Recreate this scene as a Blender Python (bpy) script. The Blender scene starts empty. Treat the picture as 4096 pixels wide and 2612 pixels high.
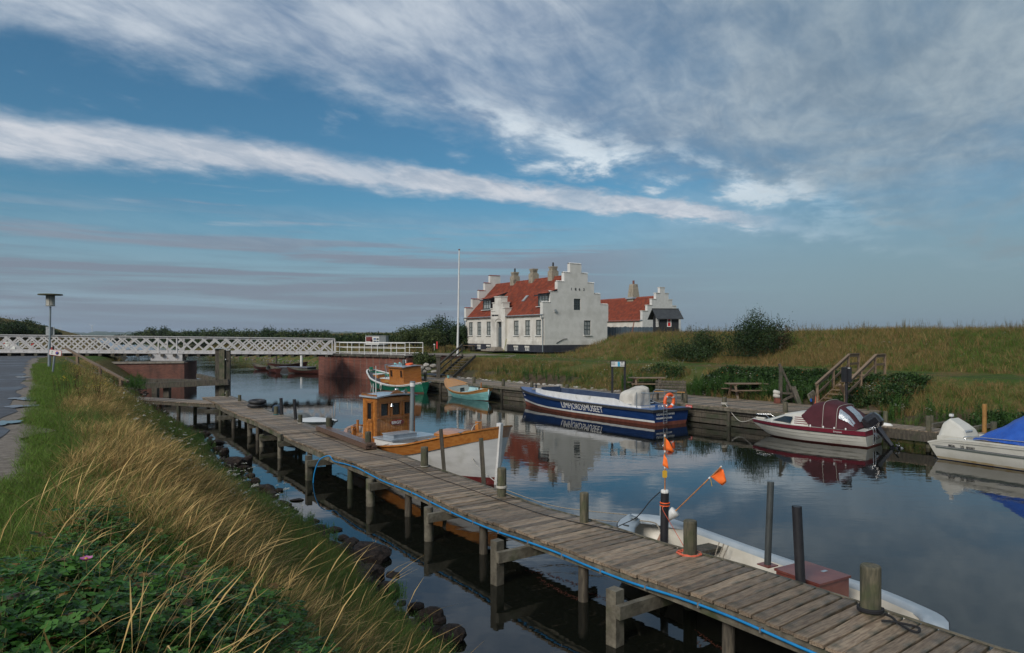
import bpy,math,random
import numpy as np
from mathutils import Vector,Matrix
R = math.radians
random.seed(7)
rng = np.random.default_rng(7)
scene = bpy.context.scene
# ---------------------------------------------------------------- camera
EYE = 4.0
cam_data = bpy.data.cameras.new("camera")
cam_data.sensor_width = 36.0
cam_data.lens = 36.0 * 2800.0 / 4096.0
cam_data.shift_y = (1342 - 1306) / 4096.0
cam_data.clip_start = 0.1
cam_data.clip_end = 60000.0
cam = bpy.data.objects.new("camera",cam_data)
cam.location = (0,0,EYE)
cam.rotation_euler = (R(90),0,0)
scene.collection.objects.link(cam)
scene.camera = cam
# ---------------------------------------------------------------- view
scene.view_settings.view_transform = 'Standard'
scene.view_settings.look = 'None'
scene.view_settings.exposure = 0.30
scene.view_settings.gamma = 1.0
scene.view_settings.use_curve_mapping = False
scene.cycles.max_bounces = 6
scene.cycles.transparent_max_bounces = 8
scene.cycles.use_denoising = True
# ---------------------------------------------------------------- sky and sun
SUN_EL,SUN_AZ = R(33),R(214)       # azimuth clockwise from +Y
world = bpy.data.worlds.new("World")
scene.world = world
world.use_nodes = True
def build_world():
 nt = world.node_tree
 N,K = nt.nodes,nt.links
 N.clear()
 def M(op,a,b=None,c=None,clamp=False):
  n = N.new('ShaderNodeMath'); n.operation = op; n.use_clamp = clamp
  for i,v in enumerate((a,b,c)):
   if v is None: continue
   if isinstance(v,(int,float)): n.inputs[i].default_value = v
   else: K.new(v,n.inputs[i])
  return n.outputs[0]
 def mixc(f,a,b):
  n = N.new('ShaderNodeMix'); n.data_type = 'RGBA'
  for s,v in ((n.inputs[0],f),(n.inputs[6],a),(n.inputs[7],b)):
   if hasattr(v,'is_output'): K.new(v,s)
   elif isinstance(v,tuple): s.default_value = (*v,1)
   else: s.default_value = v
  return n.outputs[2]
 def smooth(x,lo,hi):
  n = N.new('ShaderNodeMapRange'); n.interpolation_type = 'SMOOTHSTEP'
  K.new(x,n.inputs[0])
  for i,v in ((1,lo),(2,hi)):
   if isinstance(v,(int,float)): n.inputs[i].default_value = v
   else: K.new(v,n.inputs[i])
  return n.outputs[0]
 def noise(vec,scale,detail=6,rough=.55,dist=0.0):
  n = N.new('ShaderNodeTexNoise'); K.new(vec,n.inputs['Vector'])
  n.inputs['Scale'].default_value = scale; n.inputs['Detail'].default_value = detail
  n.inputs['Roughness'].default_value = rough; n.inputs['Distortion'].default_value = dist
  return n.outputs['Fac']
 def comb(x,y,z=0.0):
  n = N.new('ShaderNodeCombineXYZ')
  for i,v in enumerate((x,y,z)):
   if isinstance(v,(int,float)): n.inputs[i].default_value = v
   else: K.new(v,n.inputs[i])
  return n.outputs[0]
 def curve(x,pts,lo,hi):            # piecewise curve of x in degrees -> value
  n = N.new('ShaderNodeFloatCurve')
  u = M('DIVIDE',M('SUBTRACT',x,lo),hi - lo,clamp=True)
  K.new(u,n.inputs['Value'])
  c = n.mapping.curves[0]
  ps = [((a - lo) / (hi - lo),v) for a,v in pts]
  c.points[0].location = ps[0]; c.points[1].location = ps[-1]
  for p in ps[1:-1]: c.points.new(*p)
  for p in c.points: p.handle_type = 'AUTO_CLAMPED'
  n.mapping.update()
  return n.outputs[0]
 tc = N.new('ShaderNodeTexCoord')
 sep = N.new('ShaderNodeSeparateXYZ'); K.new(tc.outputs['Generated'],sep.inputs[0])
 dx,dy,dz = sep.outputs
 az = M('MULTIPLY',M('ARCTAN2',dx,dy),57.2958)
 hl = M('SQRT',M('ADD',M('MULTIPLY',dx,dx),M('MULTIPLY',dy,dy)))
 el = M('MULTIPLY',M('ARCTAN2',dz,hl),57.2958)
 # clear sky
 sky = N.new('ShaderNodeTexSky'); sky.sky_type = 'NISHITA'; sky.sun_disc = False
 sky.sun_elevation = SUN_EL; sky.sun_rotation = SUN_AZ
 sky.air_density = 1.0; sky.dust_density = 1.2; sky.ozone_density = 2.0
 bg_sky = N.new('ShaderNodeBackground'); bg_sky.inputs['Strength'].default_value = 0.072
 tint = N.new('ShaderNodeMix'); tint.data_type = 'RGBA'; tint.blend_type = 'MULTIPLY'
 tint.inputs[0].default_value = 1.0
 K.new(sky.outputs[0],tint.inputs[6]); tint.inputs[7].default_value = (.43,.84,.95,1)
 K.new(tint.outputs[2],bg_sky.inputs[0])
 # clouds live on a layer far overhead: plane coordinates give them perspective
 zc = M('ADD',M('MAXIMUM',dz,0.0),0.11)
 px,py = M('DIVIDE',dx,zc),M('DIVIDE',dy,zc)
 # wind direction roughly along the long streak (rotate)
 ca,sa = math.cos(R(62)),math.sin(R(62))
 pa = M('ADD',M('MULTIPLY',px,ca),M('MULTIPLY',py,sa))
 pb = M('SUBTRACT',M('MULTIPLY',py,ca),M('MULTIPLY',px,sa))
 plane = comb(px,py)
 streaky = comb(M('MULTIPLY',pa,.75),M('MULTIPLY',pb,1.25),3.3)
 n_big = noise(plane,0.55,5,.55)
 n_fib = noise(streaky,1.3,8,.62,.5)
 n_fine = noise(plane,7.0,7,.62,.3)
 n_mott = noise(comb(M('MULTIPLY',pa,1.0),M('MULTIPLY',pb,1.3),8.1),2.6,7,.6,.2)
 wob = M('ADD',M('MULTIPLY',M('SUBTRACT',n_mott,.5),5.0),M('MULTIPLY',M('SUBTRACT',n_fine,.5),3.2))
 # main streak: centre elevation against azimuth, tapering to the right
 def skyline(pts,ends):               # (x, y) measured in a 2408 px wide view -> azimuth, elevation / 40
  res = []
  for x,y in pts:
   a = math.atan((x * 1.701 - 2048) / 2800.0)
   res.append((math.degrees(a),math.degrees(math.atan((1342 - 1.701 * y) / 2800.0 * math.cos(a))) / 40.0))
  return [(-70,ends[0])] + res + [(70,ends[1])]
 cs = curve(az,skyline([(0,320),(500,362),(900,412),(1300,462),(1600,495),(1900,545),(2100,575),(2400,620)],(.30,.12)),-70,70)
 cs = M('MULTIPLY',cs,40.0)
 wd = curve(az,[(-70,.5),(-36,.42),(-20,.34),(-8,.27),(0,.23),(10,.21),(20,.18),(30,.15),(70,.1)],-70,70)
 wd = M('MULTIPLY',wd,5.0)
 d = M('DIVIDE',M('ABSOLUTE',M('ADD',M('SUBTRACT',el,cs),M('MULTIPLY',wob,.42))),wd)
 streak = M('SUBTRACT',1.0,smooth(d,.25,1.1))
 streak = M('MULTIPLY',streak,M('ADD',.74,M('MULTIPLY',smooth(n_fib,.3,.7),.4)))
 streak = M('MULTIPLY',streak,M('SUBTRACT',1.0,M('MULTIPLY',smooth(az,12.0,30.0),.85)))
 # upper cloud deck: everything above a boundary curve
 cb = curve(az,skyline([(0,70),(200,120),(450,168),(700,195),(850,240),(1000,300),(1200,362),(1400,415),(1600,455),(1900,530),(2200,640),(2400,700)],(.6,.08)),-70,70)
 cb = M('MULTIPLY',cb,40.0)
 e2 = M('ADD',M('SUBTRACT',el,cb),wob)
 deck = smooth(e2,-1.2,3.4)
 gaps = smooth(M('ADD',M('MULTIPLY',n_fib,.6),M('MULTIPLY',n_big,.4)),.30,.56)
 deck = M('MULTIPLY',deck,M('ADD',.55,M('MULTIPLY',gaps,.45)))
 # a band of bright broken cloud fringing the deck
 fr = M('SUBTRACT',1.0,smooth(M('ABSOLUTE',M('SUBTRACT',e2,1.6)),.4,3.4))
 fr = M('MULTIPLY',M('MULTIPLY',fr,smooth(n_mott,.42,.62)),M('MULTIPLY',smooth(az,-14.0,0.0),M('SUBTRACT',1.0,smooth(az,20.0,34.0))))
 # wisps in the blue
 wis = M('MULTIPLY',smooth(n_mott,.56,.74),M('MULTIPLY',smooth(el,13.0,19.0),.55))
 # low layered grey bands
 lowv = comb(M('MULTIPLY',az,.035),M('MULTIPLY',el,.75),1.7)
 n_low = noise(lowv,1.0,7,.6,.35)
 low = M('MULTIPLY',smooth(n_low,.38,.54),M('SUBTRACT',1.0,smooth(el,6.0,11.0)))
 lowleft = M('SUBTRACT',1.0,smooth(az,2.0,26.0))
 top_ = M('ADD',11.0,M('MULTIPLY',smooth(az,0.0,24.0),8.0))
 base_low = M('MULTIPLY',M('SUBTRACT',1.0,smooth(el,2.0,top_)),.93)
 low = M('MAXIMUM',M('MULTIPLY',low,M('ADD',.45,M('MULTIPLY',lowleft,.5))),base_low)
 # low thin grey-blue wisps between streak and horizon
 n_thin = noise(comb(M('MULTIPLY',az,.06),M('MULTIPLY',el,1.0),9.0),1.0,6,.6,.2)
 thin = M('MULTIPLY',smooth(n_thin,.54,.68),M('MULTIPLY',smooth(el,3.0,6.0),M('SUBTRACT',1.0,smooth(el,10.0,13.0))))
 bg_c = N.new('ShaderNodeBackground'); bg_c.inputs['Strength'].default_value = 1.0
 # cloud colour: grey to pale by texture, brighter towards fringe
 n_mack = noise(comb(M('MULTIPLY',pa,5.0),M('MULTIPLY',pb,11.0),4.4),1.0,5,.6,.6)
 shade = smooth(M('ADD',M('MULTIPLY',n_fib,.42),M('ADD',M('MULTIPLY',n_mott,.33),M('MULTIPLY',n_mack,.25))),.37,.63)
 right = smooth(az,-6.0,30.0)
 c_dark = mixc(right,(.155,.225,.335),(.15,.21,.27))
 c_lite = mixc(right,(.46,.51,.57),(.30,.36,.40))
 deckcol = mixc(shade,c_dark,c_lite)
 streakcol = mixc(smooth(M('ADD',M('MULTIPLY',n_mott,.6),M('MULTIPLY',n_mack,.4)),.36,.62),(.33,.385,.46),(.54,.56,.60))
 col = mixc(streak,deckcol,streakcol)
 col = mixc(fr,col,(.62,.68,.72))
 lowcol = mixc(M('MULTIPLY',smooth(n_low,.36,.56),lowleft),mixc(right,(.235,.315,.385),(.19,.25,.285)),(.18,.20,.25))
 lowmask = M('MULTIPLY',M('SUBTRACT',1.0,smooth(el,5.0,13.0)),M('SUBTRACT',1.0,streak))
 col = mixc(lowmask,col,lowcol)
 K.new(col,bg_c.inputs[0])
 a1 = M('MAXIMUM',streak,deck)
 a1 = M('MAXIMUM',a1,wis); a1 = M('MAXIMUM',a1,M('MULTIPLY',fr,.9))
 a1 = M('MAXIMUM',a1,low); a1 = M('MAXIMUM',a1,M('MULTIPLY',thin,.7))
 # behind the camera the deck simply closes
 a1 = M('MAXIMUM',a1,smooth(M('ABSOLUTE',az),62.0,90.0),clamp=True)
 a1 = M('MULTIPLY',a1,.94,clamp=True)
 mx = N.new('ShaderNodeMixShader')
 K.new(a1,mx.inputs[0]); K.new(bg_sky.outputs[0],mx.inputs[1]); K.new(bg_c.outputs[0],mx.inputs[2])
 out = N.new('ShaderNodeOutputWorld'); K.new(mx.outputs[0],out.inputs[0])
build_world()
sun_data = bpy.data.lights.new("sun",'SUN')
sun_data.energy = 2.2
sun_data.angle = R(20)
sun_data.color = (1.0,.93,.84)
sun = bpy.data.objects.new("sun",sun_data)
sdir = Vector((math.sin(SUN_AZ) * math.cos(SUN_EL),math.cos(SUN_AZ) * math.cos(SUN_EL),math.sin(SUN_EL)))
sun.rotation_euler = sdir.to_track_quat('Z','Y').to_euler()
sun.location = (-20,-20,30)
scene.collection.objects.link(sun)
# ---------------------------------------------------------------- helpers
COL = scene.collection
F,CX,CY = 2800.0,2048.0,1342.0
def WP(px,py,z):
 "point at height z seen at photo pixel (px, py)"
 Y = (EYE - z) * F / (py - CY)
 return Vector(((px - CX) / F * Y,Y,z))
def WD(px,py,Y):
 return Vector(((px - CX) / F * Y,Y,EYE - (py - CY) / F * Y))
class MB:
 def __init__(s): s.v,s.f,s.m,s.s = [],[],[],[]
 def add(s,vs,fs,mi=0,sm=False):
  o = len(s.v)
  s.v += [tuple(v) for v in vs]
  for f in fs:
   s.f.append([o + i for i in f]); s.m.append(mi); s.s.append(sm)
  return s
 def box(s,c,d,rz=0.0,mi=0,rot=None):
  M = rot if rot is not None else Matrix.Rotation(rz,3,'Z')
  c = Vector(c); vs = []
  for z in (-.5,.5):
   for x,y in ((-.5,-.5),(.5,-.5),(.5,.5),(-.5,.5)):
    vs.append(c + M @ Vector((x * d[0],y * d[1],z * d[2])))
  return s.add(vs,[(3,2,1,0),(4,5,6,7),(0,1,5,4),(1,2,6,5),(2,3,7,6),(3,0,4,7)],mi)
 def bar(s,p,q,w,h,mi=0,up=(0,0,1)):
  p,q = Vector(p),Vector(q); d = (q - p)
  x = d.normalized(); u = Vector(up)
  y = u.cross(x)
  if y.length < 1e-4: y = Vector((0,1,0)).cross(x)
  y.normalize(); z = x.cross(y)
  M = Matrix((x,y,z)).transposed()
  return s.box((p + q) / 2,(d.length,w,h),mi=mi,rot=M)
 def tube(s,pts,r,n=8,mi=0,caps=True,sm=True):
  pts = [Vector(p) for p in pts]; k = len(pts)
  rs = r if hasattr(r,'__len__') else [r] * k
  vs = []; prev = None
  for i,p in enumerate(pts):
   t = (pts[min(i + 1,k - 1)] - pts[max(i - 1,0)]).normalized()
   a = Vector((0,0,1)) if prev is None else prev
   if abs(t.dot(a)) > .95: a = Vector((1,0,0)) if abs(t.x) < .9 else Vector((0,1,0))
   u = (a - t * a.dot(t)).normalized(); w = t.cross(u); prev = u
   for j in range(n):
    g = 2 * math.pi * j / n
    vs.append(p + (u * math.cos(g) + w * math.sin(g)) * rs[i])
  fs = [(i * n + j,i * n + (j + 1) % n,(i + 1) * n + (j + 1) % n,(i + 1) * n + j) for i in range(k - 1) for j in range(n)]
  s.add(vs,fs,mi,sm)
  if caps:
   s.add(vs[:n],[tuple(reversed(range(n)))],mi); s.add(vs[-n:],[tuple(range(n))],mi)
  return s
 def lathe(s,c,prof,n=16,mi=0,sm=True,axis=None):
  c = Vector(c); M = Matrix.Identity(3) if axis is None else Vector(axis).to_track_quat('Z','Y').to_matrix()
  vs = []
  for r,z in prof:
   for j in range(n):
    g = 2 * math.pi * j / n
    vs.append(c + M @ Vector((r * math.cos(g),r * math.sin(g),z)))
  k = len(prof)
  s.add(vs,[(i * n + j,i * n + (j + 1) % n,(i + 1) * n + (j + 1) % n,(i + 1) * n + j) for i in range(k - 1) for j in range(n)],mi,sm)
  if prof[0][0] > 1e-4: s.add(vs[:n],[tuple(reversed(range(n)))],mi)
  if prof[-1][0] > 1e-4: s.add(vs[-n:],[tuple(range(n))],mi)
  return s
 def grid(s,rows,mi=0,sm=True,closed=False):
  m = len(rows[0]); vs = [p for r in rows for p in r]
  fs = []
  for i in range(len(rows) - 1):
   for j in range(m if closed else m - 1):
    fs.append((i * m + j,i * m + (j + 1) % m,(i + 1) * m + (j + 1) % m,(i + 1) * m + j))
  return s.add(vs,fs,mi,sm)
 def prism(s,poly,vec,mi=0):
  n = len(poly); vec = Vector(vec); P = [Vector(p) for p in poly]
  vs = P + [p + vec for p in P]
  return s.add(vs,[tuple(reversed(range(n))),tuple(range(n,2 * n))] + [(i,(i + 1) % n,n + (i + 1) % n,n + i) for i in range(n)],mi)
 def torus(s,c,R1,r1,n=24,m=8,mi=0,axis=(0,0,1),arc=None):
  c = Vector(c); M = Vector(axis).to_track_quat('Z','Y').to_matrix(); rows = []
  for i in range(n):
   a = 2 * math.pi * i / n
   rows.append([c + M @ Vector(((R1 + r1 * math.cos(b)) * math.cos(a),(R1 + r1 * math.cos(b)) * math.sin(a),r1 * math.sin(b))) for b in [2 * math.pi * j / m for j in range(m)]])
  rows.append(rows[0])
  return s.grid(rows,mi,True,True)
 def build(s,name,mats,parent=None,world=False,loc=None,kind=None,recalc=True):
  vs = np.array(s.v,dtype=float)
  if parent is not None:
   if world: vs = vs - np.array(parent.location)
   off = np.zeros(3)
  else:
   if world:
    off = np.array([(vs[:,0].min() + vs[:,0].max()) / 2,(vs[:,1].min() + vs[:,1].max()) / 2,vs[:,2].min()])
    vs = vs - off
   else: off = np.array(loc if loc is not None else (0,0,0),dtype=float)
  me = bpy.data.meshes.new(name)
  me.from_pydata(vs.tolist(),[],s.f)
  for m in (mats if isinstance(mats,(list,tuple)) else [mats]): me.materials.append(m)
  me.polygons.foreach_set('material_index',s.m)
  me.polygons.foreach_set('use_smooth',s.s)
  me.update()
  o = bpy.data.objects.new(name,me); COL.objects.link(o)
  o.location = off
  if parent is not None: o.parent = parent
  if kind: o['kind'] = kind
  return o
def tag(o,label=None,cat=None,group=None,kind=None):
 if label: o['label'] = label
 if cat: o['category'] = cat
 if group: o['group'] = group
 if kind: o['kind'] = kind
 return o
def thing(name,loc,label,cat,rz=0.0,group=None):
 o = bpy.data.objects.new(name,None); COL.objects.link(o)
 o.location = loc; o.rotation_euler = (0,0,rz); o.empty_display_size = .2
 return tag(o,label,cat,group)
def inst(src,name,loc,rot=(0,0,0),scale=(1,1,1),parent=None):
 o = src.copy(); o.name = name; COL.objects.link(o)
 o.location = loc; o.rotation_euler = rot; o.scale = scale; o.parent = parent
 return o
def text_mesh(name,txt,size,M4,mat,parent=None,depth=.004,sx=1.0,align='LEFT',spacing=1.0,font_shear=0.0,bold=0.0,fit=None):
 cu = bpy.data.curves.new(name,'FONT'); cu.body = txt; cu.size = size
 cu.align_x = align; cu.extrude = depth; cu.space_character = spacing; cu.shear = font_shear
 cu.resolution_u = 3; cu.offset = bold
 t = bpy.data.objects.new("tmp_text",cu); COL.objects.link(t)
 dg = bpy.context.evaluated_depsgraph_get(); dg.update()
 me = bpy.data.meshes.new_from_object(t.evaluated_get(dg)); me.name = name
 bpy.data.objects.remove(t); bpy.data.curves.remove(cu)
 if fit: sx = fit / (max(v.co.x for v in me.vertices) - min(v.co.x for v in me.vertices))
 me.transform(M4 @ Matrix.Diagonal((sx,1,1,1)))
 me.materials.clear(); me.materials.append(mat)
 o = bpy.data.objects.new(name,me); COL.objects.link(o)
 if parent is not None: o.parent = parent
 return o
def frame4(o,x,up):
 "matrix whose x axis is x, y axis up, z = normal"
 x = Vector(x).normalized(); y = Vector(up).normalized(); z = x.cross(y).normalized(); y = z.cross(x)
 M = Matrix((x,y,z)).transposed().to_4x4(); M.translation = Vector(o)
 return M
# ---------------------------------------------------------------- materials
MATS = {}
def mat(name,col,rough=.7,col2=None,scale=8.0,stretch=(1,1,1),bump=0.0,bscale=None,metal=0.0,spec=.5,detail=5,contrast=(.35,.65),
  rnd=0.0,dirt=None,coat=0.0,coord='Object',randoff=True,wet=None,attr=None,sub=0.0,bdist=.02):
 if name in MATS: return MATS[name]
 m = bpy.data.materials.new(name); m.use_nodes = True; MATS[name] = m
 nt = m.node_tree; N,K = nt.nodes,nt.links
 b = N['Principled BSDF']
 b.inputs['Roughness'].default_value = rough; b.inputs['Metallic'].default_value = metal
 b.inputs['Specular IOR Level'].default_value = spec; b.inputs['Coat Weight'].default_value = coat
 b.inputs['Base Color'].default_value = (*col,1)
 src = None
 tc = N.new('ShaderNodeTexCoord'); mp = N.new('ShaderNodeMapping'); K.new(tc.outputs[coord],mp.inputs[0])
 mp.inputs['Scale'].default_value = stretch
 oi = N.new('ShaderNodeObjectInfo')
 vec = mp.outputs[0]
 if randoff:
  ad = N.new('ShaderNodeVectorMath'); ad.operation = 'ADD'; K.new(vec,ad.inputs[0])
  ml = N.new('ShaderNodeMath'); ml.operation = 'MULTIPLY'; K.new(oi.outputs['Random'],ml.inputs[0]); ml.inputs[1].default_value = 53.0
  cb = N.new('ShaderNodeCombineXYZ'); K.new(ml.outputs[0],cb.inputs[0]); K.new(ml.outputs[0],cb.inputs[2])
  K.new(cb.outputs[0],ad.inputs[1]); vec = ad.outputs[0]
 def noise(sc,det=detail,r=.6):
  n = N.new('ShaderNodeTexNoise'); K.new(vec,n.inputs['Vector']); n.inputs['Scale'].default_value = sc
  n.inputs['Detail'].default_value = det; n.inputs['Roughness'].default_value = r
  return n.outputs['Fac']
 def mixc(f,a,bb,mode='MIX'):
  n = N.new('ShaderNodeMix'); n.data_type = 'RGBA'; n.blend_type = mode
  for s_,v in ((n.inputs[0],f),(n.inputs[6],a),(n.inputs[7],bb)):
   if hasattr(v,'is_output'): K.new(v,s_)
   elif isinstance(v,tuple): s_.default_value = (*v,1)
   else: s_.default_value = v
  return n.outputs[2]
 def mr(x,lo,hi,a=0.0,c=1.0):
  n = N.new('ShaderNodeMapRange'); n.interpolation_type = 'SMOOTHSTEP'; K.new(x,n.inputs[0])
  n.inputs[1].default_value = lo; n.inputs[2].default_value = hi; n.inputs[3].default_value = a; n.inputs[4].default_value = c
  return n.outputs[0]
 cur = col
 if col2 is not None:
  cur = mixc(mr(noise(scale),*contrast),col,col2)
 if dirt is not None:      # (colour, scale, lo, hi)
  n = N.new('ShaderNodeTexNoise'); K.new(tc.outputs[coord],n.inputs['Vector']); n.inputs['Scale'].default_value = dirt[1]; n.inputs['Detail'].default_value = 6
  cur = mixc(mr(n.outputs['Fac'],dirt[2],dirt[3]),cur,dirt[0])
 if attr:
  at = N.new('ShaderNodeAttribute'); at.attribute_name = attr
  cur = mixc(1.0,cur,at.outputs['Color'],'MULTIPLY')
 if rnd > 0:
  hv = N.new('ShaderNodeHueSaturation'); K.new(mr(oi.outputs['Random'],0,1,1 - rnd,1 + rnd),hv.inputs['Value'])
  if hasattr(cur,'is_output'): K.new(cur,hv.inputs['Color'])
  else: hv.inputs['Color'].default_value = (*cur,1)
  cur = hv.outputs[0]
 if hasattr(cur,'is_output'): K.new(cur,b.inputs['Base Color'])
 if wet:                   # patches of low roughness: (scale, lo, hi, wet roughness)
  n = N.new('ShaderNodeTexNoise'); K.new(tc.outputs[coord],n.inputs['Vector']); n.inputs['Scale'].default_value = wet[0]
  K.new(mr(n.outputs['Fac'],wet[1],wet[2],rough,wet[3]),b.inputs['Roughness'])
 if bump > 0:
  bp = N.new('ShaderNodeBump'); bp.inputs['Strength'].default_value = bump; bp.inputs['Distance'].default_value = bdist
  K.new(noise(bscale or scale * 3),bp.inputs['Height']); K.new(bp.outputs[0],b.inputs['Normal'])
 return m
m_deckwood = mat('weathered_deck_wood',(.145,.102,.068),.62,(.27,.205,.14),5,(1.0,9,9),.6,9,rnd=.38,dirt=((.045,.05,.036),2.0,.46,.68),wet=(2.5,.45,.6,.42))
m_oldwood = mat('dark_old_timber',(.045,.038,.030),.75,(.10,.085,.062),3,(6,6,1),.7,8,rnd=.2,dirt=((.035,.045,.022),1.5,.5,.7))
m_postwood = mat('mossy_post_wood',(.05,.048,.032),.8,(.115,.10,.065),4,(5,5,.8),.7,8,rnd=.2,dirt=((.04,.055,.02),2.5,.45,.7))
m_beamwood = mat('pier_beam_wood',(.085,.075,.055),.75,(.16,.145,.11),3,(2,2,2),.6,9,rnd=.2,dirt=((.05,.06,.025),2.0,.5,.7))
m_redplank = mat('wet_brown_plank',(.085,.05,.038),.35,(.14,.09,.065),3,(1,8,8),.3,9,rnd=.15)
m_stairwood = mat('brown_stair_wood',(.15,.10,.065),.7,(.22,.155,.10),4,(1,6,6),.4,9,rnd=.2)
m_varnish = mat('varnished_pine',(.33,.115,.024),.3,(.45,.18,.042),2.2,(1,1,7),.12,7,coat=.6,rnd=.08)
m_varnish_h = mat('varnished_pine_rail',(.35,.125,.028),.32,(.46,.19,.048),2.2,(1,6,6),.12,7,coat=.6)
m_varnish_d = mat('dark_varnished_wood',(.20,.075,.02),.32,(.30,.12,.035),3,(2,2,7),.12,7,coat=.5)
m_whitehull = mat('white_hull_paint',(.55,.55,.54),.38,(.62,.62,.61),2,(1,1,4),.05,10,dirt=((.40,.40,.36),1.6,.5,.8))
m_offwhite = mat('offwhite_gelcoat',(.50,.49,.43),.3,(.56,.55,.50),1.5,bump=.03,dirt=((.42,.40,.33),2.0,.55,.8))
m_white = mat('white_paint',(.60,.60,.58),.5,(.68,.68,.66),4,bump=.05,dirt=((.42,.41,.36),3.0,.58,.75))
m_cream = mat('cream_gelcoat',(.46,.43,.36),.4,(.54,.51,.44),3,bump=.05,dirt=((.30,.27,.2),2.5,.58,.8))
m_palegrey = mat('pale_blue_gelcoat',(.27,.32,.36),.45,(.34,.385,.42),2,bump=.03,dirt=((.3,.34,.36),3,.6,.8))
m_greyroof = mat('wet_grey_paint',(.25,.29,.33),.22,(.33,.38,.43),3,bump=.08)
m_rustred = mat('red_oxide_paint',(.14,.042,.028),.6,(.20,.065,.042),5,bump=.1,dirt=((.12,.05,.04),2,.5,.75))
m_darkred = mat('dark_red_paint',(.13,.02,.022),.4,(.17,.035,.03),4)
m_boxred = mat('brown_red_steel',(.13,.035,.03),.33,(.18,.06,.045),3,bump=.08,dirt=((.07,.025,.02),3,.55,.8))
m_blue = mat('blue_hull_paint',(.005,.026,.10),.45,(.009,.036,.135),1.6,(1,1,3),.04,6,spec=.3)
m_bluedeck = mat('blue_deck_paint',(.03,.09,.24),.32,(.045,.12,.30),4,bump=.06)
m_navy = mat('slate_blue_inside',(.03,.045,.085),.5,(.045,.065,.11),3)
m_green = mat('green_hull_paint',(.008,.13,.075),.33,(.014,.19,.11),1.8,(1,1,4),.06,8,dirt=((.01,.08,.05),1.8,.5,.75))
m_teal = mat('teal_hull_paint',(.17,.40,.40),.45,(.24,.50,.49),2,(1,1,3),.06,8)
m_tealin = mat('pale_blue_inside',(.30,.47,.50),.5,(.38,.55,.58),3)
m_rubber = mat('black_rubber',(.018,.018,.02),.6,(.03,.03,.032),6,bump=.1)
m_blackpaint = mat('black_paint',(.014,.014,.017),.45,(.022,.022,.026),4,bump=.05)
m_steel = mat('galvanised_steel',(.33,.35,.36),.38,(.42,.44,.45),6,metal=.6)
m_chrome = mat('polished_steel',(.62,.63,.64),.18,metal=.9)
m_pipegrey = mat('grey_pipe',(.16,.19,.21),.4,(.22,.26,.28),4,(1,1,.3),metal=.2,bump=.05)
m_darksteel = mat('dark_steel_tube',(.045,.05,.05),.45,(.09,.10,.10),4,(1,1,.4),metal=.4,bump=.1)
m_orange = mat('orange_plastic',(.80,.10,.015),.45,(.85,.14,.03),5)
m_flag = mat('orange_flag_cloth',(.95,.16,.02),.7,(.98,.20,.03),5)
m_stick = mat('bamboo_stick',(.28,.11,.045),.5,(.5,.22,.06),12)
m_rope = mat('grey_rope',(.20,.17,.13),.9,(.3,.27,.22),40,bump=.4,bscale=120)
m_whiterope = mat('white_rope',(.45,.43,.38),.9,bump=.4,bscale=120)
m_blackrope = mat('black_rope',(.012,.012,.014),.85,bump=.4,bscale=120)
m_pinkrope = mat('salmon_rope',(.65,.13,.07),.8,bump=.3,bscale=120)
m_hose = mat('blue_plastic_hose',(.008,.17,.42),.4,(.012,.22,.5),2)
m_canvas = mat('offwhite_canvas',(.40,.38,.34),.9,(.52,.50,.45),2.5,bump=.5,bscale=3.0,bdist=.06)
m_maroon = mat('maroon_canvas',(.048,.006,.011),.85,(.066,.010,.017),3,bump=.25,bscale=40)
m_maroonpaint = mat('maroon_gelcoat',(.16,.018,.035),.3,(.19,.025,.04),2)
m_bluetarp = mat('blue_tarpaulin',(.008,.06,.32),.45,(.015,.09,.42),2,bump=.7,bscale=3.0,bdist=.08)
m_glass = mat('dark_window_glass',(.012,.016,.02),.06,spec=.9,bump=.02,bscale=2)
m_paleglass = mat('curtained_glass',(.22,.24,.24),.15,(.34,.35,.33),2.0,(7,7,.4),spec=.8)
m_vinyl = mat('clear_vinyl_window',(.20,.24,.29),.14,(.36,.42,.48),6,(4,4,.8),spec=.8,bump=.3,bscale=20)
m_engine = mat('black_engine_cowl',(.012,.012,.015),.2,spec=.6,coat=.5)
m_brick = None
m_plaster = mat('whitewashed_wall',(.54,.51,.46),.85,(.62,.60,.55),1.4,bump=.25,bscale=9,dirt=((.38,.355,.32),.8,.50,.80),randoff=False)
m_plaster2 = mat('gable_whitewash',(.54,.535,.50),.85,(.62,.61,.58),1.2,bump=.25,bscale=9,dirt=((.44,.43,.40),.7,.50,.8),randoff=False)
m_plinth = mat('black_tarred_plinth',(.018,.02,.03),.7,(.03,.033,.045),2,bump=.2)
m_tile = mat('red_clay_tile',(.165,.030,.014),.75,(.275,.056,.024),2.0,bump=.1,dirt=((.10,.034,.022),2.6,.42,.80),detail=8,randoff=False)
m_frame = mat('grey_green_window_frame',(.045,.06,.062),.5,(.06,.08,.08),4)
m_doorgrey = mat('grey_door_paint',(.07,.085,.095),.45,(.09,.11,.12),4)
m_blackboard = mat('tarred_black_board',(.012,.013,.016),.6,(.022,.024,.028),6,(1,1,6),.3,10)
m_slate = mat('black_roofing_felt',(.03,.033,.037),.7,(.045,.05,.054),3)
m_chimney = mat('weathered_yellow_brick',(.25,.22,.17),.9,(.33,.29,.22),5,bump=.4,dirt=((.12,.10,.08),2,.5,.75))
m_stonestep = mat('granite_step',(.20,.17,.14),.85,(.28,.25,.21),5,bump=.3)
m_asphalt = mat('wet_asphalt',(.045,.047,.054),.7,(.075,.078,.086),3,bump=.3,bscale=60,wet=(.35,.5,.7,.45),randoff=False)
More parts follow.
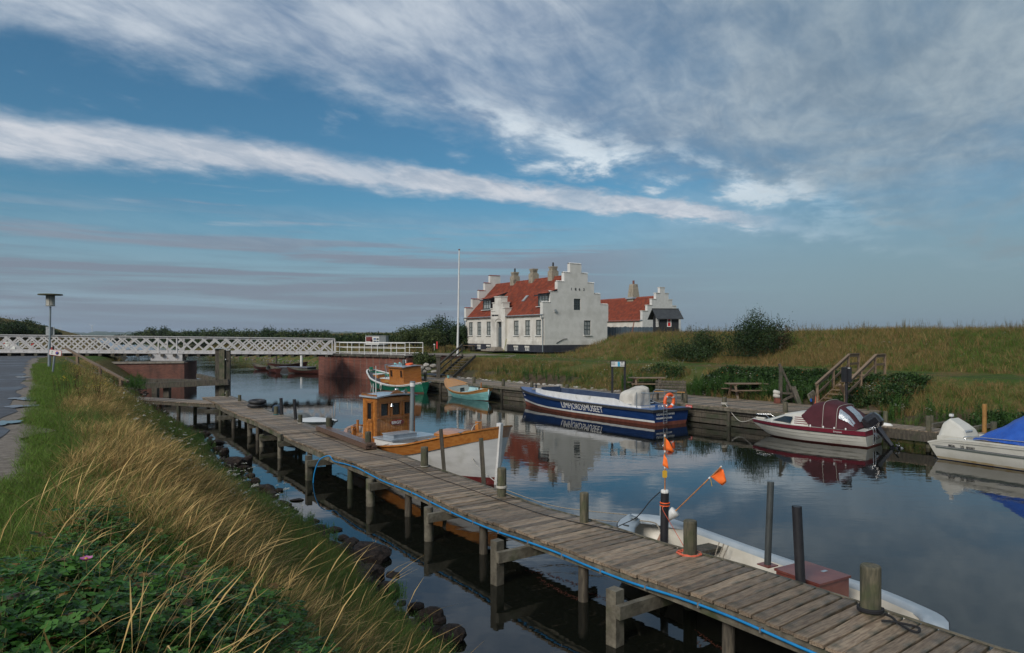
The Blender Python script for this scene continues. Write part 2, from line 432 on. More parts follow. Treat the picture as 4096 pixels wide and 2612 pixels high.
m_puddle = mat('puddle_water',(.04,.042,.045),.03,spec=1.0)
m_gravel = mat('path_gravel',(.12,.10,.08),.95,(.20,.17,.14),9,bump=.7,bscale=40,randoff=False)
m_rock = mat('dark_shore_rock',(.014,.010,.008),.75,(.042,.030,.024),4,spec=.2,bump=1.0,bscale=6,bdist=.05,rnd=.2)
m_rockpale = mat('pale_bank_stone',(.20,.185,.16),.85,(.36,.34,.31),3,bump=.8,bscale=8,rnd=.3)
m_yellow = mat('yellow_plastic',(.55,.33,.03),.5)
m_whitesign = mat('white_sign_face',(.62,.62,.60),.5)
m_signblue = mat('blue_sign_print',(.01,.08,.35),.5)
m_signred = mat('red_sign_print',(.5,.02,.02),.5)
m_text_w = mat('white_lettering',(.72,.72,.70),.5)
m_text_b = mat('black_lettering',(.02,.02,.022),.5)
m_curtain = mat('pale_curtain',(.36,.36,.33),.9)
m_bulb = mat('lantern_plastic',(.28,.28,.25),.4,(.36,.35,.31),6)
def brick_mat():
 m = bpy.data.materials.new('dark_red_brickwork'); m.use_nodes = True
 nt = m.node_tree; N,K = nt.nodes,nt.links; b = N['Principled BSDF']
 tc = N.new('ShaderNodeTexCoord'); sp = N.new('ShaderNodeSeparateXYZ'); K.new(tc.outputs['Object'],sp.inputs[0])
 ad = N.new('ShaderNodeMath'); ad.operation = 'ADD'; K.new(sp.outputs[0],ad.inputs[0]); K.new(sp.outputs[1],ad.inputs[1])
 cb = N.new('ShaderNodeCombineXYZ'); K.new(ad.outputs[0],cb.inputs[0]); K.new(sp.outputs[2],cb.inputs[1])
 br = N.new('ShaderNodeTexBrick'); K.new(cb.outputs[0],br.inputs[0])
 br.inputs['Color1'].default_value = (.16,.048,.032,1); br.inputs['Color2'].default_value = (.25,.08,.05,1)
 br.inputs['Mortar'].default_value = (.16,.12,.10,1); br.inputs['Scale'].default_value = 1.0
 br.inputs['Brick Width'].default_value = .24; br.inputs['Row Height'].default_value = .075; br.inputs['Mortar Size'].default_value = .010
 n = N.new('ShaderNodeTexNoise'); n.inputs['Scale'].default_value = .8; n.inputs['Detail'].default_value = 7
 mp = N.new('ShaderNodeMapping'); mp.inputs['Scale'].default_value = (2.6,2.6,.9); K.new(tc.outputs['Object'],mp.inputs[0]); K.new(mp.outputs[0],n.inputs['Vector'])
 r = N.new('ShaderNodeMapRange'); K.new(n.outputs['Fac'],r.inputs[0]); r.inputs[1].default_value = .50; r.inputs[2].default_value = .95
 mx = N.new('ShaderNodeMix'); mx.data_type = 'RGBA'; K.new(r.outputs[0],mx.inputs[0]); K.new(br.outputs[0],mx.inputs[6]); mx.inputs[7].default_value = (.045,.03,.025,1)
 K.new(mx.outputs[2],b.inputs['Base Color']); b.inputs['Roughness'].default_value = .85
 bp = N.new('ShaderNodeBump'); bp.inputs['Distance'].default_value = .02; K.new(br.outputs['Fac'],bp.inputs['Height']); bp.invert = True
 K.new(bp.outputs[0],b.inputs['Normal'])
 return m
m_brick = brick_mat()
def water_mat():
 m = bpy.data.materials.new('canal_water'); m.use_nodes = True
 nt = m.node_tree; N,K = nt.nodes,nt.links; b = N['Principled BSDF']
 b.inputs['Base Color'].default_value = (.006,.007,.005,1)
 b.inputs['Roughness'].default_value = .02; b.inputs['IOR'].default_value = 1.45
 b.inputs['Specular IOR Level'].default_value = .62
 geo = N.new('ShaderNodeNewGeometry')
 def noise(scale,det,stretch=(1,1,1),dist=0.0):
  mp = N.new('ShaderNodeMapping'); mp.inputs['Scale'].default_value = stretch; K.new(geo.outputs['Position'],mp.inputs[0])
  n = N.new('ShaderNodeTexNoise'); n.inputs['Scale'].default_value = scale; n.inputs['Detail'].default_value = det
  n.inputs['Distortion'].default_value = dist
  K.new(mp.outputs[0],n.inputs['Vector']); return n.outputs['Fac']
 a = noise(2.2,3,(.7,1.2,1)); c = noise(.12,3); e = noise(9.0,2,(.6,1.2,1))
 def M(op,x,y):
  n = N.new('ShaderNodeMath'); n.operation = op
  for i,v in enumerate((x,y)):
   if isinstance(v,(int,float)): n.inputs[i].default_value = v
   else: K.new(v,n.inputs[i])
  return n.outputs[0]
 patch = N.new('ShaderNodeMapRange'); K.new(c,patch.inputs[0]); patch.inputs[1].default_value = .42; patch.inputs[2].default_value = .62
 patch.inputs[3].default_value = .25; patch.inputs[4].default_value = 1.0
 # wind ripples get stronger out towards the fjord
 sp = N.new('ShaderNodeSeparateXYZ'); K.new(geo.outputs['Position'],sp.inputs[0])
 far = N.new('ShaderNodeMapRange'); K.new(sp.outputs[1],far.inputs[0]); far.inputs[1].default_value = 25; far.inputs[2].default_value = 120
 far.inputs[3].default_value = 1.0; far.inputs[4].default_value = 5.0
 h = M('ADD',M('MULTIPLY',a,.0062),M('MULTIPLY',e,.0008))
 h = M('MULTIPLY',M('MULTIPLY',h,patch.outputs[0]),far.outputs[0])
 bp = N.new('ShaderNodeBump'); bp.inputs['Strength'].default_value = .75; bp.inputs['Distance'].default_value = 1.0
 K.new(h,bp.inputs['Height']); K.new(bp.outputs[0],b.inputs['Normal'])
 return m
m_water = water_mat()
def ground_mat(name,g1,g2,d1,d2,dry_lo,dry_hi,soil=None):
 m = bpy.data.materials.new(name); m.use_nodes = True
 nt = m.node_tree; N,K = nt.nodes,nt.links; b = N['Principled BSDF']; b.inputs['Roughness'].default_value = .95
 b.inputs['Specular IOR Level'].default_value = .1
 geo = N.new('ShaderNodeNewGeometry')
 def noise(scale,det=6,rgh=.6):
  n = N.new('ShaderNodeTexNoise'); n.inputs['Scale'].default_value = scale; n.inputs['Detail'].default_value = det
  n.inputs['Roughness'].default_value = rgh; K.new(geo.outputs['Position'],n.inputs['Vector']); return n.outputs['Fac']
 def mr(x,lo,hi):
  n = N.new('ShaderNodeMapRange'); n.interpolation_type = 'SMOOTHSTEP'; K.new(x,n.inputs[0]); n.inputs[1].default_value = lo; n.inputs[2].default_value = hi; return n.outputs[0]
 def mx(f,a,c):
  n = N.new('ShaderNodeMix'); n.data_type = 'RGBA'
  for s_,v in ((n.inputs[0],f),(n.inputs[6],a),(n.inputs[7],c)):
   if hasattr(v,'is_output'): K.new(v,s_)
   else: s_.default_value = (*v,1)
  return n.outputs[2]
 fine = noise(6.0,8,.7)
 green = mx(mr(fine,.35,.65),g1,g2); dry = mx(mr(fine,.35,.65),d1,d2)
 cur = mx(mr(noise(.35,5),dry_lo,dry_hi),green,dry)
 at = N.new('ShaderNodeAttribute'); at.attribute_name = 'dry'
 cur = mx(at.outputs['Fac'],cur,dry)
 at2 = N.new('ShaderNodeAttribute'); at2.attribute_name = 'soil'
 cur = mx(at2.outputs['Fac'],cur,soil or (.06,.045,.035))
 K.new(cur,b.inputs['Base Color'])
 bp = N.new('ShaderNodeBump'); bp.inputs['Strength'].default_value = .8; bp.inputs['Distance'].default_value = .08
 K.new(noise(9,6),bp.inputs['Height']); K.new(bp.outputs[0],b.inputs['Normal'])
 return m
m_ground = ground_mat('bank_grass_ground',(.035,.07,.012),(.06,.10,.022),(.10,.07,.028),(.17,.12,.05),.42,.62)
# ================================================================ terrain
A_DIR,B_DIR,QO = Vector((-.62,.785,0)),Vector((.785,.62,0)),Vector((8.6,32.0,0))
def AB(a,b,z=0.0):
 "quay coordinates: a along the quay towards the bridge, b inland"
 return QO + A_DIR * a + B_DIR * b + Vector((0,0,z))
def sst(x,lo,hi):
 t = np.clip((x - lo) / (hi - lo),0,1); return t * t * (3 - 2 * t)
def vnoise(x,y,seed=0,octs=4):
 out = np.zeros_like(x,dtype=float); amp = 1.0; tot = 0
 r = np.random.default_rng(seed)
 for o in range(octs):
  for k in range(4):
   th = r.uniform(0,6.28); ph = r.uniform(0,6.28); fr = (2 ** o) * r.uniform(.7,1.4)
   out += amp * .5 * np.sin((x * math.cos(th) + y * math.sin(th)) * fr + ph)
  tot += amp; amp *= .5
 return out / tot / 1.6
# ---- left bank, a strip swept along the shoreline
LSHORE = [(16,-18),(8.4,-6),(4.6,0),(1.9,4.4),(-.86,8.97),(-2.03,10.7),(-2.5,12.0),(-3.35,13.4),(-4.3,14.6),(-5.6,16.4),(-7.3,18.9),
          (-9.9,23.6),(-12.5,28),(-17.2,34.5),(-19.2,38),(-23.5,44.5),(-27.5,52),(-29.5,58),(-33,66),(-62,110),(-114,187),(-369,590),(-1400,2100)]
NL = Vector((-.855,-.52,0))
def lshore_at(s):
 i = int(s); i = min(i,len(LSHORE) - 2); f = s - i
 return (LSHORE[i][0] * (1 - f) + LSHORE[i + 1][0] * f,LSHORE[i][1] * (1 - f) + LSHORE[i + 1][1] * f)
_LS = np.array(LSHORE)
def shore_dist(x,y,P=_LS,n=(-.855,-.52)):
 "signed offset of points from the shore polyline, measured along the inland direction"
 x = np.asarray(x,float); y = np.asarray(y,float)
 t = np.array([-n[1],n[0]])                       # along
 al = P[:,0] * t[0] + P[:,1] * t[1]; dn = P[:,0] * n[0] + P[:,1] * n[1]
 o = np.argsort(al)
 return (x * n[0] + y * n[1]) - np.interp(x * t[0] + y * t[1],al[o],dn[o])
def zl(x,y):
 d = shore_dist(x,y)
 wob = vnoise(x,y,3) * .25
 dd = d + wob * np.clip(d,0,1)
 prof = np.interp(dd,[-3,-.6,0,.4,1.2,2.4,3.4,4.2,5.2,400],[-1.6,-.5,-.05,.14,.5,1.32,1.98,2.24,2.3,2.3])
 far = sst(y,62,90)
 prof = prof * (1 - far) + far * np.interp(d,[-3,0,3,10,30,60,400],[-1.5,-.05,.8,1.6,2.0,2.2,2.4])
 hill = 5.2 * np.exp(-(((x + 108) / 34) ** 2 + ((y - 128) / 26) ** 2))
 hill += 7.5 * np.exp(-(((x + 150) / 40) ** 2 + ((y - 120) / 40) ** 2))
 nz = vnoise(x * .9,y * .9,5) * .07 * np.clip(d,0,1) * (1 - .8 * sst(d,4.6,5.4))
 return prof + hill + nz
def terrain_mesh(name,X,Y,Z,attrs,m):
 n0,n1 = X.shape
 me = bpy.data.meshes.new(name)
 vs = np.stack([X,Y,Z],-1).reshape(-1,3)
 idx = np.arange(n0 * n1).reshape(n0,n1)
 fs = np.stack([idx[:-1,:-1],idx[1:,:-1],idx[1:,1:],idx[:-1,1:]],-1).reshape(-1,4)
 me.from_pydata(vs.tolist(),[],fs.tolist())
 for k,v in attrs.items():
  at = me.attributes.new(k,'FLOAT','POINT'); at.data.foreach_set('value',v.reshape(-1).astype(np.float32))
 me.polygons.foreach_set('use_smooth',[True] * len(fs)); me.materials.append(m); me.update()
 o = bpy.data.objects.new(name,me); COL.objects.link(o)
 return o
_ss = []
for i in range(len(LSHORE) - 1):
 L = math.dist(LSHORE[i],LSHORE[i + 1]); k = max(2,min(60,int(L / .45) if LSHORE[i][1] < 60 else int(L / 6)))
 _ss += [i + j / k for j in range(k)]
_ss.append(len(LSHORE) - 1)
SP = np.array([lshore_at(s) for s in _ss])
DD = np.array([-3,-1.5,-.7,-.3,0,.2,.4,.7,1.0,1.4,1.8,2.2,2.6,3.0,3.4,3.8,4.2,4.6,5.0,5.4,5.8,6.4,7.2,8.5,10,13,17,22,30,40,55,70,90,110,130,150,180,230,300,500,900,1600])
X = SP[:,0][:,None] + NL.x * DD[None,:]; Y = SP[:,1][:,None] + NL.y * DD[None,:]
Z = zl(X,Y)
D_ = shore_dist(X,Y)
dry = np.clip(sst(D_,.8,2.0) * (1 - sst(D_,3.2,4.0)) * .8 + sst(Y,62,90) * .75,0,1)
o = terrain_mesh('left_bank_ground',X,Y,Z,{'dry': dry,'soil': (1 - sst(D_,0,.8)) * .7},m_ground); tag(o,kind='structure')
# ---- right bank in quay coordinates
def bshore(a):
 return np.interp(a,[-40,27,30,36,45,60,69,114,306,700,2500],[.3,.3,1.6,4.8,5.6,7.5,10.7,12.6,36,90,300])
def zr_ab(a,b):
 b = b - np.where(a > 27,bshore(a),0.0) * 1.0
 quay = np.interp(b,[-4,.2,.35,3.0,3.6,4.6,6.0,7.6,9.0,10.5,13,16,40,200,1500],[-1.5,-1.2,.25,.35,.62,.95,1.4,1.82,2.02,2.08,2.12,2.2,2.35,2.3,1.5])
 wide = np.interp(b,[-4,.2,.35,3.9,4.5,5.4,6.8,8.2,9.2,10.6,13,16,40,200,1500],[-1.5,-1.2,.25,.35,.62,.95,1.4,1.85,2.02,2.08,2.12,2.2,2.35,2.3,1.5])
 low = np.interp(b,[-4,.6,1.8,2.6,3.6,5.0,6.6,8.0,9.2,10.5,13,16,40,200,1500],[-1.5,-1.0,-.1,.25,.40,.60,1.15,1.75,2.02,2.08,2.12,2.2,2.35,2.3,1.5])
 open_ = np.interp(b,[-4,-.6,0,.8,2.0,4,8,16,40,200,1500],[-1.5,-.5,-.05,.35,.9,1.5,2.1,2.25,2.35,2.2,1.5])
 t1 = sst(a,27,29); t0 = 1 - sst(a,-6.6,-5.6); tw = sst(a,-5.6,-5.0) * (1 - sst(a,6.0,8.0))
 z = quay * (1 - tw) + wide * tw
 z = z * (1 - t0) + low * t0
 z = z * (1 - t1) + open_ * t1
 ae = 17.5 + .72 * np.clip(b - 13,0,14)
 m = (1 - sst(a - ae,0,8.5)) * sst(b,12.6,20.5) * (1 - sst(b,32,52))
 z = z + 1.72 * m
 z = z + .55 * (1 - sst(a,-2,18)) * sst(b,16,22) * (1 - sst(b,26,36)) * .4
 # a dune-like ridge carrying the thickets beyond the bridge
 rg = sst(a,58,85) * (1 - sst(a,330,600)) * sst(b,16,30) * (1 - sst(b,60,120))
 z = z + 2.2 * rg
 return z
def ab_of(x,y):
 dx,dy = np.asarray(x) - QO.x,np.asarray(y) - QO.y
 return dx * A_DIR.x + dy * A_DIR.y,dx * B_DIR.x + dy * B_DIR.y
def zr(x,y):
 a,b = ab_of(x,y)
 return zr_ab(a,b) + vnoise(np.asarray(x) * .7,np.asarray(y) * .7,9) * .09 * sst(b,3.2,6) * (1 - .6 * sst(b,9,10) * (1 - sst(b,12.5,14)))
def zr1(x,y): return float(zr(np.array([x]),np.array([y]))[0])
def zl1(x,y): return float(zl(np.array([x]),np.array([y]))[0])
aa = np.concatenate([np.arange(-40,48,.5),np.arange(48,120,2),np.arange(120,400,8),np.arange(400,2600,60)])
bb = np.concatenate([[-4,-2,-1,-.6,0,.2,.35,.6],np.arange(1,16,.45),np.arange(16,46,.8),np.arange(46,140,5),np.arange(140,1500,60)])
Aq,Bq = np.meshgrid(aa,bb,indexing='ij')
Bs = Bq + np.where(Aq > 27,bshore(Aq),0.0)
X = QO.x + A_DIR.x * Aq + B_DIR.x * Bs; Y = QO.y + A_DIR.y * Aq + B_DIR.y * Bs
Z = zr(X,Y)
dryr = .35 + .4 * sst(Bq,12.5,15) - .6 * sst(Bq,8.6,9.2) * (1 - sst(Bq,12.6,13.6)) - .5 * sst(Aq,22,27)
track = np.exp(-((Bq - 10.4) / .25) ** 2) + np.exp(-((Bq - 11.9) / .25) ** 2)
soil = np.clip(.75 * sst(Bq,2.5,3.2) * (1 - sst(Bq,5.0,7.0)) + .45 * track * (Aq < 27),0,1)
o = terrain_mesh('right_bank_ground',X,Y,Z,{'dry': np.clip(dryr,0,1),'soil': soil},m_ground); tag(o,kind='structure')
# ---- water and the far shore
mb = MB(); rows = []
for y in (-60,-10,15,40,80,160,400,1200,4000,9000):
 rows.append([(x,y,0) for x in (-9000,-4000,-1200,-300,-60,0,60,300,1200,4000,9000)])
mb.grid(rows,sm=False); w = mb.build('canal_water',m_water); tag(w,kind='structure')
mb = MB(); mb.grid([[(x,y,-1.7) for x in (-9000,0,9000)] for y in (-60,0,9000)],sm=False)
w = mb.build('seabed',mat('canal_mud',(.03,.025,.018),.9)); tag(w,kind='structure')
m_farland = ground_mat('far_shore_fields',(.045,.075,.03),(.06,.09,.035),(.20,.16,.08),(.28,.22,.11),.46,.54)
m_farwood = mat('far_woodland',(.03,.05,.025),.95,(.05,.075,.035),.01,randoff=False)
def far_hills(name,y0,y1,x0,x1,hmax,seed,m,step=60):
 xs = np.arange(x0,x1,step); ys = np.linspace(y0,y1,10)
 Xf,Yf = np.meshgrid(xs,ys,indexing='ij')
 e = np.sin(np.clip((Yf - y0) / (y1 - y0),0,1) * math.pi) ** .7
 h = (vnoise(Xf / 900,Yf / 900,seed,5) * .5 + .55) * hmax * e * sst(Xf,x0,x0 + 500) * (1 - sst(Xf,x1 - 900,x1))
 o = terrain_mesh(name,Xf,Yf,h - .5,{'dry': np.clip(vnoise(Xf / 200,Yf / 150,seed + 1) * 2 + .3,0,1),'soil': np.zeros_like(h)},m); tag(o,kind='structure')
far_hills('far_shore_hills',4200,6200,-4600,600,46,21,m_farland)
far_hills('far_shore_low_land',3300,3900,-4200,-200,14,33,m_farland)
# dark tree rows on the far shore
mb = MB()
for k in range(150):
 x = -3700 + 3700 * rng.random(); y = 3350 + 1500 * rng.random()
 L = 60 + 160 * rng.random(); h = 7 + 9 * rng.random()
 zz = 4 if y < 3900 else 14
 rows = []
 n = 8
 for i in range(n + 1):
  t = i / n; hh = h * (math.sin(t * math.pi) ** .4) * (.75 + .4 * rng.random())
  rows.append([(x + L * (t - .5),y - 12,zz - 10),(x + L * (t - .5),y - 6,zz + hh * .8),(x + L * (t - .5),y,zz + hh),(x + L * (t - .5),y + 12,zz - 10)])
 mb.grid(rows)
o = mb.build('far_shore_woodland',m_farwood,kind='stuff'); tag(o,'dark tree rows on the far shore of the fjord','woodland')
# ---- the air: thin even haze round the whole scene
hz = MB().box((0,4500,63),(18400,9400,134)).build('haze',bpy.data.materials.new('thin_haze')); tag(hz,kind='stuff')
_m = hz.data.materials[0]; _m.use_nodes = True; _m.node_tree.nodes.remove(_m.node_tree.nodes['Principled BSDF'])
_v = _m.node_tree.nodes.new('ShaderNodeVolumePrincipled'); _v.inputs['Color'].default_value = (.72,.84,1.0,1); _v.inputs['Density'].default_value = .00011; _v.inputs['Anisotropy'].default_value = .2
_m.node_tree.links.new(_v.outputs[0],_m.node_tree.nodes['Material Output'].inputs['Volume'])
# ---- path with ragged verge, puddles
mb = MB(); rowsA = []; rowsG = []
_ri = np.random.default_rng(4)
for i,yv in enumerate(np.concatenate([np.arange(-8,30,.5),np.arange(30,60,1.0)])):
 xe = float(np.interp(yv,[-8,-2,4,8.4,16.2,25.2,35,46,52,58,64],[-8,-6.4,-5.9,-6.3,-11.6,-17.6,-24.4,-31.8,-35.6,-38.5,-41.5])) + .12 * math.sin(yv * 1.7) + .05 * _ri.standard_normal()
 def zz(x): return 2.312 + .0008 * (xe - x)
 rowsA.append([(xe - w_,yv,2.318 + (.012 if 0 < w_ < 7 else 0)) for w_ in (0,.25,1,2,3.5,5,6.6,7.0)])
 rowsG.append([(xe + .55 + .12 * _ri.standard_normal(),yv,2.306),(xe - .4,yv,2.310)])
o = MB().grid(rowsG).build('gravel_verge',m_gravel); tag(o,kind='structure')
o = MB().grid(rowsA).build('path',m_asphalt); tag(o,kind='structure')
def puddle(px,py,rx,ry,seed):
 c = WP(px,py,2.335); r = np.random.default_rng(seed); n = 28
 ph = r.uniform(0,6.28,6)
 P = []
 for j in range(n):
  g = 2 * math.pi * j / n
  k = 1 + .25 * math.sin(2 * g + ph[0]) + .2 * math.sin(3 * g + ph[1]) + .13 * math.sin(5 * g + ph[2]) + .1 * math.sin(9 * g + ph[3])
  P.append((rx * k * math.cos(g),ry * k * math.sin(g),0))
 mb = MB(); mb.add([(0,0,0)] + P,[(0,1 + j,1 + (j + 1) % n) for j in range(n)])
 o = mb.build('puddle',m_puddle,loc=c); o.rotation_euler = (0,0,R(35)); o.location.z = 2.337; tag(o,kind='structure')
puddle(102,1594,.30,.55,1); puddle(82,1624,.28,.38,2); puddle(24,1690,.2,.4,3); puddle(88,1508,.24,.5,6)
# gravel yard by the house
mb = MB()
pts = [AB(a,b + float(bshore(np.array([a]))[0]) * (a > 27)) for a,b in ((26.5,9.6),(34,6.5),(44,5.0),(45,8),(38,9.5),(30,11.5))]
mb.add([(p.x,p.y,zr1(p.x,p.y) + .03) for p in pts],[tuple(range(len(pts)))])
o = mb.build('gravel_yard',m_gravel); tag(o,kind='structure')
# ================================================================ the boardwalk jetty
DECK = .78
JL = [Vector(p) for p in ((-16.1,36.35,0),(-11.9,29.8,0),(-7.78,23.3,0),(-4.9,18.9,0),(-2.62,15.6,0),(-.05,11.75,0),(1.75,9.25,0),(3.34,7.17,0),(5.7,4.1,0))]
def jl_at(dist):
 d = dist
 for i in range(len(JL) - 1):
  L = (JL[i + 1] - JL[i]).length
  if d <= L or i == len(JL) - 2:
   t = (JL[i + 1] - JL[i]).normalized(); return JL[i] + t * d,t
  d -= L
JLEN = sum((JL[i + 1] - JL[i]).length for i in range(len(JL) - 1))
def jdir(dist):
 p,t = jl_at(dist); _,t1 = jl_at(max(0,dist - 1.2)); _,t2 = jl_at(min(JLEN - .01,dist + 1.2))
 t = (t + t1 + t2).normalized(); return p,t,Vector((-t.y,t.x,0)) * 1.0
def jsag(dist): return .035 * math.sin(dist * .62) + .02 * math.sin(dist * 1.7 + 1)
JW = 1.42
jetty = thing('jetty',(-.05,11.75,0),'long narrow boardwalk jetty of grey planks running along the near side of the canal','jetty')
def plank_mesh(name,L,W,T,m,seed=0):
 r = np.random.default_rng(seed); mb = MB(); rows = []
 for i in range(4):
  x = -L / 2 + L * i / 3; e = .004 * r.standard_normal(); zz = .003 * r.standard_normal()
  w2 = W / 2 + e
  rows.append([(x,-w2,-T / 2),(x,-w2,T / 2 - .006 + zz),(x,-w2 + .006,T / 2 + zz),(x,w2 - .006,T / 2 + zz),(x,w2,T / 2 - .006 + zz),(x,w2,-T / 2)])
 mb.grid(rows,sm=False,closed=True)
 n = len(rows[0]); mb.add(rows[0],[tuple(range(n))]); mb.add(rows[-1],[tuple(reversed(range(n)))])
 o = mb.build(name,m); me = o.data; bpy.data.objects.remove(o); return me
PL = [plank_mesh('deck_plank',JW,.158,.045,m_deckwood,k) for k in range(5)]
def put_mesh(me,name,loc,rot,parent,scale=(1,1,1)):
 o = bpy.data.objects.new(name,me); COL.objects.link(o)
 o.location = Vector(loc) - Vector(parent.location) if parent is not None else loc
 o.rotation_euler = rot; o.scale = scale; o.parent = parent
 return o
d = .05; k = 0
while d < JLEN:
 p,t,_ = jdir(d); nrm = Vector((-t.y,t.x,0))
 if nrm.x < 0: nrm = -nrm
 c = p + nrm * (JW / 2 + random.uniform(-.012,.012)); a = math.atan2(nrm.y,nrm.x)
 sc_ = random.uniform(.94,1.03)
 put_mesh(random.choice(PL),'plank',(c.x,c.y,DECK - .0225 + jsag(d) + random.uniform(-.004,.004)),(random.uniform(-.012,.012),random.uniform(-.006,.006),a + random.uniform(-.008,.008)),jetty,(1 + random.uniform(-.008,.008),sc_,1))
 d += .174; k += 1
def jpt(dist,off,z):
 p,t,_ = jdir(dist); nrm = Vector((-t.y,t.x,0))
 if nrm.x < 0: nrm = -nrm
 return Vector((p.x + nrm.x * off,p.y + nrm.y * off,z))
d = 0
while d < JLEN - .1:                                   # stringers
 e = min(d + 3.0,JLEN)
 for off in (.07,JW / 2,JW - .07):
  MB().bar(jpt(d,off,DECK - .13 + jsag(d)),jpt(e,off,DECK - .13 + jsag(e)),.07,.17).build('stringer',m_beamwood,jetty,world=True)
 d = e
mb = MB()                                              # thin kerb strip on the water side
for i in range(int(JLEN / 1.5)):
 d = i * 1.5
 mb.bar(jpt(d,JW - .012,DECK + .006 + jsag(d)),jpt(d + 1.5,JW - .012,DECK + .006 + jsag(d + 1.5)),.024,.02)
mb.build('edge_strip',m_beamwood,jetty,world=True)
def jdist_near(x,y):
 best = min((((jl_at(i * .1)[0].x - x) ** 2 + (jl_at(i * .1)[0].y - y) ** 2),i * .1) for i in range(int(JLEN * 10)))
 return best[1]
def pile(mb,base,top,r,n=12,sides=None,mi=0,jit=.0):
 pts = [Vector(base).lerp(Vector(top),t) for t in (0,.3,.6,.85,1)]
 mb.tube(pts,[r * 1.05,r * 1.02,r,r * .98,r * .97],n=sides or n,mi=mi,caps=True,sm=sides is None)
# outer support posts: photo pixel of the waterline, top pixel, diameter (px), square?
SUP = [(999,1743,1690,20,0),(1047,1787,1738,20,0),(1119,1832,1736,18,0),(1235,1920,1822,26,1),(1481,2023,1915,36,0),(1714,2162,2028,38,0),(1989,2336,2160,47,1),(2460,2578,2355,62,1)]
for px,pw,pt_,dpx,sq in SUP:
 b = WP(px,pw,0); r = dpx / F * b.y / 2
 top = WD(px + random.uniform(-4,2),pt_,b.y)
 mb = MB()
 if sq:
  _,t,_ = jdir(jdist_near(b.x,b.y)); M = Matrix.Rotation(math.atan2(t.y,t.x) + .1,3,'Z')
  mb.box((b.x,b.y,(top.z - 1.4) / 2),(2 * r * .82,2 * r * .82,top.z + 1.4),rot=M)
 else: pile(mb,(b.x + .02,b.y,-1.4),(b.x,b.y,top.z),r)
 mb.build('support_post',m_beamwood,jetty,world=True)
 dd = jdist_near(b.x,b.y)
 ins = jpt(dd,0,0); nrm = (jpt(dd,1,0) - ins)
 st = Vector((b.x,b.y,0)) + nrm * .02 + (jdir(dd)[1] * (r + .05))
 zc = min(top.z - .13,DECK - .30)
 MB().bar(st + Vector((0,0,zc)) - nrm * .12,jpt(dd,JW + .1,zc) + jdir(dd)[1] * (r + .05),.09,.17).build('cross_beam',m_beamwood,jetty,world=True)
for dd in (1.2,4.4,7.4):                             # far trestles without outer posts
 MB().bar(jpt(dd,-.55,DECK - .30),jpt(dd,JW + .1,DECK - .30),.10,.17).build('cross_beam',m_beamwood,jetty,world=True)
 for off in (.12,JW - .15):
  mb = MB(); pile(mb,jpt(dd,off,-1.3),jpt(dd,off,DECK - .22),.085); mb.build('support_post',m_oldwood,jetty,world=True)
for dd in (11.5,14.8,18.2,21.6,25.0,28.2,31.0,33.6,36.4):
 mb = MB(); pile(mb,jpt(dd,.22,-1.3),jpt(dd,.22,DECK - .22),.08); mb.build('support_post',m_oldwood,jetty,world=True)
# mooring posts standing through the water-side edge: centre px, base py, top py, width px, what sets it apart
MPOST = [(905,1589,1563,13,'squat round mooring post at the far corner of the jetty, nearest the big timber dolphin'),
         (955,1608,1580,13,'small round mooring post near the far end of the jetty, left of the two tyres'),
         (1100,1660,1626,17,'round mooring post with a blue line at its foot, right of the two tyres'),
         (1197,1694,1659,17,'round mooring post in front of the small white motorboat, a pale rope round its foot'),
         (1310,1726,1671,24,'stout mossy mooring post at the upper end of the brown plank stack'),
         (1467,1792,1727,25,'round mooring post at the lower end of the plank stack, beside the white cutter'),
         (1692,1872,1788,30,'green-tinged mooring post with crossed white line at its foot, in front of the white hull'),
         (2001,1979,1872,37,'mossy mooring post with several turns of pale rope, just right of the white bow'),
         (2332,2092,1971,36,'grey grained mooring post standing alone between the white bow and the open white dinghy'),
         (2756,2225,2083,54,'thick green mooring post with salmon-coloured rope coiled at its foot'),
         (3482,2462,2264,78,'thickest and nearest mooring post, black rope tied round its foot')]
POSTS = []
for px,pb,pt_,wpx,lab in MPOST:
 c = WP(px,pb,DECK); r = wpx / F * c.y / 2; c.y += r * .6; c.x += r * .3
 top = EYE - (pt_ - CY) / F * (c.y - r * .3)
 th = thing('mooring_post',(c.x,c.y,-1.3),lab,'mooring post',group='mooring posts along the water side of the jetty')
 mb = MB(); rr = np.random.default_rng(int(px)); n = 16; rows = []
 ph = rr.uniform(0,6.28,3)
 for z in (-1.3,-.2,.3,DECK,DECK + .3 * (top - DECK),top - .035,top - .008,top):
  sc_ = 1.0 if z < top - .02 else (.97 if z < top - .001 else .86)
  rows.append([(c.x + r * sc_ * (1 + .025 * math.sin(3 * g + ph[0]) + .015 * math.sin(7 * g + ph[1])) * math.cos(g),c.y + r * sc_ * (1 + .025 * math.sin(3 * g + ph[0])) * math.sin(g),z) for g in [2 * math.pi * j / n for j in range(n)]])
 mb.grid(rows,sm=True,closed=True); mb.add(rows[-1],[tuple(range(n))])
 mb.build('post',m_postwood,th,world=True)
 POSTS.append((c,r,top,th))
def rope_coil(name,i,z,turns,m,rr,label=None,spread=.0,seed=0):
 c,r,top,th = POSTS[i]; rn = np.random.default_rng(seed + i); pts = []
 for k in range(int(turns * 18)):
  g = k / 18 * 2 * math.pi; q = r + rr + spread * rn.random() * .7 + spread * (k / (turns * 18)) * .4
  pts.append((c.x + q * math.cos(g),c.y + q * math.sin(g),z + rr + (rr * .9 * (k / 18) if spread < .03 else .008 * rn.random() + rr * .5 * (k / 18))))
 o = MB().tube(pts,rr,n=6).build(name,m,world=True); tag(o,label,'rope'); return o
rope_coil('rope',9,DECK,5,m_pinkrope,.009,'salmon rope coiled loosely round the foot of the thick green post',.09)
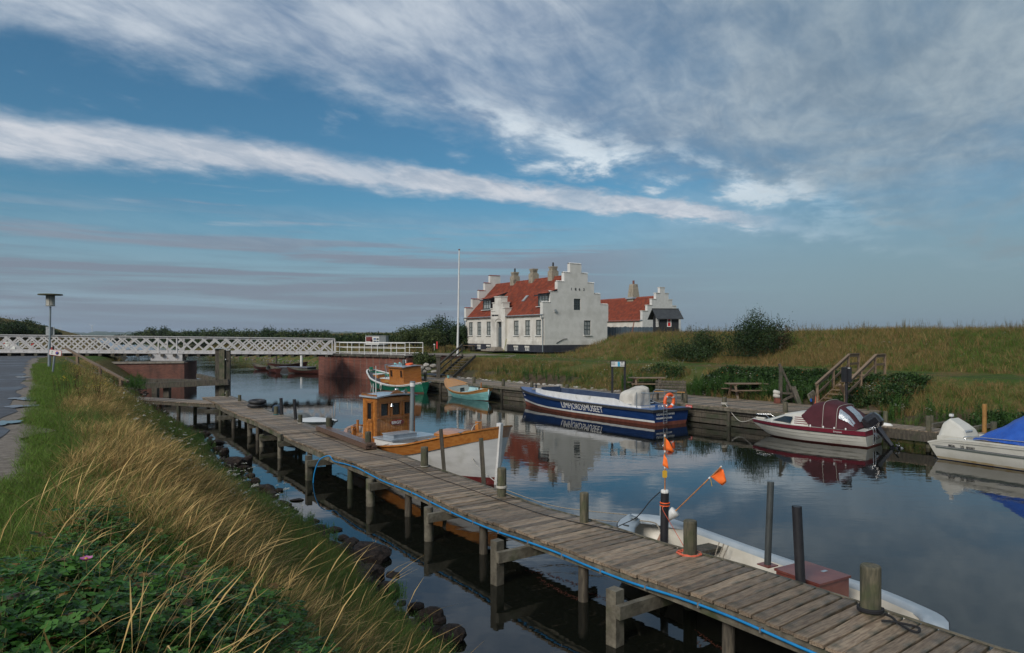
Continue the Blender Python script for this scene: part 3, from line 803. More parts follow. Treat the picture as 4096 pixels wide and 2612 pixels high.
rope_coil('rope',10,DECK + .02,2,m_blackrope,.018,'thick black rope tied round the foot of the nearest post')
rope_coil('rope',7,DECK + .12,4,m_whiterope,.011,'pale rope wound round the mossy post right of the white bow')
rope_coil('rope',6,DECK + .03,1.5,m_whiterope,.007,'thin white line crossed round the green-tinged post by the white hull')
rope_coil('rope',5,DECK + .05,2,m_whiterope,.009,'grey rope turns on the post beside the white and orange boat')
rope_coil('rope',4,DECK + .10,2,m_whiterope,.010,'grey rope turns on the stout post at the upper end of the plank stack')
rope_coil('rope',3,DECK,2,m_whiterope,.009,'pale rope round the foot of the post before the small motorboat')
rope_coil('rope',2,DECK,2,mat('teal_rope',(.03,.16,.18),.8),.010,'blue-green line round the foot of the post right of the tyres')
# loose end of the black rope
c = POSTS[10][0]
e = [WP(3540,2455,DECK + .02),WP(3570,2470,DECK + .02),WP(3590,2490,DECK + .02),WP(3640,2520,DECK + .02),WP(3672,2528,DECK + .02),WP(3676,2512,DECK + .03),WP(3640,2500,DECK + .03),WP(3560,2485,DECK + .04),WP(3525,2483,DECK + .03)]
def smooth_path(P,n=6):
 P = [Vector(p) for p in P]; out = []
 for i in range(len(P) - 1):
  p0,p1,p2,p3 = P[max(i - 1,0)],P[i],P[i + 1],P[min(i + 2,len(P) - 1)]
  for k in range(n):
   t = k / n
   out.append(.5 * ((2 * p1) + (-p0 + p2) * t + (2 * p0 - 5 * p1 + 4 * p2 - p3) * t * t + (-p0 + 3 * p1 - 3 * p2 + p3) * t ** 3))
 out.append(P[-1]); return out
def line(name,P,r,m,label,cat='rope',n=6,seg=6):
 o = MB().tube(smooth_path(P,seg),r,n=n).build(name,m,world=True); return tag(o,label,cat)
line('rope',e,.014,m_blackrope,'loose bight of black rope lying on the planks by the nearest post')
# blue hose clipped along the edge
P = [WP(1290,1897,0.0) + Vector((0,0,-.15)),WP(1300,1860,.25),WP(1312,1832,.62)]
h0 = jdist_near(-4.9,18.9)
P = [jpt(h0 - .35,-.36,-.2),jpt(h0 - .30,-.34,.25),jpt(h0 - .22,-.22,.62),jpt(h0,-.03,DECK - .03)]
d = h0 + .35
while d < JLEN: P.append(jpt(d,-.022,DECK - .115 + jsag(d) + .008 * math.sin(d * 2.3))); d += .8
o = MB().tube(smooth_path(P,4),.017,n=8).build('water_hose',m_hose,world=True)
tag(o,'bright blue hose clipped along the jetty edge, one end dropping into the water','hose')
d = h0 + .75
while d < JLEN - .5:
 p = jpt(d,-.022,DECK - .115 + jsag(d)); MB().box((p.x,p.y,p.z),(.02,.05,.06),rz=math.atan2(jdir(d)[1].y,jdir(d)[1].x)).build('hose_clip',m_steel,jetty,world=True)
 d += .85
# black cable laid along the deck
P = [jpt(16.2 + 1.1 * i,.93 + .05 * math.sin(i * 1.3) + .03 * max(0,i - 9),DECK + .012 + jsag(16.2 + 1.1 * i)) for i in range(13)]
P += [jpt(30.9,1.36,DECK + .02),WP(2470,2110,.62) + Vector((0,0,0)),WD(2545,2070,11.25),WD(2600,2005,11.2),WD(2642,1966,11.15)]
line('cable',P,.008,m_blackrope,'thin black line laid along the planks and rising to the flagged black post','cable',seg=4)
# plank stack
st = thing('plank_stack',(*jpt(15.5,.9,0).xy,DECK),'stack of wet brown planks lying lengthwise on the jetty','planks')
p0,p1 = WP(1262,1722,DECK),WP(1462,1800,DECK)
dirn = (p1 - p0).normalized(); nn = Vector((dirn.y,-dirn.x,0)); nn = -nn if nn.x < 0 else nn
for lay in range(3):
 for q in range(2):
  z = DECK + .04 + lay * .052; off = nn * (.09 + .16 * q) + dirn * random.uniform(-.05,.05)
  a_ = p0 + off; b_ = p1 + off; MB().bar((a_.x,a_.y,z),(b_.x,b_.y,z),.15,.048).build('plank',m_redplank,st,world=True)
# tyres
c = WP(1025,1628,DECK)
ty = MB().torus((0,0,.10),.30,.095,28,10).build('car_tyre',m_rubber,loc=(c.x,c.y,DECK)); ty.scale = (1,1,.85)
tag(ty,'lower of the two black tyres stacked on the jetty','tyre','stacked tyres')
t2 = inst(ty,'car_tyre',(c.x + .06,c.y - .03,DECK + .17),(.05,.02,0)); t2.scale = (1,1,.85); t2['label'] = 'upper of the two black tyres stacked on the jetty'
# side gangway to the shore
gw = thing('gangway',(-17,35,0),'short plank gangway joining the left bank to the far end of the jetty','gangway')
g0,g1 = Vector((-20.6,36.2,0)),Vector((-14.1,33.4,0)); gd = (g1 - g0).normalized(); gn = Vector((-gd.y,gd.x,0))
GP = plank_mesh('gangway_plank',1.25,.155,.04,m_deckwood,9)
k = 0
while k * .17 < (g1 - g0).length:
 p = g0 + gd * (k * .17) + gn * .5
 put_mesh(GP,'plank',(p.x,p.y,DECK - .05 + random.uniform(-.006,.006)),(0,0,math.atan2(gn.y,gn.x) + random.uniform(-.02,.02)),gw); k += 1
for off in (-.05,1.05): MB().bar(g0 + gn * off + Vector((0,0,DECK - .14)),g1 + gn * off + Vector((0,0,DECK - .14)),.07,.15).build('stringer',m_oldwood,gw,world=True)
for t in (2.2,4.6):
 for off in (0,1.0):
  p = g0 + gd * t + gn * off; mb = MB(); pile(mb,(p.x,p.y,-1.2),(p.x,p.y,DECK - .08),.09); mb.build('support_post',m_oldwood,gw,world=True)
# ================================================================ dolphin of old timbers with its guide beams
dol = thing('timber_dolphin',(-19.0,46.0,0),'tall cluster of old square timbers capped with metal, rising from the canal before the bridge','dolphin')
zt = EYE - 53 / F * 46
for i,(dx_,dy_,w_,s_) in enumerate(((-.30,0,.30,0),(.02,-.1,.33,0),(.33,.02,.28,0),(0,.35,.3,0))):
 MB().box((-19.0 + dx_,46 + dy_,(zt - .06 * i - 1.5) / 2),(w_,w_,zt - .06 * i + 1.5),rz=.08 * i).build('pile',[m_oldwood,m_postwood][i % 2],dol,world=True)
MB().box((-19.0,46.1,zt + .02),(1.0,.85,.04)).build('cap',m_steel,dol,world=True)
for k,zz in enumerate((zt - .7,zt - 2.2,zt - 2.9)):
 MB().lathe((-18.72,45.76,zz),[(0,-.02),(.05,-.02),(.05,.02),(0,.02)],10,axis=(0,-1,0)).build('bolt',m_steel,dol,world=True)
gb = thing('guide_beams',(-22,46.5,0),'dark heavy guide beams running from the left bank to the timber dolphin','beams')
for a_,b_,w_,h_ in ((WD(470,1523,50),WD(860,1528,46.4),.3,.34),(WD(520,1546,45),WD(915,1528,45.6),.3,.36),(WD(792,1503,47.6),WD(872,1522,45.9),.25,.28)):
 MB().bar(a_,b_,w_,h_).build('beam',m_oldwood,gb,world=True)
for px,Y_ in ((622,48.4),(669,45.6)):
 p = WD(px,1540,Y_); mb = MB(); mb.box((p.x,p.y,-.2),(.36,.36,2.3)); mb.build('pile',m_oldwood,gb,world=True)
# hand rail of the steps down the left bank
hr = thing('stair_handrail',(-24,40,1.2),'weathered brown wooden handrail following steps down the left bank by the brick pier','handrail')
ra,rb = WD(262,1392,43.9),WD(512,1527,36.5)
MB().bar(ra,rb,.14,.09).build('top_rail',m_stairwood,hr,world=True)
MB().bar(ra - Vector((0,0,.62)),rb - Vector((0,0,.55)) + (rb - ra).normalized() * .3,.06,.16).build('lower_rail',m_oldwood,hr,world=True)
for t in (.22,.60,.90):
 p = ra.lerp(rb,t); MB().box((p.x,p.y,p.z - .55),(.13,.13,1.05)).build('post',m_stairwood,hr,world=True)
# ================================================================ timber quay
qy = thing('timber_quay',(3,39,0),'long timber quay with plank deck and board-faced wall on the museum side of the canal','quay')
BOARD = {}
posts_a = [-6.2 + 2.35 * k for k in range(15)]
for i in range(len(posts_a) - 1):
 for r_ in range(5):
  z = .60 - r_ * .235
  p,q = AB(posts_a[i] + random.uniform(-.05,0),.12 + .01 * (i % 2) + random.uniform(-.008,.008),z),AB(posts_a[i + 1],.12 + .01 * (i % 2),z + random.uniform(-.012,.012))
  MB().bar(p,q,.07,.205).build('board',m_oldwood,qy,world=True)
for a in posts_a:
 p = AB(a,.03); MB().box((p.x,p.y,-.15),(.15,.12,1.62),rz=math.atan2(A_DIR.y,A_DIR.x)).build('fender_post',m_oldwood,qy,world=True)
MB().bar(AB(-6.3,.0,.735),AB(27.2,.0,.735),.16,.13).build('edge_beam',m_beamwood,qy,world=True)
QPn = plank_mesh('quay_plank',2.75,.142,.04,m_deckwood,11); QPw = plank_mesh('quay_plank_wide',4.1,.142,.04,m_deckwood,12)
a = -6.2
qa = math.atan2(B_DIR.y,B_DIR.x)
mbf = MB()
while a < 27:
 wide = -6.3 < a < 7.2
 L = 4.1 if wide else 2.75
 p = AB(a,L / 2 + .02,.80 + random.uniform(-.003,.003) - .02 + (.02 if a < 99 else 0))
 if a < 20: put_mesh(QPw if wide else QPn,'plank',p,(0,0,qa + random.uniform(-.004,.004)),qy,(1,random.uniform(.96,1.02),1))
 else: mbf.box(p,(L,.14,.04),rz=qa)
 a += .152
mbf.build('far_planks',m_deckwood,qy,world=True,kind='stuff')
QB = [(24.6,'far round mooring post on the timber quay by the green boat'),(21.6,'mooring post on the quay at the stern of the green boat'),
      (18.4,'mooring post on the quay behind the turquoise boat, bow end'),(15.2,'mooring post on the quay behind the turquoise boat'),(12.4,'mooring post on the quay left of the blue boat bow'),
      (9.3,'mooring post on the quay by the blue boat bow'),(1.1,'mooring post on the quay at the stern of the blue boat'),(-1.05,'weathered mooring post with knotted rope beside the red notice'),(-4.0,'weathered mooring post on the quay just left of the maroon boat canopy')]
QPO = {}
for a,lab in QB:
 p = AB(a,.35); th = thing('quay_post',(p.x,p.y,.8),lab,'mooring post',group='mooring posts on the timber quay')
 mb = MB(); r = .105; h = .44 if a < 24 else .5
 mb.lathe((p.x,p.y,.8),[(r * 1.02,-.1),(r,.1),(r * .98,h - .03),(r * .85,h),(0,h + .01)],14); mb.build('post',m_postwood,th,world=True); QPO[a] = p
# red notice on the edge beam
sg = thing('red_notice',AB(.55,-.09,.70),'small red notice with white lettering screwed to the quay edge','sign')
p = AB(.55,-.095,.725); ux = -A_DIR
MB().bar(p - ux * .18,p + ux * .18,.012,.12).build('plate',m_signred,sg,world=True)
t = text_mesh('lettering','OPTAGET',.095,frame4(p - ux * .16 - B_DIR * .012 - Vector((0,0,.035)),ux,(0,0,1)),m_text_w,depth=.002,sx=.8)
t.data.transform(Matrix.Translation(-Vector(sg.location))); t.parent = sg
# lower walkway and its piles at the right
lw = thing('low_walkway',(14.6,24.5,0),'low narrow plank walkway continuing the quay on the right, sagging towards the white sports boat','walkway')
LWm = plank_mesh('walkway_plank',1.25,.14,.035,m_deckwood,21)
a = -7.2
while a > -19:
 p = AB(a,.95,.60 - .004 * abs(a + 7)); put_mesh(LWm,'plank',p,(random.uniform(-.01,.01),0,qa + random.uniform(-.01,.01)),lw,(1,random.uniform(.95,1.02),1)); a -= .155
for off in (.34,1.52): MB().bar(AB(-6.9,off,.50),AB(-19,off,.45),.08,.16).build('stringer',m_oldwood,lw,world=True)
MB().bar(AB(-6.9,.26,.36),AB(-19,.26,.30),.06,.22).build('fender_board',m_oldwood,lw,world=True)
for j,(px,base,top,wpx,lab) in enumerate(((3504,1692,1647,25,'tall pale mooring post on the low walkway beside the outboard engine'),(3542,1682,1645,17,'dark short post behind the low walkway'),(3714,1722,1663,20,'weathered post on the low walkway left of the white sports boat'),(3975,1745,1687,22,'dark square-topped post behind the blue tarpaulin boat'),(3728,1690,1662,13,'thin dark post behind the weathered walkway post'))):
 c = WP(px,base,.62); r = wpx / F * c.y / 2; top = EYE - (top - CY) / F * c.y
 th = thing('mooring_post',(c.x,c.y,-1),lab,'mooring post',group='mooring posts at the low walkway')
 MB().lathe((c.x,c.y,0),[(r,-1),(r,top - .04),(r * .85,top),(0,top + .005)],14).build('post',m_postwood,th,world=True)
for px,y0,y1,h,lab in ((3780,1695,1680,.1,'fallen grey beam behind the low walkway left of the sports boat'),(3500,1668,1655,.1,'grey beam lying behind the low walkway by the tall post'),(3915,1712,1702,.1,'grey beam lying behind the low walkway at the sports boat')):
 p = WP(px - 55,y0 + 8,.55); q = WP(px + 55,y0 - 12,.62)
 o = MB().bar(p,q,.14,.14).build('beam',m_beamwood,world=True); tag(o,lab,'beam')
o = MB(); p = WP(3936,1735,.5); o.tube([(p.x,p.y,-.5),(p.x + .02,p.y,EYE - (1616 - CY) / F * p.y)],.075,n=8)
o = o.build('yellow_pole',mat('orange_stained_wood',(.24,.12,.03),.7,(.34,.18,.05),4),world=True); tag(o,'upright orange-brown wooden pole behind the blue tarpaulin','pole')
# ================================================================ lattice bridge
br = thing('lattice_bridge',(-30,60,2.3),'white riveted iron lattice girder bridge crossing the canal between brick piers','bridge')
m_bridge = mat('white_bridge_paint',(.40,.395,.40),.6,(.50,.49,.49),3,bump=.05,dirt=((.24,.16,.12),4.0,.58,.74),randoff=False)
def girder(off,front):
 n = Vector((-.19,.98,0)) * off
 def G(u,h):            # u metres from the right end, h 0..1 height
  p = Vector((-15.9,62,0)) + Vector((-.982,-.190,0)) * u + n
  zb = 2.34 + .0106 * u; zt_ = 3.73 + .0122 * u
  return Vector((p.x,p.y,zb + (zt_ - zb) * h))
 L = 33.0
 nv = Vector((.19,-.98,0))
 seg = 11
 for i in range(seg):
  a_,b_ = L * i / seg,L * (i + 1) / seg
  MB().bar(G(a_,1.0),G(b_,1.0),.24,.05).build('top_chord',m_bridge,br,world=True)
  MB().bar(G(a_,.94),G(b_,.94),.03,.16).build('top_flange',m_bridge,br,world=True)
  MB().bar(G(a_,0),G(b_,0),.24,.05).build('bottom_chord',m_bridge,br,world=True)
  MB().bar(G(a_,.07),G(b_,.07),.03,.18).build('bottom_flange',m_bridge,br,world=True)
 s_ = .94; k = 0
 while k * s_ < L - 1.35:
  u = k * s_ + .1
  MB().bar(G(u,.06) + nv * .035,G(u + 1.34,.95) + nv * .035,.02,.115).build('lattice_bar',m_bridge,br,world=True)
  MB().bar(G(u + 1.34,.06) - nv * .02,G(u,.95) - nv * .02,.02,.13).build('lattice_bar',m_bridge,br,world=True)
  k += 1
 for u in (.02,14.3,13.6,12.85) if front else (.02,14.6,13.2):
  MB().bar(G(u,-.02),G(u,1.0),.10,.10,up=(0,1,0)).build('upright',m_bridge,br,world=True)
 return G
G1 = girder(0,True); G2 = girder(3.7,False)
MB().bar((G1(0,0) + G2(0,0)) / 2 + Vector((0,0,-.06)),(G1(33,0) + G2(33,0)) / 2 + Vector((0,0,-.06)),3.6,.12).build('deck',m_oldwood,br,world=True)
for k in range(34):
 p,q = G1(k * .96 + .5,0),G2(k * .96 + .5,0); e = (p - q).normalized() * .28
 MB().bar(p + e - Vector((0,0,.16)),q - e - Vector((0,0,.16)),.24,.2).build('cross_beam',m_oldwood,br,world=True)
a_,b_ = G1(12.5,0),G1(15.0,0)
MB().bar(a_ + Vector((0,.55,-.33)),b_ + Vector((0,.55,-.33)),1.2,.60).build('pivot_plate',m_bridge,br,world=True)
# brick piers
pr = thing('brick_pier',(-30,60,0),'red brick pier in the water under the left half of the lattice bridge','pier')
p0,p1 = WD(335,1450,56.0),WD(737,1450,58.0)
zt_ = 1.72
dirp = (p1 - p0).normalized(); dirp.z = 0; np_ = Vector((-dirp.y,dirp.x,0))
c = (p0 + p1) / 2 + np_ * 3.2; Lp = (p1 - p0).length; ang = math.atan2(dirp.y,dirp.x)
MB().box((c.x,c.y,(zt_ - 1.6) / 2),(Lp,6.4,zt_ + 1.6),rz=ang).build('brickwork',m_brick,pr,world=True)
k = int(Lp / 1.0)
for i in range(k):
 q = p0 + dirp * (Lp * (i + .5) / k) + np_ * .35; MB().box((q.x,q.y,zt_ + .06),(Lp / k - .02,.9,.14),rz=ang).build('cap_stone',m_stonestep,pr,world=True)
m_oldquoin = mat('dark_stone_quoin',(.07,.055,.045),.85,(.12,.10,.085),4)
ab = thing('brick_abutment',(-14,65,0),'dark stained red brick bridge abutment on the museum side of the canal','abutment')
P = [Vector((-9.1,60.7,0)),Vector((-17.9,68.0,0)),Vector((-19.4,70.2,0)),Vector((-14,75,0)),Vector((-4.5,66.5,0))]
mb = MB(); mb.prism([(p.x,p.y,-1.6) for p in reversed(P)],(0,0,3.66)); mb.build('brickwork',m_brick,ab,world=True)
def edge_stones(A_,B_,z,parent,w=.5,h=.16):
 L = (B_ - A_).length; n = int(L / 1.1); d_ = (B_ - A_).normalized()
 for i in range(n):
  p = A_ + d_ * ((i + .04) * L / n); q = A_ + d_ * ((i + .96) * L / n); MB().bar((p.x,p.y,z),(q.x,q.y,z),w,h).build('cap_stone',m_oldwood,parent,world=True)
edge_stones(P[0],P[1],2.14,ab); edge_stones(P[1],P[2],2.14,ab)
q = P[1] + (P[0] - P[1]).normalized() * 1.0
for z in (.2,.8,1.4,1.9): MB().box((q.x + .2,q.y - .05,z),(1.0,.12,.26),rz=math.atan2(P[0].y - P[1].y,P[0].x - P[1].x)).build('quoin',m_oldquoin,ab,world=True)
mb = MB(); mb.add([(p.x,p.y,2.235) for p in reversed(P)],[(0,1,2,3,4)]); mb.build('gravel_top',m_gravel,ab,world=True)
def railing(name,A_,B_,z0,n,label,grp):
 th = thing(name,(A_.x,A_.y,z0),label,'railing',group=grp); d_ = (B_ - A_)
 for h in (1.08,.62,.12): MB().tube([A_ + Vector((0,0,z0 + h)),B_ + Vector((0,0,z0 + h))],.027 if h < 1 else .034,n=6).build('rail',m_white,th,world=True)
 for i in range(n + 1):
  p = A_ + d_ * (i / n); mb = MB(); mb.tube([(p.x,p.y,z0),(p.x,p.y,z0 + 1.08)],.032,n=6); mb.lathe((p.x,p.y,z0 + .6),[(.03,-.06),(.055,0),(.03,.06)],8); mb.build('post',m_white,th,world=True)
railing('bridge_railing',Vector((-16.4,66.6,0)),Vector((-9.3,60.9,0)),2.24,5,'near white tubular railing along the top edge of the brick abutment','white railings beyond the bridge')
railing('bridge_railing',Vector((-18.0,71.5,0)),Vector((-8.4,66.0,0)),2.24,7,'far white tubular railing behind the one on the abutment edge','white railings beyond the bridge')
# bollards, cabinet and rails at the left bridge head
for px,top,lab in ((17,1366,'leftmost dark bollard with red and white stripes at the end of the path'),(130,1370,'dark bollard with red and white stripes right of the white cabinet'),(204,1371,'striped bollard standing behind the lamp post')):
 b = WP(px,1411,2.3) if px < 150 else WP(px,1424,2.3)
 th = thing('bollard',(b.x,b.y,2.3),lab,'bollard',group='striped bollards closing the path')
 h = EYE - (top - CY) / F * b.y - 2.3; MB().box((b.x,b.y,2.3 + h / 2),(.42,.2,h)).build('body',m_oldwood,th,world=True)
 for i,m_ in enumerate((m_signred,m_whitesign,m_signred)):
  M = Matrix.Rotation(R(-25),3,'Y'); MB().box((b.x + .03,b.y - .106,2.3 + h - .18 - i * .16),(.34,.012,.09),rot=M).build('stripe',m_,th,world=True)
b = WP(65,1411,2.3); th = thing('white_cabinet',(b.x,b.y - .6,2.3),'white painted control cabinet standing in front of the bridge lattice','cabinet')
MB().box((b.x,b.y - .6,2.3 + .52),(.98,.5,1.04)).build('body',m_white,th,world=True); MB().box((b.x,b.y - .6,3.37),(1.06,.58,.06)).build('lid',m_white,th,world=True)
MB().lathe((b.x - .05,b.y - .86,3.15),[(0,0),(.05,0),(.05,.02),(0,.02)],10,axis=(0,-1,0)).build('lock',m_rubber,th,world=True)
for i,(x0,x1) in enumerate(((-8,30),(76,168))):
 A_,B_ = WP(x0,1412,2.3),WP(x1,1412,2.3)
 th = thing('guard_rail',(A_.x,A_.y,2.3),'thin white tube guard rail ' + ('left' if i == 0 else 'right') + ' of the white cabinet','guard rail',group='white guard rails at the path end')
 for h in (1.02,.55,.1): MB().tube([A_ + Vector((0,0,h)),B_ + Vector((0,0,h))],.022,n=6).build('rail',m_white,th,world=True)
 for t in (0,.5,1): p = A_.lerp(B_,t); MB().tube([p,p + Vector((0,0,1.02))],.025,n=6).build('post',m_white,th,world=True)
# ================================================================ street lamp and tilted sign
b = WP(197,1470,2.3)
lp = thing('path_lamp',(b.x,b.y,2.28),'grey path lamp with a flat mossy disc over its cylindrical lantern','lamp')
H_ = lambda y: EYE - (y - CY) / F * b.y
MB().tube([(b.x,b.y,2.2),(b.x + .01,b.y,3.55),(b.x + .02,b.y,3.6),(b.x + .06,b.y,H_(1226))],[.075,.07,.05,.045],n=10).build('pole',m_pipegrey,lp,world=True)
zc = H_(1178)
lx = b.x + .06
MB().lathe((lx,b.y,0),[(0,H_(1223) - .02),(.215,H_(1223) - .02),(.225,H_(1221)),(.20,H_(1220)),(.20,H_(1181)),(0,H_(1181))],20).build('lantern',m_bulb,lp,world=True)
for g in range(4): MB().tube([(lx + .205 * math.cos(g * 1.57 + .4),b.y + .205 * math.sin(g * 1.57 + .4),H_(1222)),(lx + .205 * math.cos(g * 1.57 + .4),b.y + .205 * math.sin(g * 1.57 + .4),H_(1181))],.008,n=5).build('cage_bar',m_darksteel,lp,world=True)
MB().lathe((lx,b.y,0),[(0,H_(1181) - .01),(.57,H_(1181)),(.58,H_(1179)),(.55,H_(1176)),(0,H_(1175) + .02)],28).build('disc_shade',m_postwood,lp,world=True)
sp = thing('sign_back',(b.x,b.y + .08,H_(1343)),'square grey sheet sign seen from behind, fixed to the lamp pole','sign')
MB().box((b.x - .03 + .01,b.y + .10,H_(1325)),(.45,.02,.46)).build('plate',m_steel,sp,world=True)
MB().box((b.x,b.y + .083,H_(1310)),(.40,.03,.04)).build('bracket',m_steel,sp,world=True); MB().box((b.x,b.y + .083,H_(1340)),(.40,.03,.04)).build('bracket',m_steel,sp,world=True)
b = WP(209,1492,2.3)
sg = thing('parking_sign',(b.x,b.y,2.25),'tilted white no-parking sign with black arrow on a leaning pole','sign')
t_ = WD(218,1424,b.y); MB().tube([(b.x,b.y,2.1),t_],.042,n=10).build('pole',m_pipegrey,sg,world=True)
c = WD(221,1411,b.y - .06); ux = Vector((1,0,-.13)).normalized(); uz = Vector((.13,0,1)).normalized()
def rounded(c,ux,uz,w,h,r,th_,m,parent,name,n=5):
 pts = []
 for sx,sz,g0_ in ((1,1,0),(-1,1,90),(-1,-1,180),(1,-1,270)):
  for k in range(n + 1):
   g = R(g0_ + 90 * k / n); pts.append(Vector(c) + ux * (sx * (w / 2 - r) + r * math.cos(g)) + uz * (sz * (h / 2 - r) + r * math.sin(g)))
 nv = ux.cross(uz); return MB().prism(pts,nv * -th_).build(name,m,parent,world=True)
nv = ux.cross(uz)   # towards the camera is -y
rounded(c,ux,uz,.56,.25,.05,.012,m_signred,sg,'rim'); rounded(c - Vector((0,.004,0)),ux,uz,.53,.225,.04,.010,m_whitesign,sg,'plate')
cd = c + ux * .09 - Vector((0,.010,0))
MB().lathe(cd,[(0,0),(.078,0),(.078,.006),(0,.006)],20,axis=(0,-1,0)).build('red_ring',m_signred,sg,world=True)
MB().lathe(cd - Vector((0,.004,0)),[(0,0),(.058,0),(.058,.006),(0,.006)],20,axis=(0,-1,0)).build('blue_disc',m_signblue,sg,world=True)
MB().bar(cd - Vector((0,.012,0)) + ux * -.045 + uz * .045,cd - Vector((0,.012,0)) + ux * .045 + uz * -.045,.004,.018,up=(0,1,0)).build('red_slash',m_signred,sg,world=True)
ca = c - ux * .14 - Vector((0,.016,0))
MB().bar(ca - uz * .05,ca + uz * .05,.004,.010,up=(0,1,0)).build('arrow_shaft',m_text_b,sg,world=True)
for s_ in (1,-1): MB().prism([ca + uz * .075 * s_,ca + uz * .045 * s_ + ux * .022,ca + uz * .045 * s_ - ux * .022],(0,-.004,0)).build('arrow_head',m_text_b,sg,world=True)
# ================================================================ museum
KX,KY,KZ = 3.04,66.0,2.40
ANG = math.atan2(.507,.862)
hs = thing('museum_house',(KX,KY,KZ),'white museum house with stepped gables and red pantile roof, dated on the gable','house',rz=ANG)
HW,HL = 7.5,16.5
def tpx(cx_):      # facade coordinate from the x in the museum crop
 k = (1800 + cx_ * .4153 - CX) / F; return (KX - KY * k) / (.507 + .862 * k)
def spx(cx_):
 k = (1800 + cx_ * .4153 - CX) / F; return (KY * k - KX) / (.862 - .507 * k)
def zf(cy_,t):    # height above house ground on the facade
 return EYE + (823.5 - cy_) * .4153 / F * (KY + .862 * t) - KZ
def zg(cy_,s): return EYE + (823.5 - cy_) * .4153 / F * (KY + .507 * s) - KZ
EAVE = 3.66; RIDGE = 9.9 - KZ
def wall(mb,O,U,H_max,W_,holes,depth,N,inside=None,us_extra=(),zs_extra=(),z0=0.0,mi=0):
 "flat wall in local space: origin O, direction U, outward normal N, rectangular holes (u0,u1,z0,z1) with reveals"
 O,U,N = Vector(O),Vector(U),Vector(N)
 us = sorted(set([0,W_] + [h[0] for h in holes] + [h[1] for h in holes] + list(us_extra)))
 zs = sorted(set([z0,H_max] + [h[2] for h in holes] + [h[3] for h in holes] + list(zs_extra)))
 P = lambda u,z: O + U * u + Vector((0,0,z))
 for i in range(len(us) - 1):
  for j in range(len(zs) - 1):
   um,zm = (us[i] + us[i + 1]) / 2,(zs[j] + zs[j + 1]) / 2
   if any(h[0] < um < h[1] and h[2] < zm < h[3] for h in holes): continue
   if inside and not inside(um,zm): continue
   q = [P(us[i],zs[j]),P(us[i + 1],zs[j]),P(us[i + 1],zs[j + 1]),P(us[i],zs[j + 1])]
   if (q[1] - q[0]).cross(q[3] - q[0]).dot(N) < 0: q.reverse()
   mb.add(q,[(0,1,2,3)],mi)
 for h in holes:
  a,b,c_,d_ = P(h[0],h[2]),P(h[1],h[2]),P(h[1],h[3]),P(h[0],h[3]); I = -N * depth
  for p,q in ((a,b),(b,c_),(c_,d_),(d_,a)): mb.add([p,q,q + I,p + I],[(0,1,2,3)],mi)
def window(parent,O,U,N,u0,u1,z0,z1,cols,rows,m_fr,m_gl,fw=.07,inset=.10,sill=True,arch=0.0):
 "frame, panes and sill in local space of the parent"
 O,U,N = Vector(O),Vector(U),Vector(N); P = lambda u,z,n=0.0: O + U * u + Vector((0,0,z)) + N * n
 w = u1 - u0; h = z1 - z0
 mb = MB()
 bars = []
 bars += [(u0 + fw / 2,z0,u0 + fw / 2,z1,fw),(u1 - fw / 2,z0,u1 - fw / 2,z1,fw)]
 for z in (z0 + fw / 2,z1 - fw / 2): bars.append((u0 + fw,z,u1 - fw,z,fw))
 for a,b,c_,d_,t in bars: mb.bar(P(a,b,-inset),P(c_,d_,-inset),.06 if a == c_ else .056,t,up=tuple(N) if False else (0,0,1)) if a != c_ else mb.bar(P(a,b,-inset),P(c_,d_,-inset),t,.06,up=tuple(N))
 fr = mb.build('window',m_fr,parent)
 zz = [z0 + fw + (h - 2 * fw) * r for r in rows]; uu = [u0 + fw + (w - 2 * fw) * c_ for c_ in cols]
 for c_ in uu[1:-1]: MB().bar(P(c_,z0 + fw,-inset + .004),P(c_,z1 - fw,-inset + .004),.05,.05,up=tuple(N)).build('muntin',m_fr,fr)
 for r in zz[1:-1]: MB().bar(P(u0 + fw,r,-inset + .002),P(u1 - fw,r,-inset + .002),.046,.05).build('muntin',m_fr,fr)
 for i in range(len(uu) - 1):
  for j in range(len(zz) - 1):
   q = [P(uu[i],zz[j],-inset - .012),P(uu[i + 1],zz[j],-inset - .012),P(uu[i + 1],zz[j + 1],-inset - .012),P(uu[i],zz[j + 1],-inset - .012)]
   if (q[1] - q[0]).cross(q[3] - q[0]).dot(N) < 0: q.reverse()
   MB().add(q,[(0,1,2,3)]).build('pane',m_gl,fr)
 if sill: MB().bar(P(u0 - .07,z0 - .05,.02),P(u1 + .07,z0 - .05,.02),.2,.07).build('sill',m_white,fr)
 if arch > 0:
  pts = [P(u0,z1,-inset * .3)] + [P(u0 + w * k / 8,z1 + arch * math.sin(math.pi * k / 8),-inset * .3) for k in range(9)]
  MB().prism(pts[1:],-N * .03).build('arch_infill',m_fr,fr)
 return fr
PZ = .70
FO,FU,FN = (0,0,0),(0,1,0),(-1,0,0)
fw_x = [(181,219),(261,300),(351,393),(614,661),(722,771),(826,878)]
fh,wins = [],[]
for a,b in fw_x:
 t0,t1 = sorted((tpx(a),tpx(b))); tm = (t0 + t1) / 2; wd_ = max(.84,min(.95,t1 - t0)); t0,t1 = tm - wd_ / 2,tm + wd_ / 2
 wins.append((t0,t1,1.62,3.10)); fh.append((t0,t1,1.62,3.10))
bw = []
for a,b in ((260,298),(349,389),(611,658),(718,766)):
 t0,t1 = sorted((tpx(a),tpx(b))); bw.append((t0,t1,.12,.60)); fh.append(bw[-1])
d0,d1 = sorted((tpx(467),tpx(522))); d0 += .06; d1 -= .06
fh.append((d0,d1,.42,3.0))
mb = MB(); wall(mb,FO,FU,EAVE,HL,[h for h in fh if h[2] > PZ or h[3] > 2] ,.14,FN,z0=PZ); mb.build('wall',m_plaster,hs)
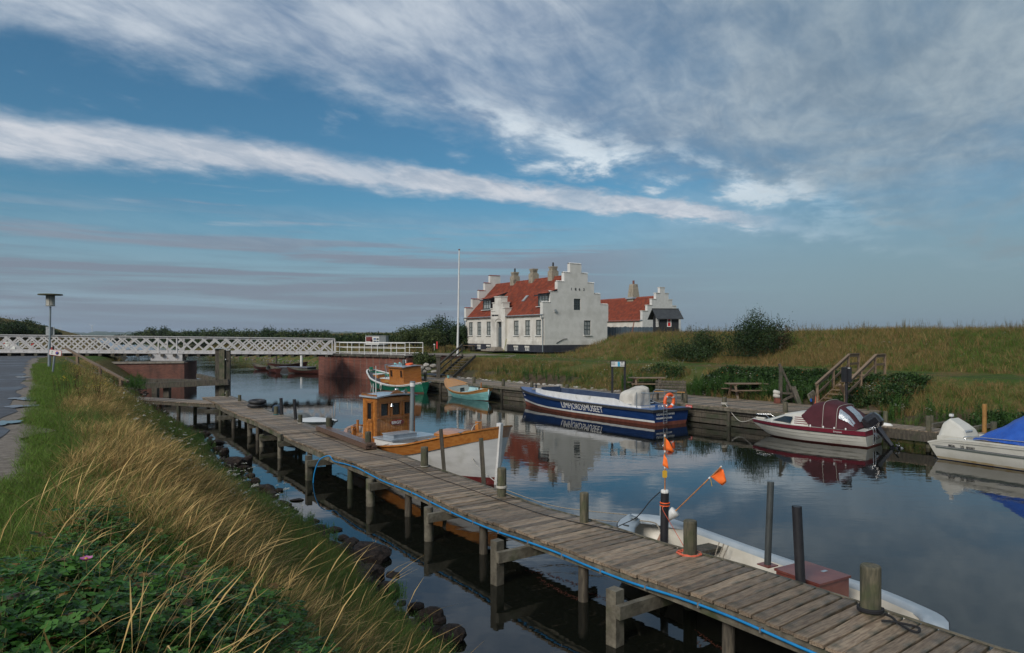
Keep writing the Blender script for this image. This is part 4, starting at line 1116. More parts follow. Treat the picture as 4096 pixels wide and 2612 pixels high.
mb = MB(); wall(mb,(-.03,-.03,0),FU,PZ,HL + .06,[(h[0] + .03,h[1] + .03,h[2],h[3]) for h in bw] + [(d0 + .03,d1 + .03,.42,PZ)],.16,FN); mb.build('plinth',m_plinth,hs)
mb = MB(); mb.bar((-.02,0,.9),(-.02,HL,.9),.04,.40); o = mb.build('plinth_band',m_plaster,hs)
MB().bar((-.05,0,EAVE - .12),(-.05,HL,EAVE - .12),.12,.20).build('cornice',m_plaster,hs)
for w_ in wins: window(hs,FO,FU,FN,*w_,(0,.5,1),(0,.34,.62,1),m_frame,m_paleglass,arch=.09)
for w_ in bw: window(hs,FO,FU,FN,*w_,(0,.5,1),(0,.5,1),m_white if w_ is not bw[1] else m_frame,m_paleglass,fw=.035,sill=False)
# gable with steps
cols = [(-.17,.62,7.14),(.62,1.40,8.17),(1.40,2.12,9.17),(2.12,2.76,10.06),(2.76,4.0,10.95),(4.0,4.70,10.06),(4.70,5.42,9.16),(5.42,6.16,8.12),(6.16,6.95,7.08)]
sc_ = HW / 6.95
cols = [(a * sc_ if a > 0 else a,(b * sc_ if b < 6.9 else HW + .12),z - KZ) for a,b,z in cols]
g_in = lambda u,z: any(a < u + 0 < b and z < zt0 for a,b,zt0 in cols)
gh = []
a,b = spx(1193),spx(1258); gh.append((a,b,zg(577,2.9),zg(467,2.9)))
a,b = spx(1291),spx(1357); gh.append((a,b,zg(817,4.2),zg(678,4.2)))
def gable(yf,N,holes,name):
 mb = MB(); us = [c_[0] for c_ in cols] + [cols[-1][1]]
 O = (-.17,yf,0)
 hl = [(h[0] + .17,h[1] + .17,h[2],h[3]) for h in holes]
 wall(mb,O,(1,0,0),8.6,cols[-1][1] + .17,hl,.14,N,inside=lambda u,z: any(a <= u - .17 <= b and z < zt0 for a,b,zt0 in cols) and not (u - .17 < 0 and z < 3.3) and not (u - .17 > HW and z < 3.0),us_extra=[c_ + .17 for c_ in us] + [.17,HW + .17],zs_extra=[c_[2] for c_ in cols] + [3.3,3.0],z0=PZ)
 wall(mb,(-.17,yf - N[1] * .46,0),(1,0,0),8.6,cols[-1][1] + .17,[],.1,(0,-N[1],0),inside=lambda u,z: any(a <= u - .17 <= b and z < zt0 for a,b,zt0 in cols) and z > 3.3,us_extra=[c_ + .17 for c_ in us],zs_extra=[c_[2] for c_ in cols] + [3.3],z0=PZ)
 y0,y1 = yf,yf - N[1] * .46
 prev = 3.3
 for i,(a,b,z) in enumerate(cols):        # vertical step sides
  nxt = cols[i + 1][2] if i + 1 < len(cols) else 3.0
  if i == 0: mb.add([(a,y0,3.3),(a,y1,3.3),(a,y1,z),(a,y0,z)],[(0,1,2,3)]); mb.add([(a,y0,3.3),(a,y1,3.3),(0,y1,3.3),(0,y0,3.3)],[(0,1,2,3)])
  mb.add([(b,y0,min(z,nxt)),(b,y1,min(z,nxt)),(b,y1,max(z,nxt)),(b,y0,max(z,nxt))],[(0,1,2,3)])
  mb.add([(a,y0,z),(b,y0,z),(b,y1,z),(a,y1,z)],[(0,1,2,3)])
 g = mb.build(name,m_plaster2,hs)
 for a,b,z in cols:                        # tile capping, wavy edge
  n = max(3,int((b - a + .12) / .09)); rows = []
  for j in range(n + 1):
   x = a - .06 + (b - a + .12) * j / n; zz = z + .05 + .022 * (1 if j % 2 else -1)
   rows.append([(x,y0 - N[1] * -.05,zz - .03),(x,(y0 + y1) / 2,zz + .05),(x,y1 - N[1] * .05,zz - .03)])
  MB().grid(rows,sm=False).build('coping_tiles',m_tile if yf > 1 else m_plaster2,g)
 return g
gable(0,(0,-1,0),gh,'stepped_gable')
gable(HL,(0,1,0),[],'stepped_gable')
mb = MB(); wall(mb,(-.03,-.03,0),(1,0,0),PZ,HW + .06,[],.1,(0,-1,0)); mb.build('plinth',m_plinth,hs)
MB().bar((0,-.02,.92),(HW,-.02,.92),.03,.44).build('plinth_band',m_plaster2,hs)
mb = MB(); wall(mb,(HW,0,0),(0,1,0),EAVE,HL,[],.1,(1,0,0)); mb.build('rear_wall',m_plaster,hs)
window(hs,(0,0,0),(1,0,0),(0,-1,0),*gh[0],(0,.34,.66,1),(0,.5,1),m_frame,m_glass,fw=.08,sill=False)
window(hs,(0,0,0),(1,0,0),(0,-1,0),*gh[1],(0,.5,1),(0,.36,.66,1),m_frame,m_paleglass,fw=.08)
# number on the gable
for ch,cx_ in (('1',1161),('8',1201),('6',1239),('3',1281)):
 text_mesh('date_figure',ch,.36,frame4((spx(cx_),-.02,zg(387,3)),(1,0,0),(0,0,1)),m_text_b,hs,depth=.012)
lb = MB().box((spx(1010),-.09,zg(585,1)),(.16,.14,.26)).build('wall_light',m_steel,hs)
MB().tube([(spx(1020),-.08,zg(898,1)),(spx(1065),-.08,zg(872,1.4)),(spx(1092),-.08,zg(858,2)),(spx(1125),-.08,zg(855,2))],.03,n=6).build('stair_rail',m_blackpaint,hs)
# roof: real pantile waves
def pantiles(O,U,V,nu,nv,wu,wv,hole=None,m=m_tile,parent=hs,name='roof_tiles'):
 "U along the eave, V up the slope; returns one mesh of rolled courses"
 O,U,V = Vector(O),Vector(U).normalized(),Vector(V).normalized(); Nn = U.cross(V).normalized()
 if Nn.z < 0: Nn = -Nn
 sub = 6; mu = nu * sub
 prof = [(.050 * (math.sin(2 * math.pi * k / sub) * .5 + .5)) for k in range(sub)]
 vs,fs = [],[]
 rr = np.random.default_rng(5)
 lift = .028
 for j in range(nv):
  dz = rr.normal(0,.004)
  for e in (0,1):
   for i in range(mu + 1):
    h = prof[i % sub] + (lift if e == 0 else 0.0) + dz + rr.normal(0,.0015)
    vs.append(O + U * (i * wu / sub) + V * ((j + e) * wv) + Nn * h)
 for j in range(nv):
  b0 = j * 2 * (mu + 1); b1 = b0 + mu + 1; b2 = b1 + mu + 1
  for i in range(mu):
   if hole and hole((i + .5) * wu / sub,(j + .5) * wv): continue
   fs.append((b0 + i,b0 + i + 1,b1 + i + 1,b1 + i))
   if j + 1 < nv: fs.append((b1 + i,b1 + i + 1,b2 + i + 1,b2 + i))
 mb = MB(); mb.add(vs,fs,0,True); return mb.build(name,m,parent,kind='stuff')
sl = Vector((HW / 2,0,RIDGE - EAVE)).normalized(); SL = math.hypot(HW / 2 + .22,(RIDGE - EAVE) * (1 + .22 / (HW / 2)))
o0 = Vector((0,.46,EAVE)) - sl * .28
hole_y = lambda: 0
nu = int((HL - .92) / .235); wu = (HL - .92) / nu; nvr = int(SL / .33); wv = SL / nvr
pantiles(o0,(0,1,0),sl,nu,nvr,wu,wv)
sr = Vector((-HW / 2,0,RIDGE - EAVE)).normalized()
pantiles(Vector((HW,.46,EAVE)) - sr * .28,(0,1,0),sr,nu,nvr,wu,wv)
for i in range(40):
 y = .5 + i * (HL - 1.0) / 40; MB().lathe((HW / 2,y,RIDGE + .0),[(.13,0),(.115,.40)],8,axis=(0,1,0)).build('ridge_tile',m_tile,hs)
MB().tube([(-.20,.0,EAVE - .10),(-.20,HL,EAVE - .07)],.06,n=8).build('gutter',m_pipegrey,hs)
for y in (.12,HL + .02):
 MB().tube([(-.20,y,EAVE - .12),(-.19,y,EAVE - .3),(-.09,y,EAVE - .62),(-.09,y,.05)],.05,n=8).build('downpipe',m_pipegrey,hs)
# chimneys
def chim_t(cx_,x):
 k = (1800 + cx_ * .4153 - CX) / F; return (KX + .862 * x - k * (KY + .507 * x)) / (.507 + .862 * k)
for cx_,top,pot in ((625,215,178),(806,182,None),(993,160,120)):
 t = chim_t(cx_,HW / 2); Yc = KY + .507 * HW / 2 + .862 * t; zt0 = EYE + (823.5 - top) * .4153 / F * Yc - KZ
 th = MB(); w_ = .56
 th.box((HW / 2,t,RIDGE - .2 + .35),(.8,.8,1.0)); th.box((HW / 2,t,(RIDGE + .65 + zt0) / 2),(w_,w_,zt0 - RIDGE - .65))
 th.box((HW / 2,t,zt0 - .06),(w_ + .14,w_ + .14,.13)); th.box((HW / 2,t,zt0 - .22),(w_ + .07,w_ + .07,.1)); th.box((HW / 2,t,RIDGE + .70),(w_ + .1,w_ + .1,.1))
 c_ = th.build('chimney',m_chimney,hs)
 if pot: MB().tube([(HW / 2,t,zt0),(HW / 2,t,EYE + (823.5 - pot) * .4153 / F * Yc - KZ)],.09,n=10).build('chimney_pot',m_rubber,c_)
# portal with its own stepped gable
t1p,t0p = tpx(415),tpx(552)
MB()
prj = .28
pcols = [(t0p,t0p + .42,4.40),(t0p + .42,t0p + .85,5.0),(t0p + .85,t1p - .85,5.62),(t1p - .85,t1p - .42,5.0),(t1p - .42,t1p,4.40)]
Wp = t1p - t0p
mb = MB()
wall(mb,(-prj,t0p,0),(0,1,0),5.7,Wp,[(d0 - t0p,d1 - t0p,0,3.05)],prj + .2,(-1,0,0),inside=lambda u,z: any(a <= u + t0p <= b and z < zt0 for a,b,zt0 in pcols),us_extra=[c_[0] - t0p for c_ in pcols],zs_extra=[c_[2] for c_ in pcols])
for a,b,z in pcols: mb.add([(-prj,a,z),(-prj,b,z),(.5,b,z),(.5,a,z)],[(0,1,2,3)])
for y,lo,hi in ((t0p,0,4.40),(t1p,0,4.40),(t0p + .42,4.40,5.0),(t1p - .42,4.40,5.0),(t0p + .85,5.0,5.62),(t1p - .85,5.0,5.62)):
 mb.add([(-prj,y,lo),(.5,y,lo),(.5,y,hi),(-prj,y,hi)],[(0,1,2,3)])
mb.add([(.5,t0p,3.6),(.5,t1p,3.6),(.5,t1p,4.4),(.5,t0p,4.4)],[(0,1,2,3)])
pt = mb.build('portal',m_plaster,hs)
for a,b,z in pcols: MB().bar((.1,a - .04,z + .04),(.1,b + .04,z + .04),.9,.09).build('coping',m_plaster,pt)
arc = [(-prj - .03,(d0 + d1) / 2 + (d1 - d0) * .78 * math.cos(g),2.95 + .42 * math.sin(g)) for g in [math.pi * k / 12 for k in range(13)]]
MB().tube(arc,.045,n=6).build('arch_moulding',m_plaster,pt)
dr = MB().box((-.02,(d0 + d1) / 2,1.45),(.06,d1 - d0,2.0)).build('door',m_doorgrey,hs)
for s_ in (-1,1):
 for zc_,h_ in ((.75,.35),(1.25,.4),(1.95,.6)): MB().box((-.055,(d0 + d1) / 2 + s_ * (d1 - d0) * .24,zc_),(.03,(d1 - d0) * .36,h_)).build('door_panel',m_doorgrey,dr)
MB().box((-.07,(d0 + d1) / 2 - .05,1.4),(.05,.03,.12)).build('handle',m_rubber,dr)
window(hs,(-.0,0,0),(0,1,0),(-1,0,0),d0,d1,2.45,3.0,(0,.5,1),(0,1),m_doorgrey,m_glass,fw=.06,inset=.04,sill=False)
text_mesh('lettering','Limfjordsmuseet',.30,frame4((-prj - .01,t1p - .2,3.64),(0,-1,0),(0,0,1)),m_text_b,hs,depth=.01,sx=.72,bold=.006)
MB().tube([(-prj - .08,t1p - .2,4.15),(-prj - .08,t1p - 1.1,4.15)],.015,n=5).build('flag_bracket',m_darksteel,hs)
MB().box((-.08,tpx(430),1.75),(.10,.32,.95)).build('notice_case',m_frame,hs); MB().box((-.14,tpx(430),2.05),(.02,.22,.2)).build('notice',m_whitesign,hs)
for i,(w_,dp,z) in enumerate(((1.7,1.5,.14),(1.45,1.1,.28),(1.2,.7,.42))):
 MB().box((-prj - dp / 2 + .15,(d0 + d1) / 2 + .1,z - .07),(dp,w_ + .8 * (2 - i) * .6,.14)).build('door_step',m_stonestep,hs)
# bench, broom
bn = thing('plank_bench',(KX,KY,KZ),'low plank bench against the black plinth left of the museum steps','bench',rz=ANG)
by0,by1 = sorted((tpx(160),tpx(265)))
MB().box((-.45,(by0 + by1) / 2,.48),(.36,by1 - by0,.05)).build('seat',m_stairwood,bn)
for y in (by0 + .15,by1 - .15): MB().box((-.45,y,.22),(.30,.07,.46)).build('leg',m_oldwood,bn)
o = MB().tube([(0,0,0),(.28,-.12,1.25)],.03,n=6).build('leaning_pole',mat('yellow_green_pole',(.28,.28,.05),.6),loc=(KX - .862 * .75 - .507 * tpx(578),KY - .507 * .75 + .862 * tpx(578),KZ)); o.rotation_euler = (0,0,ANG)
tag(o,'thin yellow-green pole leaning against the wall right of the museum steps','pole')
# dormers
def dormer(cxa,cxb,ztop,zbot,xf=.55):
 ya,yb = sorted((tpx(cxa) ,tpx(cxb)))
 k0 = .20; xf_ = xf
 ya -= .1; yb += .12
 z0_,z1_ = zbot,ztop
 mb = MB()
 wall(mb,(xf_,ya,0),(0,1,0),z1_ + .1,yb - ya,[(.08,yb - ya - .08,z0_,z1_)],.08,(-1,0,0),z0=z0_ - .18)
 d_ = mb.build('dormer',m_frame,hs)
 window(d_,(xf_,ya,0),(0,1,0),(-1,0,0),.08,yb - ya - .08,z0_,z1_,(0,.33,.67,1),(0,.5,1),m_frame,m_paleglass,fw=.05,inset=.04,sill=False)
 # cheeks: from the front face back to the roof plane
 rise = (RIDGE - EAVE) / (HW / 2); rf = .34            # dormer roof slope
 xr = (z1_ + .1 - EAVE - rf * xf_) / (rise - rf); zr_ = EAVE + rise * xr
 for y in (ya,yb):
  MB().prism([(xf_,y - .02,z0_ - .18),(xf_,y - .02,z1_ + .12),(xr,y - .02,zr_),((z0_ - .18 - EAVE) / rise,y - .02,z0_ - .18)],(0,.04,0)).build('cheek',m_blackboard,d_)
 dl = Vector((xr - xf_ + .35,0,(xr - xf_ + .35) * rf)); n_v = max(2,int(dl.length / .33)); wv_ = dl.length / n_v
 w_ = yb - ya + .5; n_u = int(w_ / .235)
 pantiles((xf_ - .35,ya - .25,z1_ + .10 - .35 * rf + .04),(0,1,0),dl,n_u,n_v,w_ / n_u,wv_,parent=d_,name='dormer_tiles')
 MB().prism([(xf_ - .35,ya - .25,z1_ + .0 - .35 * rf),(xf_ - .35,ya - .25,z1_ + .12 - .35 * rf),(xr,ya - .25,zr_ + .06),(xr,ya - .25,zr_ - .10)],(0,.05,0)).build('barge_board',m_blackpaint,d_)
 MB().bar((xf_ - .32,ya - .2,z1_ + .02 - .3 * rf),(xf_ - .32,yb + .2,z1_ + .02 - .3 * rf),.06,.10).build('fascia',m_blackpaint,d_)
 MB().bar((xf_ - .1,ya - .08,z0_ - .16),(xf_ - .1,yb + .08,z0_ - .16),.3,.05).build('lead_flashing',m_whitesign,d_)
dormer(278,343,5.55,4.55,.60)
dormer(805,888,5.55,4.55,.60)
# skylight
ty_ = chim_t(722,1.6)
sk = MB().box((1.62,ty_,EAVE + (RIDGE - EAVE) / (HW / 2) * 1.62 + .10),(.85,.5,.06),rot=Matrix.Rotation(-math.atan2(RIDGE - EAVE,HW / 2),3,'Y')).build('skylight',m_steel,hs)
MB().box((1.60,ty_,EAVE + (RIDGE - EAVE) / (HW / 2) * 1.62 + .14),(.7,.38,.02),rot=Matrix.Rotation(-math.atan2(RIDGE - EAVE,HW / 2),3,'Y')).build('pane',m_paleglass,sk)
# ================================================================ second building behind
K2 = Vector((15.7,84.0,2.45)); W2,L2 = 6.1,15.0; E2,R2 = 3.5,6.45
h2 = thing('outbuilding',K2,'lower white building with stepped gable and red roof behind the museum house','house',rz=ANG)
mb = MB(); wall(mb,(0,0,0),(0,1,0),E2,L2,[],.1,(-1,0,0)); mb.build('wall',m_plaster,h2)
c2 = [(-.05,.72,4.5),(.72,1.42,5.2),(1.42,2.08,5.95),(2.08,2.72,6.7),(2.72,3.5,7.4),(3.5,4.12,6.7),(4.12,4.74,5.95),(4.74,5.42,5.2),(5.42,6.15,4.5)]
mb = MB(); wall(mb,(-.05,0,0),(1,0,0),7.4,6.2,[],.1,(0,-1,0),inside=lambda u,z: any(a <= u - .05 <= b and z < zt0 for a,b,zt0 in c2),us_extra=[c_[0] + .05 for c_ in c2],zs_extra=[c_[2] for c_ in c2])
for i,(a,b,z) in enumerate(c2):
 nx = c2[i + 1][2] if i + 1 < len(c2) else 0; mb.add([(a,0,z),(b,0,z),(b,.4,z),(a,.4,z)],[(0,1,2,3)]); mb.add([(b,0,min(z,nx)),(b,.4,min(z,nx)),(b,.4,max(z,nx)),(b,0,max(z,nx))],[(0,1,2,3)])
mb.add([(-.05,0,0),(-.05,.4,0),(-.05,.4,4.5),(-.05,0,4.5)],[(0,1,2,3)])
wall(mb,(-.05,.4,0),(1,0,0),7.4,6.2,[],.1,(0,1,0),inside=lambda u,z: any(a <= u - .05 <= b and z < zt0 for a,b,zt0 in c2),us_extra=[c_[0] + .05 for c_ in c2],zs_extra=[c_[2] for c_ in c2])
g2 = mb.build('stepped_gable',mat('white_painted_brick',(.54,.54,.52),.8,(.62,.62,.60),3,bump=.6,bscale=6),h2)
for a,b,z in c2: MB().box(((a + b) / 2,.2,z + .03),(b - a + .08,.5,.07)).build('coping',m_plaster,g2)
MB().lathe((3.1,-.02,4.45),[(0,0),(.42,0),(.42,.05),(0,.05)],16,axis=(0,-1,0)).build('round_window',m_frame,g2)
s2 = Vector((W2 / 2,0,R2 - E2)).normalized(); SL2 = math.hypot(W2 / 2,R2 - E2) + .3
n_u,n_v = int((L2 - .4) / .24),int(SL2 / .34)
pantiles(Vector((0,.4,E2)) - s2 * .3,(0,1,0),s2,n_u,n_v,(L2 - .4) / n_u,SL2 / n_v,parent=h2)
s3 = Vector((-W2 / 2,0,R2 - E2)).normalized(); pantiles(Vector((W2,.4,E2)) - s3 * .3,(0,1,0),s3,n_u,n_v,(L2 - .4) / n_u,SL2 / n_v,parent=h2)
MB().box((-.10,7.5,E2 - .12),(.1,15,.12)).build('gutter',m_pipegrey,h2)
ch = MB(); rows = []
cy2 = 5.3
for z,w_ in ((5.9,.60),(8.05,.38),(8.15,.36)): rows.append([(W2 / 2 - w_,cy2 - w_,z),(W2 / 2 + w_,cy2 - w_,z),(W2 / 2 + w_,cy2 + w_,z),(W2 / 2 - w_,cy2 + w_,z)])
ch.grid(rows,sm=False,closed=True); ch.add(rows[-1],[(0,1,2,3)]); c_ = ch.build('chimney',m_chimney,h2)
MB().tube([(W2 / 2,cy2,8.15),(W2 / 2,cy2,8.62)],.13,n=10).build('chimney_pot',m_rustred,c_)
MB().box((W2 / 2,cy2,6.35),(1.5,1.5,.2)).build('lead_flashing',m_greyroof,c_)
for y in (3.2,6.6,9.9): MB().lathe((-.02,y,2.2),[(0,0),(.5,0),(.5,.05),(0,.05)],16,axis=(-1,0,0)).build('round_window',m_frame,h2)
# blue-grey board fence on the mound
fn = thing('board_fence',(13,72,3),'blue-grey vertical board fence between the museum gable and the black hut','fence')
m_fence = mat('blue_grey_fence_paint',(.045,.07,.095),.6,(.06,.09,.12),4,(6,6,1),rnd=.15)
A_,B_ = WD(2424,1309,72),WD(2660,1309,72.5); n = 46
for i in range(n):
 p = A_.lerp(B_,(i + .5) / n); zt0 = 4.86 + .015 * (i % 3); MB().box((p.x,p.y + .012 * (i % 2),(zt0 + 2.6) / 2),((B_ - A_).length / n * .94,.03,zt0 - 2.6)).build('board',m_fence,fn,world=True)
# black hut
k = (2639 - CX) / F; hy = 66.0; hx = k * hy
ht = thing('black_hut',(hx,hy,0),'small tarred black wooden hut with felt roof and a red thing in its white window','hut',rz=R(8))
ht['label'] = 'small black wooden hut on the grassy mound, white-framed windows, something red inside'
zb = zr1(hx + 1,hy + .5) - .35; S_ = hy / F / 2.408 * 1.0
cr = lambda y: EYE + (823.5 - y) * .4153 / F * hy
Lh = (2213 - 2022) * .4153 / F * hy; Dh = 1.9; ez = cr(645); rz_ = cr(568)
ht.location.z = zb
mb = MB(); wl = (cr(740) - zb,cr(650) - zb); u0h = (2095 - 2022) / 191 * Lh; u1h = (2137 - 2022) / 191 * Lh
wall(mb,(0,0,0),(1,0,0),ez - zb,Lh,[(u0h,u1h,wl[0],wl[1])],.06,(0,-1,0))
wall(mb,(-0,0,0),(0,1,0),ez - zb,Dh,[(.35,.95,wl[0],wl[1] - .03)],.06,(-1,0,0))
wall(mb,(Lh,0,0),(0,1,0),ez - zb,Dh,[],.06,(1,0,0)); wall(mb,(0,Dh,0),(1,0,0),ez - zb,Lh,[],.06,(0,1,0))
for x in (0,Lh): mb.add([(x,0,ez - zb),(x,Dh,ez - zb),(x,Dh / 2,rz_ - zb - .05)],[(0,1,2)])
mb.build('wall',m_blackboard,ht)
for z in np.arange(.15,ez - zb,.17):
 if not (wl[0] - .1 < z < wl[1] + .1): MB().bar((0,-.012,z),(Lh,-.012,z),.025,.15).build('clapboard',m_blackboard,ht)
window(ht,(0,0,0),(1,0,0),(0,-1,0),u0h,u1h,wl[0],wl[1],(0,1),(0,.5,1),m_white,m_glass,fw=.07,inset=-.01,sill=False)
for o_ in list(bpy.data.objects):
 if o_.type == 'MESH' and o_.parent and o_.parent.name.startswith('window') and o_.parent.parent is ht and o_.name.startswith('pane'): o_.data.materials[0] = mat('red_window_print',(.55,.012,.012),.3,(.10,.01,.012),4.5,contrast=(.5,.62))
window(ht,(0,0,0),(0,1,0),(-1,0,0),.35,.95,wl[0],wl[1] - .03,(0,.5,1),(0,.5,1),m_white,m_glass,fw=.06,inset=-.01,sill=False)
for s_ in (0,1):
 y0_,y1_ = (-.35,Dh / 2) if s_ == 0 else (Dh + .35,Dh / 2)
 za = ez - zb - .05 - .35 * ((rz_ - ez) / (Dh / 2)) * .6; rows = [[(-.42,y0_,za),(Lh + .35,y0_,za)],[(-.42,y1_,rz_ - zb),(Lh + .35,y1_,rz_ - zb)]]
 mb = MB(); q = [Vector(p) for p in (rows[0][0],rows[0][1],rows[1][1],rows[1][0])]; mb.prism(q if s_ else list(reversed(q)),(0,0,.07)); mb.build('roof',m_slate,ht)
MB().bar((-.42,Dh / 2,rz_ - zb + .07),(Lh + .35,Dh / 2,rz_ - zb + .07),.2,.05).build('ridge_cap',m_slate,ht)
o = MB(); p = WD(2522,1338,64); q = WD(2537,1285,64); o.bar((p.x,p.y,p.z - .5),q,.07,.07); r_ = WD(2515,1340,64.5); o.bar((p.x - .2,p.y,p.z - .6),WD(2548,1330,64),.06,.06)
o = o.build('leaning_rod',m_rustred,world=True); tag(o,'crossed rusty rods leaning in the grass before the blue-grey fence','rod')
# flagpole, small marker posts
b = WD(1830,1410,60); zt0 = EYE + (CY - 1002) / F * 60
fp = thing('flagpole',(b.x,b.y,b.z),'tall slender white flagpole left of the museum house','flagpole')
MB().tube([(b.x,b.y,b.z - .3),(b.x + .07,b.y,zt0 * .5),(b.x + .15,b.y,zt0)],[.10,.08,.045],n=10).build('pole',m_white,fp,world=True)
MB().lathe((b.x + .15,b.y,zt0),[(0,0),(.07,.02),(.085,.07),(.06,.12),(0,.14)],10).build('finial',m_rustred,fp,world=True)
for px,y0,y1,wx,m_,nm,lab in ((1748,1395,1366,5,m_signred,'red_marker','slim red and white marker post on the grass left of the flagpole'),(1689,1404,1380,4,m_oldwood,'marker_post','dark short post at the end of the far white railing')):
 a_ = WD(px,y0,72); c_ = WD(px,y1,72); o = MB(); o.box(((a_.x + c_.x) / 2,72,(a_.z + c_.z) / 2),(wx / F * 72,.1,c_.z - a_.z)); o = o.build(nm,m_,world=True); tag(o,lab,'post')
p = WD(1737,1378,72); o = MB().box((p.x,p.y,p.z),(.16,.05,.12)); o.box((p.x,p.y + .05,p.z - .3),(.03,.03,.6)); o = o.build('small_sign',m_whitesign,world=True); tag(o,'tiny white plate on a stick left of the red marker','sign')
# advertising trailer
Yt = 92.0; tl,tr_ = WD(1462,1392,Yt),WD(1543,1392,Yt); gz = float(zr1(tl.x + 1,Yt))
tz0,tz1 = EYE - (1380 - CY) / F * Yt,EYE - (1344 - CY) / F * Yt
tra = thing('box_trailer',(tl.x,Yt,tz0 - .5),'grey box trailer carrying a printed museum banner, parked beyond the railings','trailer')
wtr = (tr_.x - tl.x); f_ = .68
MB().box((tl.x + wtr / 2,Yt + 1.0,(tz0 + tz1) / 2),(wtr,2.0,tz1 - tz0)).build('box',mat('grey_trailer_sheet',(.16,.18,.19),.5,(.2,.22,.23),3,(8,1,1)),tra,world=True)
MB().box((tl.x + wtr / 2,Yt + 1.0,tz1 + .03),(wtr + .06,2.1,.06)).build('roof',m_steel,tra,world=True)
bn_ = MB().box((tl.x + wtr * f_ / 2,Yt - .03,(tz0 + tz1) / 2 - .02),(wtr * f_,.03,(tz1 - tz0) * .92)).build('banner',m_whitesign,tra,world=True)
for (cx_,cz_,w_,h_,m_) in ((.18,.30,.30,.5,m_darkred),(.30,.5,.1,.3,m_boxred),(.46,.28,.12,.16,m_bluedeck),(.46,.58,.12,.2,m_navy),(.60,.3,.1,.2,m_frame),(.60,.6,.1,.2,m_navy)):
 MB().box((tl.x + wtr * cx_,Yt - .055,tz0 + (tz1 - tz0) * (1 - cz_) - .05),(w_ * wtr,.02,h_ * (tz1 - tz0))).build('print',m_,bn_ if False else tra,world=True)
for x in (.35,.55): MB().lathe((tl.x + wtr * x,Yt - .02,tz0 - .15),[(0,0),(.3,0),(.3,.18),(0,.18)],16,axis=(0,1,0)).build('wheel',m_rubber,tra,world=True)
MB().bar((tl.x - .1,Yt + .4,tz0 - .1),(tl.x + wtr + .2,Yt + .4,tz0 - .1),.1,.12).build('chassis',m_darksteel,tra,world=True)
# wind turbines far beyond
def turbine(px,base,hub,rad,Y_,lab,rot):
 p = WD(px,base,Y_); h = WD(px,hub,Y_); r = rad / F * Y_
 th = thing('wind_turbine',(p.x,p.y,p.z - 20),lab,'wind turbine',group='wind turbines on the far shore')
 MB().tube([(p.x,p.y,p.z - 20),h],[3.2,1.8],n=8).build('tower',m_white,th,world=True)
 MB().bar((h.x,h.y - 4,h.z),(h.x,h.y + 6,h.z),4,4).build('nacelle',m_white,th,world=True)
 for k in range(3):
  g = rot + k * 2.094; e = h + Vector((math.cos(g),0,math.sin(g))) * r
  MB().bar((h.x,h.y - 5,h.z),(e.x,e.y - 5,e.z),2.2,1.0,up=(0,1,0)).build('blade',m_white,th,world=True)
turbine(369,1335,1303,13,5000,'larger white wind turbine on the horizon above the lattice bridge',.45)
turbine(243,1335,1311,9,7000,'fainter smaller wind turbine on the horizon right of the lamp',1.6)
# ================================================================ boats
def interp(t,P): return float(np.interp(t,[p[0] for p in P],[p[1] for p in P]))
def sm_interp(t,P):
 "smooth (cosine eased cubic) interpolation of a table"
 x = [p[0] for p in P]; y = [p[1] for p in P]; n = len(x)
 if t <= x[0]: return y[0]
 if t >= x[-1]: return y[-1]
 i = max(j for j in range(n - 1) if x[j] <= t)
 def slope(j):
  if j == 0: return (y[1] - y[0]) / (x[1] - x[0])
  if j == n - 1: return (y[-1] - y[-2]) / (x[-1] - x[-2])
  return (y[j + 1] - y[j - 1]) / (x[j + 1] - x[j - 1])
 h = x[i + 1] - x[i]; u = (t - x[i]) / h; m0,m1 = slope(i) * h,slope(i + 1) * h
 return (2 * u ** 3 - 3 * u ** 2 + 1) * y[i] + (u ** 3 - 2 * u ** 2 + u) * m0 + (-2 * u ** 3 + 3 * u ** 2) * y[i + 1] + (u ** 3 - u ** 2) * m1
